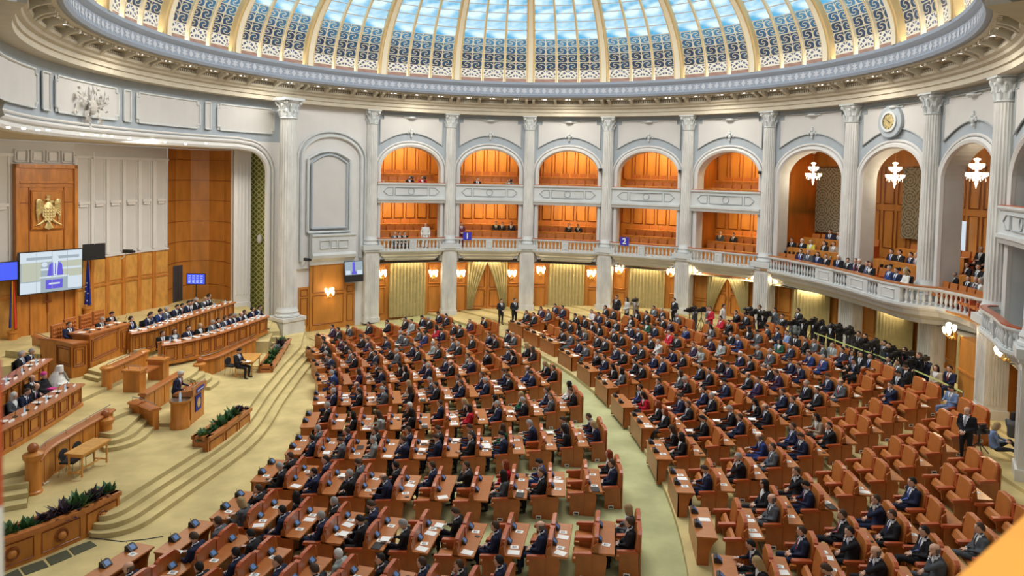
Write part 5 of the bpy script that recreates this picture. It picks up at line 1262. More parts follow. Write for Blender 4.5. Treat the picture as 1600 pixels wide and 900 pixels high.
def remesh(b, vox):
    me = b.mesh('tmp', 'skin'); o = bpy.data.objects.new('tmp', me); C.objects.link(o)
    md = o.modifiers.new('r', 'REMESH'); md.mode = 'VOXEL'; md.voxel_size = vox
    ms = o.modifiers.new('s', 'SMOOTH'); ms.factor = .6; ms.iterations = 3
    dg = bpy.context.evaluated_depsgraph_get(); ev = o.evaluated_get(dg); m2 = ev.to_mesh()
    vs = [v.co.copy() for v in m2.vertices]; fs = [tuple(p.vertices) for p in m2.polygons]
    ev.to_mesh_clear(); bpy.data.objects.remove(o); bpy.data.meshes.remove(me); return vs, fs
def figure(name, J, fem=False, robe=False, tie=True, pitch=0., turn=0., holds=None, curl=.8, slim=1.):
    """J: joints hip,waist,chest,neck,head and per side sh,el,wr,hj,kn,an,to"""
    b = MB(); segs = []
    sl = slim*(.9 if fem else 1.)
    tor = [J['hip']+V(0, 0, -.04), J['hip']+V(0, 0, .05), J['waist'], J['chest'], J['chest'].lerp(J['neck'], .62), J['neck']]
    b.tube(tor, [(.15*sl, .12), (.185*sl, .145), (.165*sl, .13*sl), (.20*sl, .135), (.17*sl, .10), (.07, .065)], 14)
    for p, q, r in zip(tor[:-1], tor[1:], (.17, .17, .16, .17, .12)): segs.append((0, p, q, r))
    b.tube([J['neck']+V(0, 0, -.04), J['head']+V(.01, 0, -.08)], [.058*sl, .052*sl], 10); segs.append((1, J['neck']+V(0, 0, .012), J['head'], .05))
    for s in ('l', 'r'):
        sh, el, wr, hj, kn, an, to = [J[s+k] for k in ('sh', 'el', 'wr', 'hj', 'kn', 'an', 'to')]
        b.ell(sh, (.075*sl, .075*sl, .07), 10, 6); b.tube([sh, lerp(sh, el, .5), el], [.062*sl, .056*sl, .048*sl], 10); b.ell(el, (.048, .048, .048), 8, 5)
        b.tube([el, lerp(el, wr, .4), wr], [.047*sl, .043*sl, .030], 10)
        segs += [(0, sh, el, .055), (0, el, wr, .042)]
        b.tube([hj, lerp(hj, kn, .5), kn], [.092, .082, .062], 12); b.ell(kn, (.062, .062, .062), 8, 6)
        b.tube([kn, lerp(kn, an, .35), an], [.060, .058, .042], 10)
        segs += [(3, hj, kn, .085), (3, kn, an, .055)]
        b.tube([an+(an-to).normalized()*.05+V(0, 0, -.06), lerp(an, to, .5)+V(0, 0, -.035), to], [(.034, .03), (.042, .036), (.036, .022)], 10); segs.append((4, an+V(0, 0, -.06), to, .04))
    if robe:
        if J['hip'].z > .7: b.tube([V(0, 0, .03), V(0, 0, .5), J['waist'], J['chest']], [(.32, .3), (.26, .22), (.2, .17), (.2, .14)], 16)
        else: b.tube([V(-.25, 0, .05), V(-.2, 0, .45), J['waist'], J['chest']], [(.34, .36), (.3, .34), (.25, .2), (.23, .16)], 16)
    vs, fs = remesh(b, .026)
    out = MB(); out.add(vs, fs, 0)
    for i, f in enumerate(fs):
        c = sum((vs[k] for k in f), V(0, 0, 0))/len(f); best = None
        for lab, p, q, r in segs:
            d = q-p; t = max(0, min(1, (c-p).dot(d)/max(1e-9, d.length_squared))); dd = (c-(p+d*t)).length/r
            if best is None or dd < best[0]: best = (dd, lab)
        lab = best[1]
        if robe and lab in (3, 4, 0): lab = 0
        if lab == 0 and not robe:
            nrm = (vs[f[1]]-vs[f[0]]).cross(vs[f[2]]-vs[f[0]]).normalized(); z0 = J['waist'].z+.06; zt = J['neck'].z+.02
            if z0 < c.z < zt and abs(nrm.x) > .25 and c.x < J['chest'].x-.04 and abs(c.y) < (c.z-z0)*(.34 if fem else .27)+.005: lab = 2
        out.m[i] = lab
    if tie and not fem and not robe:
        st = []
        for k in range(7):
            z = lerp(J['neck'].z-.01, J['waist'].z+.03, k/6); xs = [v.x for v in vs if abs(v.y) < .03 and abs(v.z-z) < .03]; x = (min(xs) if xs else J['chest'].x-.13)-.006; wd = .016+.016*k/6 if k < 6 else .004
            st += [V(x, -wd, z), V(x, wd, z)]
        out.add(st, [(2*k, 2*k+1, 2*k+3, 2*k+2) for k in range(6)], 5)
    if not robe:
        out.tube([J['neck']+V(.045*cos(a), .055*sin(a), .012+.02*cos(a)) for a in [2*pi*k/10 for k in range(11)]], .014, 5, 2, cap=False)
    head(out, J['head'], pitch, turn, fem)
    for s, sg in (('l', 1), ('r', -1)):
        wr, el = J[s+'wr'], J[s+'el']; d = (wr-el).normalized(); out.tube([wr-d*.005, wr+d*.012], [.031, .030], 8, 2); hd = J.get(s+'hd', d); hn = J.get(s+'hn', V(0, 0, -1))
        if abs(hd.normalized().dot(hn.normalized())) > .95: hn = V(-1, 0, 0)
        hn = (hn-hd.normalized()*hn.dot(hd.normalized())); hand(out, wr+d*.01, hd, hn, curl, 1., sg)
    if holds: holds(out, J)
    me = out.mesh(name, ['suit', 'skin', 'shirt', 'suit' if not fem else 'dark', 'shoe', 'tie', 'ink', 'lips', 'black', 'paper'], fix=False)
    for p in me.polygons: p.use_smooth = True
    me.set_sharp_from_angle(angle=math.radians(60)); return me
def seated(lw, rw, le=None, re=None, lean=0., cross=False, hd=V(-.02, 0, 0), fem=False, **k):
    J = dict(hip=V(0, 0, .53), waist=V(.03-lean*.25, 0, .72), chest=V(.05-lean*.6, 0, .93), neck=V(.03-lean, 0, 1.10), head=V(-.01-lean*1.15, 0, 1.255-abs(lean)*.15))
    for s, g in (('l', 1), ('r', -1)):
        J[s+'sh'] = V(.05-lean*.85, g*.175, 1.035); wr = (lw if g > 0 else rw); J[s+'wr'] = wr
        e = (le if g > 0 else re); J[s+'el'] = e if e is not None else V((J[s+'sh'].x+wr.x)/2+.08, g*.235, .77)
        J[s+'hj'] = V(-.03, g*.09, .52); J[s+'kn'] = V(-.45, g*.13, .53); J[s+'an'] = V(-.42, g*.13, .10); J[s+'to'] = V(-.60, g*.16, .03)
    if cross: J['rkn'] = V(-.45, -.02, .60); J['ran'] = V(-.55, .12, .24); J['rto'] = V(-.70, .16, .14)
    J.update(k.get('J', {})); k.pop('J', None)
    return figure('seated_person', J, fem, **k)
def phone(out, J): 
    p = (J['lwr']+J['rwr'])/2+V(-.1, 0, .03); out.box(p.x-.05, p.x+.05, p.y-.035, p.y+.035, p.z, p.z+.01, 8)
def sheet(out, J):
    p = (J['lwr']+J['rwr'])/2+V(-.12, 0, .02); out.box(p.x-.13, p.x+.08, p.y-.1, p.y+.1, p.z, p.z+.006, 9)
PM = {}
PM['lap'] = seated(V(-.22, .07, .66), V(-.22, -.07, .66))
PM['cross'] = seated(V(-.20, .10, .68), V(-.24, -.02, .70), cross=True)
PM['desk'] = seated(V(-.36, .15, .80), V(-.34, -.16, .80), lean=.12, pitch=.25)
PM['chin'] = seated(V(-.24, .06, .70), V(-.17, -.05, 1.08), re=V(-.26, -.17, .84), lean=.06, turn=.2, J={'rhd': V(.1, .1, 1), 'rhn': V(1, 0, 0)})
PM['phone'] = seated(V(-.30, .07, .80), V(-.30, -.07, .80), lean=.05, pitch=.6, holds=phone)
PM['turn'] = seated(V(-.22, .09, .66), V(-.30, -.14, .78), turn=.7)
PM['read'] = seated(V(-.32, .12, .78), V(-.32, -.12, .78), lean=.04, pitch=.5, holds=sheet)
PM['flap'] = seated(V(-.22, .06, .66), V(-.22, -.06, .66), fem=True)
PM['fdesk'] = seated(V(-.34, .13, .80), V(-.34, -.12, .80), lean=.1, fem=True, pitch=.3)
PM['fturn'] = seated(V(-.20, .10, .70), V(-.26, -.03, .70), fem=True, turn=-.5, cross=True)
PM['robe'] = seated(V(-.28, .10, .70), V(-.28, -.10, .70), robe=True)
def standing(lw, rw, le, re, lean=0., fem=False, step=0., **k):
    J = dict(hip=V(0, 0, .94), waist=V(.0-lean*.2, 0, 1.12), chest=V(.01-lean*.6, 0, 1.34), neck=V(-.01-lean, 0, 1.51), head=V(-.04-lean*1.15, 0, 1.665))
    for s, g in (('l', 1), ('r', -1)):
        J[s+'sh'] = V(.01-lean*.85, g*.18, 1.445); J[s+'wr'] = lw if g > 0 else rw; J[s+'el'] = le if g > 0 else re
        J[s+'hj'] = V(0, g*.09, .90); J[s+'kn'] = V(-.02-step*g*.5, g*.10, .50); J[s+'an'] = V(.02-step*g, g*.11, .10); J[s+'to'] = V(-.16-step*g, g*.14, .03)
    J.update(k.get('J', {})); k.pop('J', None); return figure('standing_person', J, fem, **k)
PM['stand'] = standing(V(-.08, .24, .84), V(-.08, -.24, .84), V(.03, .26, 1.14), V(.03, -.26, 1.14))
PM['clasp'] = standing(V(-.20, .05, 1.02), V(-.20, -.05, 1.02), V(.02, .25, 1.14), V(.02, -.25, 1.14))
PM['lectern'] = standing(V(-.36, .22, 1.12), V(-.36, -.22, 1.12), V(-.08, .27, 1.18), V(-.08, -.27, 1.18), lean=.10, pitch=.35)
PM['film'] = standing(V(-.20, .12, 1.60), V(-.22, -.12, 1.56), V(-.16, .24, 1.34), V(-.16, -.24, 1.34), tie=False,
                      holds=lambda o, J: (o.box(-.36, .0, -.16, -.02, 1.58, 1.76, 8), o.tube([V(-.36, -.09, 1.67), V(-.48, -.09, 1.67)], .05, 10, 8)))
PM['fstand'] = standing(V(-.18, .06, 1.05), V(-.18, -.06, 1.05), V(.02, .23, 1.16), V(.02, -.23, 1.16), fem=True)
# hair meshes about the head centre
def hairmesh(kind):
    b = MB(); n = 16; m = 8; vs = []
    for i in range(m+1):
        ph = pi*.5*i/m*1.28
        for k in range(n):
            a = 2*pi*k/n; front = cos(a)  # +1 = face side (-x)
            lim = {'short': .80-.22*front if front < .3 else .56, 'bob': 1.28 if front < .35 else .55, 'ring': 0}.get(kind, .7)
            p2 = min(ph, pi*.5*1.28*lim/1.28*1.28) if kind != 'ring' else ph
            r = 1.10
            x, y, z = -.097*r*sin(p2)*cos(a)+.012, .080*r*sin(p2)*sin(a), .128*r*cos(p2)+.004
            if z < -.02 and kind == 'bob': x *= .95; z = z*(1.0)
            vs.append(V(x, y, z))
    fs = [(i*n+k, i*n+(k+1) % n, (i+1)*n+(k+1) % n, (i+1)*n+k) for i in range(m) for k in range(n)]
    if kind == 'ring':
        b = MB(); vs = []
        for z, r in ((-.055, .98), (-.03, 1.06), (.02, 1.09), (.05, 1.04)):
            for k in range(11):
                a = pi*.42+(2*pi-2*pi*.42)*k/10; vs.append(V(-.097*r*cos(a)+.008, .080*r*sin(a), z))
        b.add(vs, [(i*11+k, i*11+k+1, (i+1)*11+k+1, (i+1)*11+k) for i in range(3) for k in range(10)])
        me = b.mesh('hair', 'hair')
    else:
        b.add(vs, fs)
        if kind == 'bob' or kind == 'long':
            L = -.16 if kind == 'bob' else -.28; vs = []
            for j, (z, r, xo) in enumerate(((.06, 1.1, .01), (-.03, 1.16, .012), (-.10, 1.2, .02), (L, 1.05, .035))):
                for k in range(11):
                    a = pi*.36+(2*pi-2*pi*.36)*k/10; vs.append(V(-.097*r*cos(a)+xo, .080*r*sin(a)*1.05, z))
            b.add(vs, [(i*11+k, i*11+k+1, (i+1)*11+k+1, (i+1)*11+k) for i in range(3) for k in range(10)])
        me = b.mesh('hair', 'hair')
    for p in me.polygons: p.use_smooth = True
    return me
HM = {k: hairmesh(k) for k in ('short', 'ring', 'bob', 'long')}
HEADC = {}
for k in PM:
    fs_ = PM[k]; vi = set()
    for p in fs_.polygons:
        if p.material_index == 6: vi.update(p.vertices)
    c = sum((fs_.vertices[i].co for i in vi), V(0, 0, 0))/len(vi); HEADC[k] = c
def headpose(k):   # centre and rotation used when the mesh was made
    return {'desk': (.12, .25, 0), 'chin': (.06, 0, .2), 'phone': (.05, .6, 0), 'turn': (0, 0, .7), 'read': (.04, .5, 0), 'fdesk': (.1, .3, 0), 'fturn': (0, 0, -.5), 'lectern': (.10, .35, 0)}.get(k, (0, 0, 0))
SUITC = {'n': ('navy', (.014, .020, .052)), 'k': ('black', (.013, .013, .017)), 'g': ('grey', (.085, .095, .11)), 'b': ('bright blue', (.022, .045, .16)), 'l': ('light grey', (.30, .34, .34)),
         'r': ('red', (.50, .015, .035)), 'w': ('white', (.7, .7, .68)), 'G': ('green', (.015, .10, .05)), 'p': ('plum', (.04, .022, .06)), 't': ('tan', (.38, .31, .23)), 'y': ('yellow', (.62, .55, .08)), 'c': ('pale blue', (.17, .25, .45)), 'm': ('maroon', (.14, .02, .03))}
HAIRC = {'d': ('dark-haired', (.012, .009, .008)), 'b': ('brown-haired', (.055, .03, .017)), 'g': ('grey-haired', (.28, .27, .26)), 'o': ('bald', (.12, .10, .09)), 'y': ('blond', (.36, .25, .12)), 'r': ('red-haired', (.22, .045, .015)), 'w': ('white-haired', (.6, .6, .58))}
def person(loc, rotz, code, pose, where, group=None, hair=None):
    fem = code.endswith('f'); s, h = code[0], code[1]
    o = bpy.data.objects.new('person', PM[pose]); C.objects.link(o); o.location = loc; o.rotation_euler.z = rotz
    sc_ = 1+random.uniform(-.02, .03); o.scale = (sc_*1.14, sc_*1.16, sc_*.985)
    c = SUITC[s][1]; j = random.uniform(.85, 1.2); o.color = (c[0]*j, c[1]*j, c[2]*j, 1)
    st = pose in ('stand', 'clasp', 'lectern', 'film', 'fstand'); lean, pitch, turn = headpose(pose)
    hc = V(-.04-lean*1.15, 0, 1.665) if st else V(-.01-lean*1.15, 0, 1.255-abs(lean)*.15)
    hk = hair or ('ring' if h == 'o' else ('short' if not fem else random.choice(['bob', 'long'])))
    hh = bpy.data.objects.new('hair', HM[hk]); C.objects.link(hh); hh.parent = o; hh.location = hc; hh.rotation_euler = (0, -pitch, turn)
    hc_ = HAIRC[h][1]; hh.color = (*hc_, 1)
    wear = 'suit' if not fem else 'jacket'
    tag(o, '%s %s in %s %s, %s' % (HAIRC[h][0], 'woman' if fem else 'man', SUITC[s][0], wear, where), 'person', group)
    return o
def posefor(code):
    if code.endswith('f'): return random.choice(['flap', 'fdesk', 'fturn'])
    return random.choices(['lap', 'cross', 'desk', 'chin', 'phone', 'turn', 'read'], [5, 4, 2, 2, 2, 2, 2])[0]
# ================================================================ DEPUTIES' BENCHES
# local frame: -x towards the stage, y along the row, origin on the floor under the desk top
def roundback(y0, y1):
    b = MB(); cy = (y0+y1)/2; w = (y1-y0)/2; pts = [(-w, .44), (w, .44), (w, .98), (w*.93, 1.07), (w*.6, 1.12), (-w*.6, 1.12), (-w*.93, 1.07), (-w, .98)]
    f = [V(-.35+(z-.44)*.13, cy+y, z*1.03) for y, z in pts]; g = [V(-.25+(z-.44)*.12, cy+y, z*1.03) for y, z in pts]; k = len(pts)
    m = [V(p.x-.025, cy+(p.y-cy)*.86, .44+.05+(p.z-.44)*.90) for p in f]
    b.add(f+m, [(i, (i+1) % k, k+(i+1) % k, k+i) for i in range(k)]+[tuple(range(k, 2*k))], 0)
    b.add(f+g, [(i, (i+1) % k, k+(i+1) % k, k+i) for i in range(k)]+[tuple(range(2*k-1, k-1, -1))], 1); return b
CM = {}
CM['back_p'] = roundback(.08, .76).mesh('backrest', ['leather', 'arm']); CM['back_n'] = roundback(-.76, -.08).mesh('backrest', ['leather', 'arm'])
def cushion(y0, y1): 
    return MB().prismx([(-.82, .37), (-.84, .43), (-.80, .48), (-.36, .45), (-.34, .38)], y0, y1)
CM['seat_p'] = cushion(.10, .74).mesh('seat', 'leather'); CM['seat_n'] = cushion(-.74, -.10).mesh('seat', 'leather')
def up_(y0, y1): return MB().prismx([(-.40, .36), (-.56, .38), (-.62, .48), (-.55, .62), (-.47, .65), (-.36, .44)], y0, y1)
CM['seatup_p'] = up_(.11, .73).mesh('seat', 'leather'); CM['seatup_n'] = up_(-.73, -.11).mesh('seat', 'leather')
def armr(y0, y1, panel):
    b = MB(); b.prismx([(-.82, .62), (-.80, .68), (-.34, .72), (-.28, .66), (-.78, .60)], y0, y1, 0)
    if panel: b.prismx([(-.74, -.12), (-.74, .61), (-.26, .66), (-.22, -.12)], (y0+y1)/2-.025, (y0+y1)/2+.025, 1)
    else: b.prismx([(-.66, .3), (-.70, .61), (-.3, .65), (-.28, .3)], (y0+y1)/2-.02, (y0+y1)/2+.02, 1)
    return b
CM['arm_p'] = armr(.76, .86, True).mesh('armrest', ['arm', 'desk']); CM['arm_n'] = armr(-.86, -.76, True).mesh('armrest', ['arm', 'desk']); CM['arm_m'] = armr(-.07, .07, False).mesh('armrest', ['arm', 'desk'])
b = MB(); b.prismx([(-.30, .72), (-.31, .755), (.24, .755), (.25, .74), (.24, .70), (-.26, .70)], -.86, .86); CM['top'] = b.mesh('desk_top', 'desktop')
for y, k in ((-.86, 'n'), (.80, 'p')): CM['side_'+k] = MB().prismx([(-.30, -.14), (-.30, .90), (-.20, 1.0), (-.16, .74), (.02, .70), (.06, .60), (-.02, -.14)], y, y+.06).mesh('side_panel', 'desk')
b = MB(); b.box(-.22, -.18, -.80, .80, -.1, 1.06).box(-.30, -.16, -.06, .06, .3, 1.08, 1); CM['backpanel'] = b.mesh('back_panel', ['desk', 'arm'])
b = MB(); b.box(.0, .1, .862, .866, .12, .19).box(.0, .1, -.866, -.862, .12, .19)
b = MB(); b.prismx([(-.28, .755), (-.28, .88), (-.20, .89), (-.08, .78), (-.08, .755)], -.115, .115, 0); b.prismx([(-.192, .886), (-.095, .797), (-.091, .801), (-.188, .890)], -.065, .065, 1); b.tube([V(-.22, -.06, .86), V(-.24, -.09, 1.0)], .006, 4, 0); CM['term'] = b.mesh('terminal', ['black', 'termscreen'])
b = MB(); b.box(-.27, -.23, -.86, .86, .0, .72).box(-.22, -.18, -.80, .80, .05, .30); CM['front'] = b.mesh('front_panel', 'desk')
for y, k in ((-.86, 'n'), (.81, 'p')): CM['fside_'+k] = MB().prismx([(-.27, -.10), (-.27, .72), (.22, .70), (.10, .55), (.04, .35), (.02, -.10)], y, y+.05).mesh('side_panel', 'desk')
b = MB(); b.box(-.105, .105, -.075, .075, 0, .004, 0)
for y in (-.035, .0, .035): b.box(-.05, .05, y-.008, y+.008, .0042, .005, 1)
b.box(-.05, -.03, -.035, .035, .0042, .005, 1); CM['card'] = b.mesh('name_card', ['paper', 'ink'])
b = MB(); b.box(-.15, .15, -.105, .105, 0, .006); CM['sheet'] = b.mesh('paper_sheet', 'paper')
b = MB(); b.box(-.06, .06, -.04, .04, 0, .012); CM['phone'] = b.mesh('phone', 'black')
b = MB(); b.box(-.12, .12, -.16, .16, 0, .02); CM['folder'] = b.mesh('folder', 'black')
b = MB(); b.box(-.78, -.70, .862, .868, .02, .10); CM['plate'] = MB().box(-.62, -.46, -.870, -.862, .02, .12).box(-.60, -.48, -.873, -.870, .04, .10, 1).mesh('outlet_plate', ['paper', 'ink'])
def child(root, name, key):
    o = bpy.data.objects.new(name, CM[key]); C.objects.link(o); o.parent = root; return o
NPERS = [0]
def unit(kind, loc, rz, up, label, plate):
    t = empty({'front': 'front_desk', 'combo': 'bench_desk', 'last': 'end_bench'}[kind], loc, rz)
    tag(t, label, {'front': 'desk', 'combo': 'bench desk', 'last': 'bench'}[kind], {'front': 'front desks', 'combo': 'two-seat benches with desks', 'last': 'last benches of the desk lines'}[kind])
    if kind != 'front':
        for s in 'pn': child(t, 'backrest', 'back_'+s)
        child(t, 'seat', ('seatup_p' if up[0] else 'seat_p')); child(t, 'seat', ('seatup_n' if up[1] else 'seat_n'))
        child(t, 'armrest', 'arm_p'); child(t, 'armrest', 'arm_n'); child(t, 'armrest', 'arm_m'); child(t, 'back_panel', 'backpanel')
        if plate: child(t, 'outlet_plate', 'plate')
    if kind != 'last':
        child(t, 'desk_top', 'top')
        for y in (.42, -.36):
            o = child(t, 'terminal', 'term'); o.location.y = y+.12
        [child(t, 'side_panel', ('side_' if kind == 'combo' else 'fside_')+q) for q in 'pn']
        if kind == 'front': child(t, 'front_panel', 'front')
    return t
def top_thing(key, name, label, cat, group, t, lx, ly, rz=0, h=.757):
    o = bpy.data.objects.new(name, CM[key]); C.objects.link(o)
    a = t.rotation_euler.z; p = V(t.location.x+lx*cos(a)-ly*sin(a), t.location.y+lx*sin(a)+ly*cos(a), t.location.z+h)
    o.location = p; o.rotation_euler.z = a+rz; tag(o, label, cat, group); return o
def polyfit(pts, deg):
    # least squares by normal equations, tiny
    n = deg+1; A = [[sum(i**(r+c) for i, _ in pts) for c in range(n)] for r in range(n)]; y = [sum(v*i**r for i, v in pts) for r in range(n)]
    for r in range(n):
        pv = A[r][r]
        for c in range(r, n): A[r][c] /= pv
        y[r] /= pv
        for q in range(n):
            if q != r:
                f = A[q][r]
                for c in range(r, n): A[q][c] -= f*A[r][c]
                y[q] -= f*y[r]
    return lambda i: sum(y[r]*i**r for r in range(n))
def heading(p): return math.atan2(p.x-CF.x, p.y-CF.y)
def place_line(side, li, units, occ, dens):
    """units: list of (kind, plan point); occ: list of 'far near' codes for the pair at unit k>=1"""
    rn = 'stage block' if side == 'L' else 'outer block'; lo = ORD[li]
    for k, (kind, p) in enumerate(units):
        if math.hypot(p.x, p.y) > 19.6 and side == 'R' and p.y > -2: continue
        z = zstep(rho(p)); h = heading(p); rz = pi/2-h
        o2 = ('--', '--')
        if k >= 1 and k-1 < len(occ): o2 = tuple(occ[k-1].split())
        up = (o2[0] == '--' and side == 'R', o2[1] == '--' and side == 'R')
        where = '%s, %s desk line from rear wall, %s' % (rn, lo, 'front desk' if k == 0 else '%s bench' % ORD[k-1])
        wd = {'front': 'reddish wood front desk with two black terminals', 'combo': 'two-seat tan leather bench with desk behind', 'last': 'last tan leather two-seat bench'}[kind]
        t = unit(kind, (p.x, p.y, z), rz, up, '%s, %s, line %s from rear%s' % (wd, rn, lo, '' if k == 0 or kind == 'last' else ', bench %s' % ORD[k-1]), k >= 1)
        for s, code in enumerate(o2):
            if code == '--': continue
            y = .42 if s == 0 else -.42
            a = rz; lx = -.50; q = V(p.x+lx*cos(a)-y*sin(a), p.y+lx*sin(a)+y*cos(a), z)
            pose = posefor(code)
            person(q, a+random.uniform(-.12, .12), code, pose, '%s, line %s, bench %s, %s seat' % (rn, lo, ORD[k-1], 'rear-side' if s == 0 else 'near-side'), 'seated deputies'); NPERS[0] += 1
        if kind != 'last' and random.random() < dens:
            w2 = '%s, line %s, %s' % (rn, lo, 'front desk' if k == 0 else 'bench %s' % ORD[k-1])
            for y, sd in ((.30, 'rear side'), (-.50, 'near side')):
                r = random.random()
                if r < .8: top_thing('card', 'name_card', 'white printed card on the desk, %s, %s' % (w2, sd), 'card', 'white cards on the desks', t, .02, y+.08, random.uniform(-.2, .2))
                r = random.random()
                if r < .28: top_thing('sheet', 'paper_sheet', 'white sheet of paper on the desk, %s, %s' % (w2, sd), 'paper', 'papers on the desks', t, .04, y-.18, random.uniform(-.4, .4))
                elif r < .38: top_thing('phone', 'phone', 'black phone on the desk, %s, %s' % (w2, sd), 'phone', 'phones on the desks', t, .12, y-.16, random.uniform(-.6, .6))
                elif r < .45: top_thing('folder', 'folder', 'dark folder on the desk, %s, %s' % (w2, sd), 'folder', 'folders on the desks', t, .03, y-.2, random.uniform(-.2, .2))
LEFT = [
 ([(0, 507, 525), (1, 537, 525), (2, 565, 522), (4, 619, 515), (6, 677, 507)], 7, ['pd kd', 'gd --', 'kd --', 'kd --', 'kd lb', 'nd kg', 'nd kd']),
 ([(0, 492, 547), (2, 554, 545), (4, 612, 537), (6, 670, 527), (8, 725, 520)], 10, ['nd kd', 'pd kd', 'kd pb', '-- nd', 'gg gd', 'gd bd', 'rdf nd', 'kd kd', 'pb --', 'kd --']),
 ([(0, 499, 568), (2, 566, 565), (4, 630, 557), (6, 693, 552), (9, 783, 536)], 10, ['gg nd', 'gd kd', 'kd nd', 'kd gg', 'nb kd', 'lg kb', 'gb kg', 'kb --', 'nb kb', 'kd gg']),
 ([(0, 504, 591), (3, 610, 589), (5, 682, 581), (7, 748, 572), (9, 813, 561)], 10, ['nd bg', '-- pbf', 'kb nb', 'kdf kdf', 'nd ng', 'nb ko', 'gb nb', 'kd --', 'nb kdf', 'kyf kbf']),
 ([(0, 500, 622), (3, 620, 619), (5, 694, 613), (7, 773, 606), (9, 843, 591)], 10, ['pd ng', 'no kd', 'nb gg', 'tyf kbf', 'gg kd', 'kb nb', 'nb ng', 'nb kb', 'bo nd', 'kyf kb']),
 ([(0, 484, 657), (2, 577, 656), (4, 662, 656), (7, 792, 646), (9, 875, 628)], 10, ['kg --', '-- kdf', '-- lbf', 'kw kdf', 'nb --', 'kyf rdf', 'kdf ng', 'Gyf kg', 'nb gb', 'wdf kb']),
 ([(0, 468, 695), (2, 562, 699), (4, 657, 700), (7, 807, 692), (9, 905, 681)], 10, ['gg nd', 'nb gb', 'kb lg', 'nb nb', 'kb nb', 'nb kd', 'Gbf nd', 'ng --', 'nb kdf', 'nb nyf']),
 ([(0, 421, 735), (2, 530, 750), (4, 635, 760), (7, 812, 758), (9, 927, 747)], 10, ['kb kg', 'nd nd', 'gb kg', 'kd no', 'nb --', 'kb --', 'rrf gdf', 'bd kb', '-- --', 'krf nb']),
 ([(0, 365, 790), (2, 485, 810), (4, 600, 830), (7, 805, 845), (9, 947, 836)], 10, ['kb gyf', 'kdf nd', 'kg ng', 'nb kd', '-- kg', 'kb --', '-- nb', '-- no', '-- --', 'gyf kb']),
 ([(0, 292, 838), (2, 412, 882), (4, 545, 912), (6, 680, 930)], 8, ['gb nb', 'kd nd', '-- nb', 'lw kb', 'kd --', 'nb kb', 'kb --', 'nd kd']),
 ([(0, 187, 878), (1, 250, 908), (2, 318, 938)], 4, ['-- no', 'kd kb', 'kd --', 'kd kd']),
]
for li, (ctl, n, occ) in enumerate(LEFT):
    pts = [(i, atf(x, y, .757)) for i, x, y in ctl]; deg = 2
    fx = polyfit([(i, p.x) for i, p in pts], deg); fy = polyfit([(i, p.y) for i, p in pts], deg)
    us = [('front', V(fx(0), fy(0), 0))]+[('combo', V(fx(k), fy(k), 0)) for k in range(1, n)]+[('last', V(fx(n-.05), fy(n-.05), 0))]
    place_line('L', li, us, occ, .92)
RF = [(798, 501), (823, 514), (849, 526), (876, 545), (904, 566), (932, 589), (960, 616), (988, 649), (1016, 687), (1046, 732), (1077, 791), (1112, 865), (1160, 960)]
RIGHT = [
 ([(0, 826, 494), (2, 874, 483)], 3, ['kb kb', 'pd gb', 'nd nd']),
 ([(0, 858, 511), (4, 953, 484)], 5, ['-- --', 'kd kd', 'kd kd', 'wd nd', 'kd kd']),
 ([(0, 883, 523), (3, 955, 503), (6, 1029, 485)], 7, ['kd gd', 'kdf gyf', 'kbf kdf', 'kd kd', '-- kdf', 'kdf kd', 'gd kg']),
 ([(0, 909, 540), (3, 993, 516), (6, 1068, 497)], 7, ['nd gd', 'kd kd', 'kg kd', 'ng ng', 'Gdf nd', 'kg pd', 'gg --']),
 ([(0, 941, 559), (4, 1055, 526), (8, 1163, 494)], 9, ['kd nd', 'nd kd', 'nd kd', 'ko wg', 'rd kd', 'bd --', '-- gdf', 'rd kd', 'kd kd']),
 ([(0, 969, 580), (4, 1094, 545), (8, 1210, 509)], 9, ['kdf gdf', 'kd kd', 'nb nd', 'nd kd', 'pb lyf', 'pg lbf', 'kd bg', 'kdf gd', '-- --']),
 ([(0, 1004, 617), (4, 1134, 571), (8, 1261, 529)], 9, ['nd rdf', 'nd --', 'gbf kg', 'kd kd', 'kd nd', 'nw kd', 'gg gg', 'Gdf nd', '-- --']),
 ([(0, 1036, 643), (4, 1180, 595), (8, 1314, 545)], 9, ['krf krf', 'nb kb', 'nd kg', 'nd --', 'ko pb', 'kb pb', 'nb nb', 'bb bg', '-- --']),
 ([(0, 1060, 682), (4, 1233, 623), (8, 1376, 571)], 9, ['kbf kdf', 'kd --', 'kg nb', 'kdf ko', 'nb kb', 'kg kb', 'nb go', '-- --', '-- --']),
 ([(0, 1108, 730), (4, 1298, 662), (8, 1446, 597)], 9, ['-- nb', '-- kg', 'bo gb', 'nb nb', 'tdf kd', '-- --', '-- --', 'nd --', '-- --']),
 ([(0, 1155, 794), (4, 1368, 712), (8, 1521, 632)], 9, ['-- --', 'kdf go', 'kb nd', '-- --', '-- --', '-- --', '-- --', '-- --', '-- --']),
 ([(0, 1207, 870), (3, 1401, 797), (6, 1537, 714)], 7, ['kd kyf', 'nb --', 'kb kd', 'nb kb', 'nd --', '-- --', '-- --']),
 ([(0, 1325, 922), (2, 1475, 858), (4, 1588, 785)], 5, ['kb nb', 'ko --', 'kd go', '-- gb', '-- --']),
]
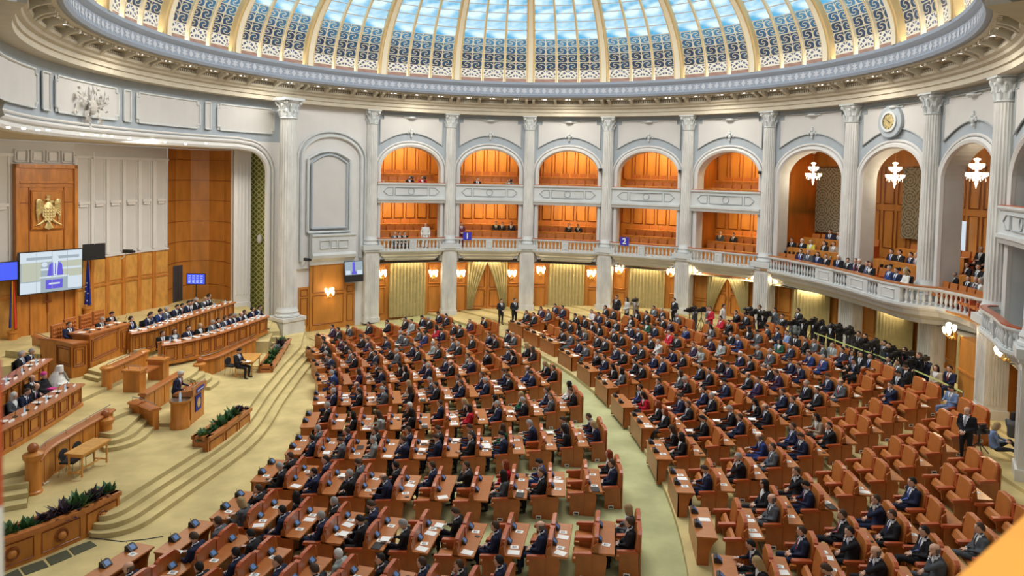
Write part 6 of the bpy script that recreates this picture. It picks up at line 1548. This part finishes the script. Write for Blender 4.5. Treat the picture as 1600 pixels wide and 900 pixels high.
for li, (ctl, n, occ) in enumerate(RIGHT):
    pts = [(i, atf(x, y, 1.08)) for i, x, y in ctl]; deg = min(2, len(pts)-1)
    fx = polyfit([(i, p.x) for i, p in pts], deg); fy = polyfit([(i, p.y) for i, p in pts], deg)
    ps = [V(fx(k), fy(k), 0) for k in range(n)]
    ps = [p+V(sin(heading(p)), cos(heading(p)), 0)*.22 for p in ps]
    f = atf(RF[li][0], RF[li][1], .757); h = heading(f); bk = V(sin(h), cos(h), 0); nr = V(cos(h), -sin(h), 0)
    f = f+bk*.28+nr*.86*(1 if nr.y < 0 else -1)
    gap = 1.22-(ps[0]-V(f.x, f.y, 0)).dot(bk)
    if gap > 0: f = f-bk*gap*.35; ps = [p+bk*gap*.65*(1-.6*k/n) for k, p in enumerate(ps)]
    us = [('front', V(f.x, f.y, 0))]+[('combo' if k < n-1 else 'last', p) for k, p in enumerate(ps)]
    place_line('R', li, us, occ, .75)
print('DEPUTIES', NPERS[0])
bk = V(-1.05, .62, 0)*.9
# ================================================================ STAGE PEOPLE AND THINGS
def facing(n): return math.atan2(n.y, n.x)+pi
def bench_people(path, heads, zf, codes, where, sgn=1, poses=('desk', 'read', 'lap', 'desk', 'turn')):
    for k, ((px, py), code) in enumerate(zip(heads, codes)):
        p = at(px, py, zf+1.25); j = min(range(len(path)-1), key=lambda i: (path[i].lerp(path[i+1], .5)-V(p.x, p.y, 0)).length)
        d = (path[j+1]-path[j]).normalized(); n_ = V(d.y, -d.x, 0)*sgn
        dist = (V(p.x, p.y, 0)-path[j]).dot(n_); p = V(p.x, p.y, 0)-n_*(dist+1.02); rz = facing(n_)
        pose = random.choice(poses) if not code.endswith('f') else random.choice(('fdesk', 'flap'))
        person(V(p.x, p.y, zf), rz, code, pose, where % ORD[k], 'people on the stage benches')
        t = empty('swivel_chair', (p.x, p.y, zf), rz); tag(t, 'dark chair under the %s person, %s' % (ORD[k], (where % 'same').split(', ')[-1]), 'chair', 'dark chairs behind the stage benches')
        MB().box(-.24, .22, -.24, .24, .38, .44).build('seat', 'dark', t); MB().box(.20, .26, -.22, .22, .48, .95).build('backrest', 'dark', t); MB().lathe([(.22, 0), (.05, .06), (.03, .1), (.03, .38)], 8).build('pedestal', 'metal', t)
BH1 = [(256, 521), (268, 516), (282, 511), (290, 506), (305, 501), (317, 498), (330, 495), (340, 493), (350, 491), (361, 489), (372, 486), (384, 482), (395, 480)]
BH2 = [(200, 498), (211, 491), (222, 490), (234, 486), (243, 485), (253, 482), (262, 478), (278, 476), (288, 473), (295, 472), (305, 472), (314, 469), (326, 466), (333, 465), (346, 464)]
bench_people(g1, BH1, 1.35, ['kd', 'gbf', 'nd', 'kyf', 'gg', 'kd', 'gb', 'nb', 'kg', 'no', 'kbf', 'nd', 'nd'], '%s from left on the nearer curved bench')
bench_people(g2, BH2, 1.85, ['kd', 'nd', 'nb', 'bd', 'kd', 'gg', 'nd', 'kd', 'nd', 'kbf', 'kdf', 'kg', 'gyf', 'kd', 'kdf'], '%s from left on the rear curved bench')
bench_people(g3, [(3, 630), (7, 617), (30, 610), (48, 603)], 1.2, ['kb', 'gwf', 'nb', 'ko'], '%s from picture edge on the priests bench')
bench_people(g4, [(4, 553), (32, 553), (47, 547)], 1.5, ['ng', 'kg', 'ng'], '%s from left on the bench behind the priests')
def stageperson(px, py, z, h, rz, code, pose, text, **k):
    p = at(px, py, z+h); o = person(V(p.x, p.y, z), rz, code, pose, 'x', None, **k); o['label'] = text; return o
dn = math.radians(103); hall = V(sin(dn), cos(dn), 0)
stageperson(50, 590, 1.2, 1.27, facing(hall)-.1, 'ko', 'lap', 'man in dark suit seated beside the bishop with magenta cap')
o = stageperson(68, 585, 1.2, 1.27, facing(hall)-.1, 'kg', 'robe', 'seated bishop in black robe with magenta cap and sash')
c = MB(); c.ell((0, 0, .05), (.105, .09, .10), 12, 6); hc_ = V(-.01, 0, 1.255); c.build('magenta_cap', 'magenta', o, loc=hc_+V(.01, 0, .02))
b = MB(); b.box(-.42, -.12, -.12, .12, .66, .78); b.build('magenta_sash', 'magenta', o)
o = stageperson(93, 577, 1.2, 1.27, facing(hall)-.1, 'wg', 'robe', 'seated patriarch in white robe and tall white headdress'); o.color = (.75, .75, .72, 1)
b = MB(); b.lathe([(.115, -.05), (.115, .08), (.10, .2), (.02, .23)], 14); b.build('white_headdress', 'robew', o, loc=hc_)
b = MB(); n = 14; rows = [(.20, .118, .0), (.0, .14, .03), (-.14, .22, .05), (-.4, .33, .08), (-.75, .42, .12)]; vs = []
for z, r, x in rows: vs += [V(x-r*cos(.9+(2*pi-1.8)*k/n), r*sin(.9+(2*pi-1.8)*k/n), z) for k in range(n+1)]
b.add(vs, [(i*(n+1)+k, i*(n+1)+k+1, (i+1)*(n+1)+k+1, (i+1)*(n+1)+k) for i in range(4) for k in range(n)]); b.build('white_veil', 'robew', o, loc=hc_)
for px, py, code, pose, text in ((108, 507, 'nb', 'lap', 'man in navy suit on the lower wing of the presidium'), (155, 498, 'kg', 'desk', 'grey-haired man in dark suit at the presidium centre'), (173, 490, 'kd', 'read', 'man in dark suit at the presidium, nearest the blue flag')):
    stageperson(px, py, 2.15, 1.25, facing(hall)-.25, code, pose, text)
pp_ = [at(60, 575, 1.85), at(88, 585, 1.85), at(203, 548, 1.85), at(196, 530, 1.85), V(-21.5, 8.6, 0)]
q_ = [w0+bk*.7, c2_+bk*.8, c2_+bk*2.6, w0+bk*2.6]; S(MB().prism([(p.x, p.y) for p in q_], 1.8, 2.15, 1, 0).build('floor', ['carpet', 'riser']), 'carpeted presidium platform')
for k, (px, py) in enumerate(((97, 521), (116, 511), (140, 505), (160, 498))):
    p = at(px, py, 2.15+.85); t = empty('high_back_chair', (p.x, p.y, 2.15), facing(hall)-.25); tag(t, 'tufted tan high-backed chair behind the presidium, %s from left' % ORD[k], 'chair', 'tufted tan presidium chairs')
    b = MB(); b.prism([(0, 0)]*0 or [(.18, -.33), (.30, -.33), (.30, .33), (.18, .33)], .4, 1.25, 0)
    for i in range(5):
        for j in range(4): b.ell((.17, -.24+.12*i, .55+.17*j), (.035, .05, .07), 6, 4)
    b.build('backrest', 'leather', t); MB().box(-.30, .2, -.3, .3, .34, .48).build('seat', 'leather', t)
    for s in (-1, 1): MB().box(-.3, .2, s*.33-.04, s*.33+.04, .2, .68).build('armrest', 'arm', t)
    MB().lathe([(.3, 0), (.05, .06), (.04, .34)], 8).build('pedestal', 'edge', t)
o = person(lc+V(-hall.x*.42, -hall.y*.42, 0)+V(0, 0, .12), facing(hall), 'nw', 'lectern', 'x'); o['label'] = 'grey-haired man in navy suit speaking at the lectern'
S(MB().prism([(lc.x+hall.x*a-hall.y*c, lc.y+hall.y*a+hall.x*c) for a, c in ((-1.2, -.8), (-.1, -.8), (-.1, .8), (-1.2, .8))], .6, .72, 1, 0).build('floor', ['carpet', 'riser']))
o = stageperson(372, 550, .6, 1.2, facing(V(.85, -.5, 0)), 'kd', 'read', 'man in black suit writing at the small table right of lectern')
# items on the benches
CM['plate_n'] = MB().prismx([(-.02, 0), (0, .07), (.02, 0)], -.13, .13).mesh('name_plate', 'paper')
mic = MB(); mic.box(-.06, .06, -.05, .05, 0, .03); mic.tube([V(0, 0, .03), V(-.02, 0, .2), V(-.08, 0, .3)], .008, 5); mic.ell((-.09, 0, .31), (.02, .015, .015), 6, 4); CM['mic'] = mic.mesh('microphone', 'black')
bot = MB(); bot.lathe([(.03, 0), (.032, .02), (.032, .15), (.012, .2), (.012, .23)], 8); CM['bottle'] = bot.mesh('water_bottle', 'screengrey')
def bench_items(path, zt, lab, sgn=1, step=.52):
    for k, p in enumerate(resample(path, step)[:-1]):
        q = resample(path, step); d = (q[k+1]-q[k]).normalized(); n_ = V(d.y, -d.x, 0)*sgn; rz = facing(n_); e = ORD[k] if k < 24 else 'last'
        for key, nm, off, lbl, cat, al in (('plate_n', 'name_plate', .10, 'white nameplate', 'nameplate', .26), ('mic', 'microphone', .26, 'black microphone', 'microphone', .05), ('sheet', 'paper_sheet', .42, 'white papers', 'paper', .3), ('bottle', 'water_bottle', .2, 'small water bottle', 'bottle', .45)):
            if key == 'bottle' and k % 2: continue
            if key == 'sheet' and random.random() < .3: continue
            o = bpy.data.objects.new(nm, CM[key]); C.objects.link(o); pp = p+d*al-n_*off; o.location = (pp.x, pp.y, zt); o.rotation_euler.z = rz+random.uniform(-.2, .2)
            tag(o, '%s on %s, %s from its left end' % (lbl, lab, e), cat, '%ss on %s' % (cat, lab))
bench_items(g1, 2.3, 'the nearer curved bench'); bench_items(g2, 2.68, 'the rear curved bench'); bench_items(g3, 2.08, 'the priests bench', step=.6); bench_items(g4, 2.52, 'the bench behind the priests', step=.6)
cc_ = [c0.lerp(c2_, .1)+bk*.45, c2_+bk*.45]
for k in range(5):
    p = cc_[0].lerp(cc_[1], k/4)
    for key, nm, dx, lbl, cat in (('sheet', 'paper_sheet', .15, 'white papers', 'paper'), ('mic', 'microphone', -.2, 'black microphone', 'microphone'), ('folder', 'folder', .35, 'dark folder', 'folder')):
        if key == 'folder' and k not in (1, 3): continue
        o = bpy.data.objects.new(nm, CM[key]); C.objects.link(o); o.location = (p.x+hall.x*-dx, p.y+hall.y*-dx, 3.06); o.rotation_euler.z = facing(hall)+random.uniform(-.3, .3); tag(o, '%s on the presidium centre, %s from its left' % (lbl, ORD[k]), cat, '%ss on the presidium' % cat)

# ================================================================ GALLERY PEOPLE
M['dark_trousers'] = mat('dark_trousers', (.02, .022, .03), .8)
def gperson(px, py, r, zf, code, pose, text):
    st = pose in ('stand', 'film', 'fstand', 'clasp'); h = 1.66 if st else 1.26
    p = atr(px, py, r)
    for _ in range(6):      # settle on the floor height at this radius
        q = at(px, py, zf+h); break
    a = math.atan2(p.x, p.y); loc = pol(a, r, zf)
    o = person(loc, -a+pi/2+random.uniform(-.2, .2), code, pose, 'x', 'people in the galleries'); o['label'] = text; return o
U, L_ = 8.66, 5.06
for px, py, r, z, c_, ps, tx in (
 (599, 268, 19.8, U-.25, 'gg', 'lap', 'man in grey jacket seated at the left of the first upper gallery bay'),
 (611, 275, 19.9, U-.3, 'kbf', 'flap', 'dark-haired woman low behind the parapet of the first upper bay'),
 (622, 275, 19.9, U-.3, 'cdf', 'flap', 'woman in teal top behind the parapet of first upper bay'),
 (640, 266, 19.6, U-.25, 'kd', 'film', 'cameraman in black in the first upper gallery bay'),
 (660, 267, 19.7, U-.25, 'rb', 'film', 'cameraman in pink-white vest in the first upper gallery bay'),
 (746, 267, 19.7, U-.3, 'kd', 'clasp', 'man in dark jacket standing in the second upper gallery bay'),
 (774, 279, 19.8, U-.3, 'kb', 'phone', 'photographer low behind the parapet of second upper bay'),
 (797, 269, 19.6, U-.3, 'lb', 'film', 'cameraman in striped shirt at the right of second upper bay'),
 (617, 365, 19.7, L_-.2, 'gg', 'lap', 'grey-haired man behind the first lower balcony, leftmost of three'),
 (624, 366, 19.7, L_-.2, 'kd', 'lap', 'dark-haired man behind the first lower balcony, middle of three'),
 (632, 366, 19.7, L_-.2, 'kb', 'lap', 'man behind the first lower balcony, rightmost of three'),
 (665, 347, 19.6, L_, 'wo', 'stand', 'bald man in white shirt standing on the first lower balcony'),
 (721, 337, 19.8, L_+.1, 'md', 'clasp', 'man in dark red jacket standing in the second lower bay'),
 (775, 352, 22.0, L_+.4, 'kd', 'lap', 'man in black suit, second lower bay, left of the pair'),
 (785, 352, 22.0, L_+.4, 'kb', 'chin', 'man in black suit, second lower bay, right of the pair'),
 (799, 351, 22.0, L_+.4, 'nd', 'lap', 'man in navy suit at the right end of second lower bay'),
 (889, 355, 22.0, L_+.4, 'kd', 'chin', 'man in black suit in the third lower bay, left one'),
 (904, 356, 22.0, L_+.4, 'kd', 'desk', 'man in black suit in the third lower bay, right one'),
 (1125, 367, 22.0, L_+.4, 'gg', 'lap', 'man in grey suit in the fifth lower bay, left one'),
 (1146, 369, 22.0, L_+.4, 'kd', 'lap', 'man in black suit in the fifth lower bay, right one')):
    gperson(px, py, r, z, c_, ps, tx)
def big(px, py, z, code, tx):
    r = 20.4 if z == 5.6 else 21.9; p = atr(px, py, r); pose = 'flap'
    if z < 5.3:
        p = atr(px, py, 18.2); j = min(range(len(bp)-1), key=lambda i: abs(math.atan2(*bp[i].lerp(bp[i+1], .5).xy)-math.atan2(p.x, p.y))); m_ = bp[j].lerp(bp[j+1], .5); rr_ = math.hypot(m_.x, m_.y)+.85; p = atr(px, py, rr_)
    a = math.atan2(p.x, p.y); pose = 'flap' if code.endswith('f') else random.choice(('lap', 'cross', 'lap', 'turn'))
    o = person(V(p.x, p.y, z), -a+pi/2+random.uniform(-.2, .3), code, pose, 'x', 'people in the tall arch galleries'); o['label'] = tx
front = [(1251, 391, 'pd'), (1263, 391, 'gg'), (1278, 392, 'nd'), (1291, 399, 'kb'), (1310, 402, 'kw'), (1325, 407, 'kd'), (1337, 406, 'nb'), (1343, 401, 'kw'), (1356, 404, 'gb'), (1360, 410, 'krf'), (1390, 413, 'bg'), (1401, 414, 'nd'), (1415, 418, 'wyf'), (1419, 414, 'kd'), (1480, 425, 'nd'), (1491, 427, 'kg'), (1513, 433, 'kd'), (1525, 436, 'gg'), (1533, 438, 'tgf'), (1548, 441, 'ko')]
for k, (x, y, c_) in enumerate(front): big(x, y, 5.12, c_, '%s %s in %s, front row of bulging balcony, %s from left' % (HAIRC[c_[1]][0], {'f': 'woman'}.get(c_[-1], 'man'), SUITC[c_[0]][0], ORD[k]))
for k, (x, y, z, c_, tx) in enumerate(((1237, 379, 5.6, 'kd', 'dark-suited man, second row of first tall arch, leftmost'), (1253, 377, 5.6, 'kw', 'grey-haired man, second row of first tall arch'), (1267, 379, 5.6, 'yyf', 'woman in yellow jacket in the first tall arch'), (1288, 380, 5.6, 'kb', 'man in dark jacket beside the tan jacket, first tall arch'), (1303, 381, 5.6, 'tb', 'man in tan jacket at the right of first tall arch'),
    (1297, 364, 6.15, 'nd', 'man in dark suit, top row of first tall arch, left one'), (1310, 366, 6.15, 'kd', 'man in dark suit, top row of first tall arch, right one'),
    (1394, 373, 5.6, 'kd', 'dark-suited man in the middle tall arch, leftmost'), (1407, 372, 5.6, 'kd', 'dark-suited man in the middle tall arch, second'), (1424, 378, 5.6, 'nd', 'dark-suited man in the middle tall arch, third'), (1433, 376, 5.6, 'lg', 'man in light grey in the middle tall arch'),
    (1511, 411, 5.6, 'kd', 'dark-suited man, second row of last tall arch, left one'), (1529, 411, 5.6, 'kd', 'dark-suited man, second row of last tall arch, middle one'), (1543, 413, 5.6, 'lbf', 'woman in pale jacket in the last tall arch'), (1533, 388, 6.15, 'kg', 'dark-suited man, top row of last tall arch, left one'), (1548, 389, 6.15, 'ko', 'dark-suited man, top row of last tall arch, right one'))): big(x, y, z, c_, tx)

# ================================================================ PRESS
def tripod_cam(p, rz, h, text):
    t = empty('tripod_camera', p, rz); tag(t, text, 'camera', 'press cameras on tripods')
    for k in range(3):
        a = 2*pi*k/3; MB().tube([V(cos(a)*.42, sin(a)*.42, 0), V(0, 0, h-.35)], .02, 5).build('leg', 'black', t)
    MB().tube([V(0, 0, h-.45), V(0, 0, h-.05)], .03, 6).build('pole', 'black', t)
    MB().box(-.22, .26, -.08, .08, h-.05, h+.17).box(.0, .25, -.03, .03, h+.17, h+.25).build('camera_body', 'black', t)
    MB().tube([V(-.22, 0, h+.06), V(-.42, 0, h+.06)], [.055, .07], 10).build('lens', 'black', t); MB().box(.05, .2, -.2, -.1, h+.0, h+.12).build('viewfinder', 'black', t)
def stander(px, py, code, pose, text, rz=None, hh=1.66):
    z = 1.
    for _ in range(8): p = at(px, py, z+hh); z = zcont(p)
    p.z = zstep(rho(p)); rz = rz if rz is not None else pi/2-heading(p)+random.uniform(-.4, .4)
    o = person(p, rz, code, pose, 'x', 'press and staff'); o['label'] = text; return o
for px, py, code, pose, text, rz in (
 (783, 467, 'kd', 'clasp', 'man in black suit standing by the gold drapes, nearer the stage', 1.9), (804, 469, 'kd', 'clasp', 'man in black suit standing by the gold drapes, nearer the aisle', 1.9),
 (964, 463, 'kd', 'stand', 'man in black suit and white shirt standing against the rear column', None), (980, 466, 'wdf', 'fstand', 'woman in white blouse and black trousers standing at the rear', None), (994, 466, 'tb', 'film', 'photographer in beige coat filming at the rear', None),
 (1054, 468, 'kd', 'clasp', 'man in black shirt standing beside a tripod at the rear', None), (1130, 479, 'wd', 'stand', 'man in white jacket with back turned before the drapes', 2.2), (1110, 480, 'rb', 'clasp', 'man in pink patterned shirt among the tripods', None),
 (1188, 479, 'kb', 'stand', 'man in dark jacket standing behind the last benches', None), (1248, 485, 'kd', 'stand', 'man in dark suit standing above the crowd of cameras', None), (1438, 553, 'kb', 'clasp', 'man in black shirt standing by the wood wall near cameras', None)):
    stander(px, py, code, pose, text, rz)
random.seed(11)
line = [(1078, 484), (1096, 486), (1165, 486), (1178, 488), (1198, 488), (1212, 496), (1226, 500), (1238, 503), (1256, 500), (1268, 504), (1280, 508), (1300, 511), (1312, 515), (1328, 524), (1338, 528), (1350, 533), (1364, 540), (1378, 545), (1392, 549), (1402, 552), (1412, 556), (1424, 560)]
for k, (x, y) in enumerate(line):
    z = 1.2
    for _ in range(8): p = at(x, y, z+1.5); z = zcont(p)
    p.z = zstep(rho(p)); rz = pi/2-heading(p)+random.uniform(-.3, .5)
    if k % 3 != 2: tripod_cam(p, rz, random.uniform(1.35, 1.65), 'black press camera on a tripod, %s along the rear press line' % ORD[k])
    bkv = V(sin(heading(p)), cos(heading(p)), 0); side = V(-bkv.y, bkv.x, 0)
    q = p+bkv*.55+side*random.uniform(-.3, .3); q.z = p.z
    if math.hypot(q.x, q.y) < 19.2: o = person(q, rz, random.choice(['kd', 'kd', 'kb', 'gd', 'nd', 'kdf', 'lb']), random.choice(['film', 'stand', 'clasp', 'film']), 'x', 'press and staff'); o['label'] = 'camera operator behind the press line, %s from the drapes' % ORD[k]
for k in range(16):
    x = 1200+k*14.5; y = 512+k*4.0+random.uniform(-3, 3); z = 1.3
    for _ in range(8): p = at(x, y, z+1.2); z = zcont(p)
    p.z = zstep(rho(p)); rz = pi/2-heading(p)
    if math.hypot(p.x, p.y) > 18.7: continue
    o = person(p, rz+random.uniform(-.6, .6), random.choice(['kd', 'kb', 'gd', 'kdf', 'nd', 'cd', 'lb']), random.choice(['lap', 'phone', 'turn']) , 'x', 'press and staff'); o['label'] = 'seated reporter in front of the press tripods, %s from the drapes' % ORD[k]
    t = empty('folding_chair', p, rz); tag(t, 'low dark stool of the reporter, %s from the drapes' % ORD[k], 'stool', 'stools of the reporters')
    MB().box(-.2, .2, -.2, .2, .36, .42).build('seat', 'dark', t)
    for sx in (-1, 1):
        for sy in (-1, 1): MB().tube([V(sx*.18, sy*.18, 0), V(sx*.16, sy*.16, .37)], .014, 5).build('leg', 'metal', t)
# individuals at the right
def pz(px, py, h, z=1.68): p = at(px, py, z+h); p.z = z; return p
o = person(pz(1512, 640, 1.66, 1.56), pi/2-1.7+.4, 'ko', 'clasp', 'x', 'press and staff'); o['label'] = 'bald man in black suit standing with a camera behind the last benches'
tripod_cam(pz(1531, 668, .9, 1.6), 0, .75, 'small low tripod behind the standing bald man')
for (px, py, c_, ps, tx) in ((1463, 574, 'tdf', 'flap', 'woman in cream top seated by the gold curtain at the right'), (1484, 576, 'nd', 'lap', 'man in navy tracksuit top seated by the wood wall at right'), (1488, 612, 'cd', 'phone', 'man in pale blue shirt crouching by the last benches'), (1405, 588, 'kd', 'phone', 'photographer in black crouching behind the benches'), (1338, 562, 'kd', 'desk', 'photographer in black leaning on a bench back')):
    p = pz(px, py, 1.26 if ps != 'phone' else 1.1, 1.56); person(p, pi/2-heading(p)+.2, c_, ps, 'x', 'press and staff')['label'] = tx
    t = empty('folding_chair', p, pi/2-heading(p)); tag(t, 'dark low stool under the '+' '.join(tx.split()[:6]), 'stool', 'stools of the reporters'); MB().box(-.2, .2, -.2, .2, .36, .42).build('seat', 'dark', t)
    for sx in (-1, 1):
        for sy in (-1, 1): MB().tube([V(sx*.18, sy*.18, 0), V(sx*.16, sy*.16, .37)], .014, 5).build('leg', 'metal', t)
J = dict(hip=V(0, 0, .12), waist=V(.04, 0, .32), chest=V(.05, 0, .55), neck=V(.0, 0, .72), head=V(-.06, 0, .865), lsh=V(.03, .17, .65), rsh=V(.03, -.17, .65), lel=V(-.12, .22, .42), rel=V(-.12, -.22, .42), lwr=V(-.32, .1, .42), rwr=V(-.32, -.1, .42),
         lhj=V(-.03, .09, .11), rhj=V(-.03, -.09, .11), lkn=V(-.46, .14, .2), rkn=V(-.42, -.13, .42), lan=V(-.88, .15, .09), ran=V(-.66, -.12, .12), lto=V(-.93, .17, .24), rto=V(-.86, -.13, .04))
PM['floor'] = figure('floor_sitting_person', J, True, pitch=.3)
for (px, py, c_, tx, rz) in ((1555, 668, 'cyf', 'blonde woman in light blue top sitting on the carpet', -.9), (1583, 652, 'gdf', 'dark-haired person with laptop sitting against the big pier', .3)):
    p = pz(px, py, .8, 1.56); o = bpy.data.objects.new('person', PM['floor']); C.objects.link(o); o.location = p; o.rotation_euler.z = rz+pi; o.color = (*SUITC[c_[0]][1], 1)
    hh = bpy.data.objects.new('hair', HM['bob']); C.objects.link(hh); hh.parent = o; hh.location = V(-.06, 0, .865); hh.rotation_euler = (0, -.3, 0); hh.color = (*HAIRC[c_[1]][1], 1); tag(o, tx, 'person', 'press and staff')
# barrier tape
tp = [at(x, y, 1.6+.95) for x, y in ((1272, 520), (1300, 530), (1335, 543), (1370, 555), (1395, 565))]; tp2 = [at(x, y, 1.6+.95) for x, y in ((1428, 578), (1460, 592), (1505, 613))]
for k, l in enumerate((tp, tp2)):
    b = MB()
    for a, c in zip(l[:-1], l[1:]): b.box(0, (c-a).length, -.006, .006, -.03, .03, 0, Matrix.Translation(a) @ Matrix.Rotation(math.atan2((c-a).y, (c-a).x), 4, 'Z'))
    tag(b.build('barrier_tape', 'tape'), ('yellow-green tape in front of the press cameras', 'yellow-green tape before the two seated people at right')[k], 'tape')
    for q, p in enumerate((l[0], l[-1])):
        o = MB().lathe([(.14, 0), (.14, .03), (.02, .05), (.02, p.z-1.5)], 8).build('barrier_post', 'metal', loc=(p.x, p.y, 1.56)); tag(o, 'thin metal post holding the %s stretch of tape, its %s end' % (('press', 'right-hand')[k], ('stage', 'far')[q]), 'post')
# numbered signs
for txt, px, py, lab in (('1', 730, 369, 'blue sign with white number one on the second balcony'), ('2', 976, 377, 'blue sign with white number two on the fourth balcony')):
    a, z = ang_px(px, py, 18.15); t = empty('number_sign', pol(a, 18.1, z), -a); tag(t, lab, 'sign'); MB().box(-.30, .30, -.02, .02, -.28, .28).build('board', 'signblue', t)
    cu = bpy.data.curves.new('digit', 'FONT'); cu.body = txt; cu.size = .55; cu.align_x = 'CENTER'; cu.align_y = 'CENTER'; cu.extrude = .004; cu.materials.append(M['paper']); cu.offset = .012
    o = bpy.data.objects.new('digit', cu); C.objects.link(o); bpy.context.view_layer.update(); me = bpy.data.meshes.new_from_object(o.evaluated_get(bpy.context.evaluated_depsgraph_get())); bpy.data.objects.remove(o); o = bpy.data.objects.new('digit', me); C.objects.link(o); o.parent = t; o.location = (0, -.035, 0); o.rotation_euler = (pi/2, 0, 0)
for k, i in enumerate((2, 3, 4)):
    a = colang(i+1)-.55/19; cctv('loudspeaker', pol(a, 19.0, 10.9), -a+.4, 'small speaker in the upper arch, %s bay from stage' % ORD[i])
for k, i in enumerate((1,)):
    a = colang(0)-.9/19
# exit lamps over the lower wall
# ================================================================ FOREGROUND RAIL
ra = at(1612, 795, 9.75); rb = at(1470, 925, 9.75); d = (rb-ra).normalized(); n_ = V(-d.y, d.x, 0)
if (CAM-ra).dot(n_) < 0: n_ = -n_
ra2, rb2 = ra-d*2.5, rb+d*2.5
T = Matrix.Translation(V(ra2.x, ra2.y, 0)) @ Matrix(((d.x, n_.x, 0, 0), (d.y, n_.y, 0, 0), (0, 0, 1, 0), (0, 0, 0, 1)))
t = empty('gallery_parapet'); tag(t, 'blurred orange wooden parapet cap at the bottom right corner', 'parapet')
MB().box(0, (rb2-ra2).length, -.0, .5, 9.68, 9.75, 0, T).build('wooden_cap', 'raily', t)
MB().box(0, (rb2-ra2).length, .08, .4, 8.66, 9.68, 0, T).build('wall_panel', 'stone', t)

# ---------------------------------------------------------------- beyond three hundred: the farthest deputies become one crowd
import numpy as np
bpy.context.view_layer.update()
allp = [o for o in bpy.data.objects if o.get('category') == 'person']
cand = sorted([o for o in allp if o.get('group') in ('seated deputies', 'press and staff', 'people in the galleries')], key=lambda o: -(o.location-CAM).length)
merge = cand[:max(0, len(allp)-300)]
def attrmat(name, rough):
    m, nt, b = nodes(name); at_ = N(nt, 'ShaderNodeAttribute'); at_.attribute_name = 'cloth'; b.inputs['Roughness'].default_value = rough
    nt.links.new(at_.outputs['Color'], b.inputs['Base Color']); return m
cm = attrmat('crowd_cloth', .8); mats = [cm]; midx = {}
VV, LV, LS, LT, MI, CO = [], [], [], [], [], []; vo = lo_ = 0
for o in merge:
    for q in [o]+list(o.children):
        me = q.data; nv, nl, npl = len(me.vertices), len(me.loops), len(me.polygons)
        co = np.empty(nv*3, 'f'); me.vertices.foreach_get('co', co); co = co.reshape(-1, 3)
        mw = np.array(o.matrix_world @ (q.matrix_basis if q is not o else Matrix.Identity(4))); co = co @ mw[:3, :3].T+mw[:3, 3]
        lv = np.empty(nl, 'i'); me.loops.foreach_get('vertex_index', lv); ls = np.empty(npl, 'i'); me.polygons.foreach_get('loop_start', ls)
        lt = np.empty(npl, 'i'); me.polygons.foreach_get('loop_total', lt); mi = np.empty(npl, 'i'); me.polygons.foreach_get('material_index', mi)
        mp = []
        for s in me.materials:
            if s in (M['suit'], M['hair'], M['tie']): mp.append(0)
            else:
                if s.name not in midx: midx[s.name] = len(mats); mats.append(s)
                mp.append(midx[s.name])
        VV.append(co); LV.append(lv+vo); LS.append(ls+lo_); LT.append(lt); MI.append(np.array(mp)[mi]); c = np.tile(np.array(q.color[:], 'f'), (nv, 1)); CO.append(c); vo += nv; lo_ += nl
if merge:
    VV, LV, LS, LT, MI, CO = [np.concatenate(x) for x in (VV, LV, LS, LT, MI, CO)]
    me = bpy.data.meshes.new('seated_crowd'); me.vertices.add(len(VV)); me.vertices.foreach_set('co', VV.astype('f').ravel()); me.loops.add(len(LV)); me.loops.foreach_set('vertex_index', LV.astype('i'))
    me.polygons.add(len(LS)); me.polygons.foreach_set('loop_start', LS.astype('i')); me.polygons.foreach_set('loop_total', LT.astype('i')); me.polygons.foreach_set('material_index', MI.astype('i'))
    for m in mats: me.materials.append(m)
    ca = me.color_attributes.new('cloth', 'FLOAT_COLOR', 'POINT'); ca.data.foreach_set('color', CO.astype('f').ravel())
    me.update(calc_edges=True); me.validate(); me.polygons.foreach_set('use_smooth', np.ones(len(LS), bool))
    o = bpy.data.objects.new('seated_crowd', me); C.objects.link(o); tag(o, 'farthest seated deputies and press along the rear wall', 'crowd', kind='stuff')
    for q in merge:
        for c in list(q.children): bpy.data.objects.remove(c)
        bpy.data.objects.remove(q)

# left edge: end of the near parapet
g0 = CAM+(FW+RT*((4-800)/F)-UP*((700-450-SY)/F))*1.6; fw2 = V(g0.x-CAM.x, g0.y-CAM.y, 0).normalized(); tt = V(fw2.y, -fw2.x, 0)
T = Matrix.Translation(V(g0.x, g0.y, 0)) @ Matrix(((tt.x, fw2.x, 0, 0), (tt.y, fw2.y, 0, 0), (0, 0, 1, 0), (0, 0, 0, 1)))
t = empty('gallery_parapet'); tag(t, 'blurred end of a near parapet at the left picture edge', 'parapet')
MB().box(-.6, 0, 0, .25, 9.72, 10.0, 0, T).build('wooden_cap', 'arm', t); MB().box(-.6, 0, 0, .25, 8.66, 9.72, 0, T).build('wall_panel', 'stone', t)
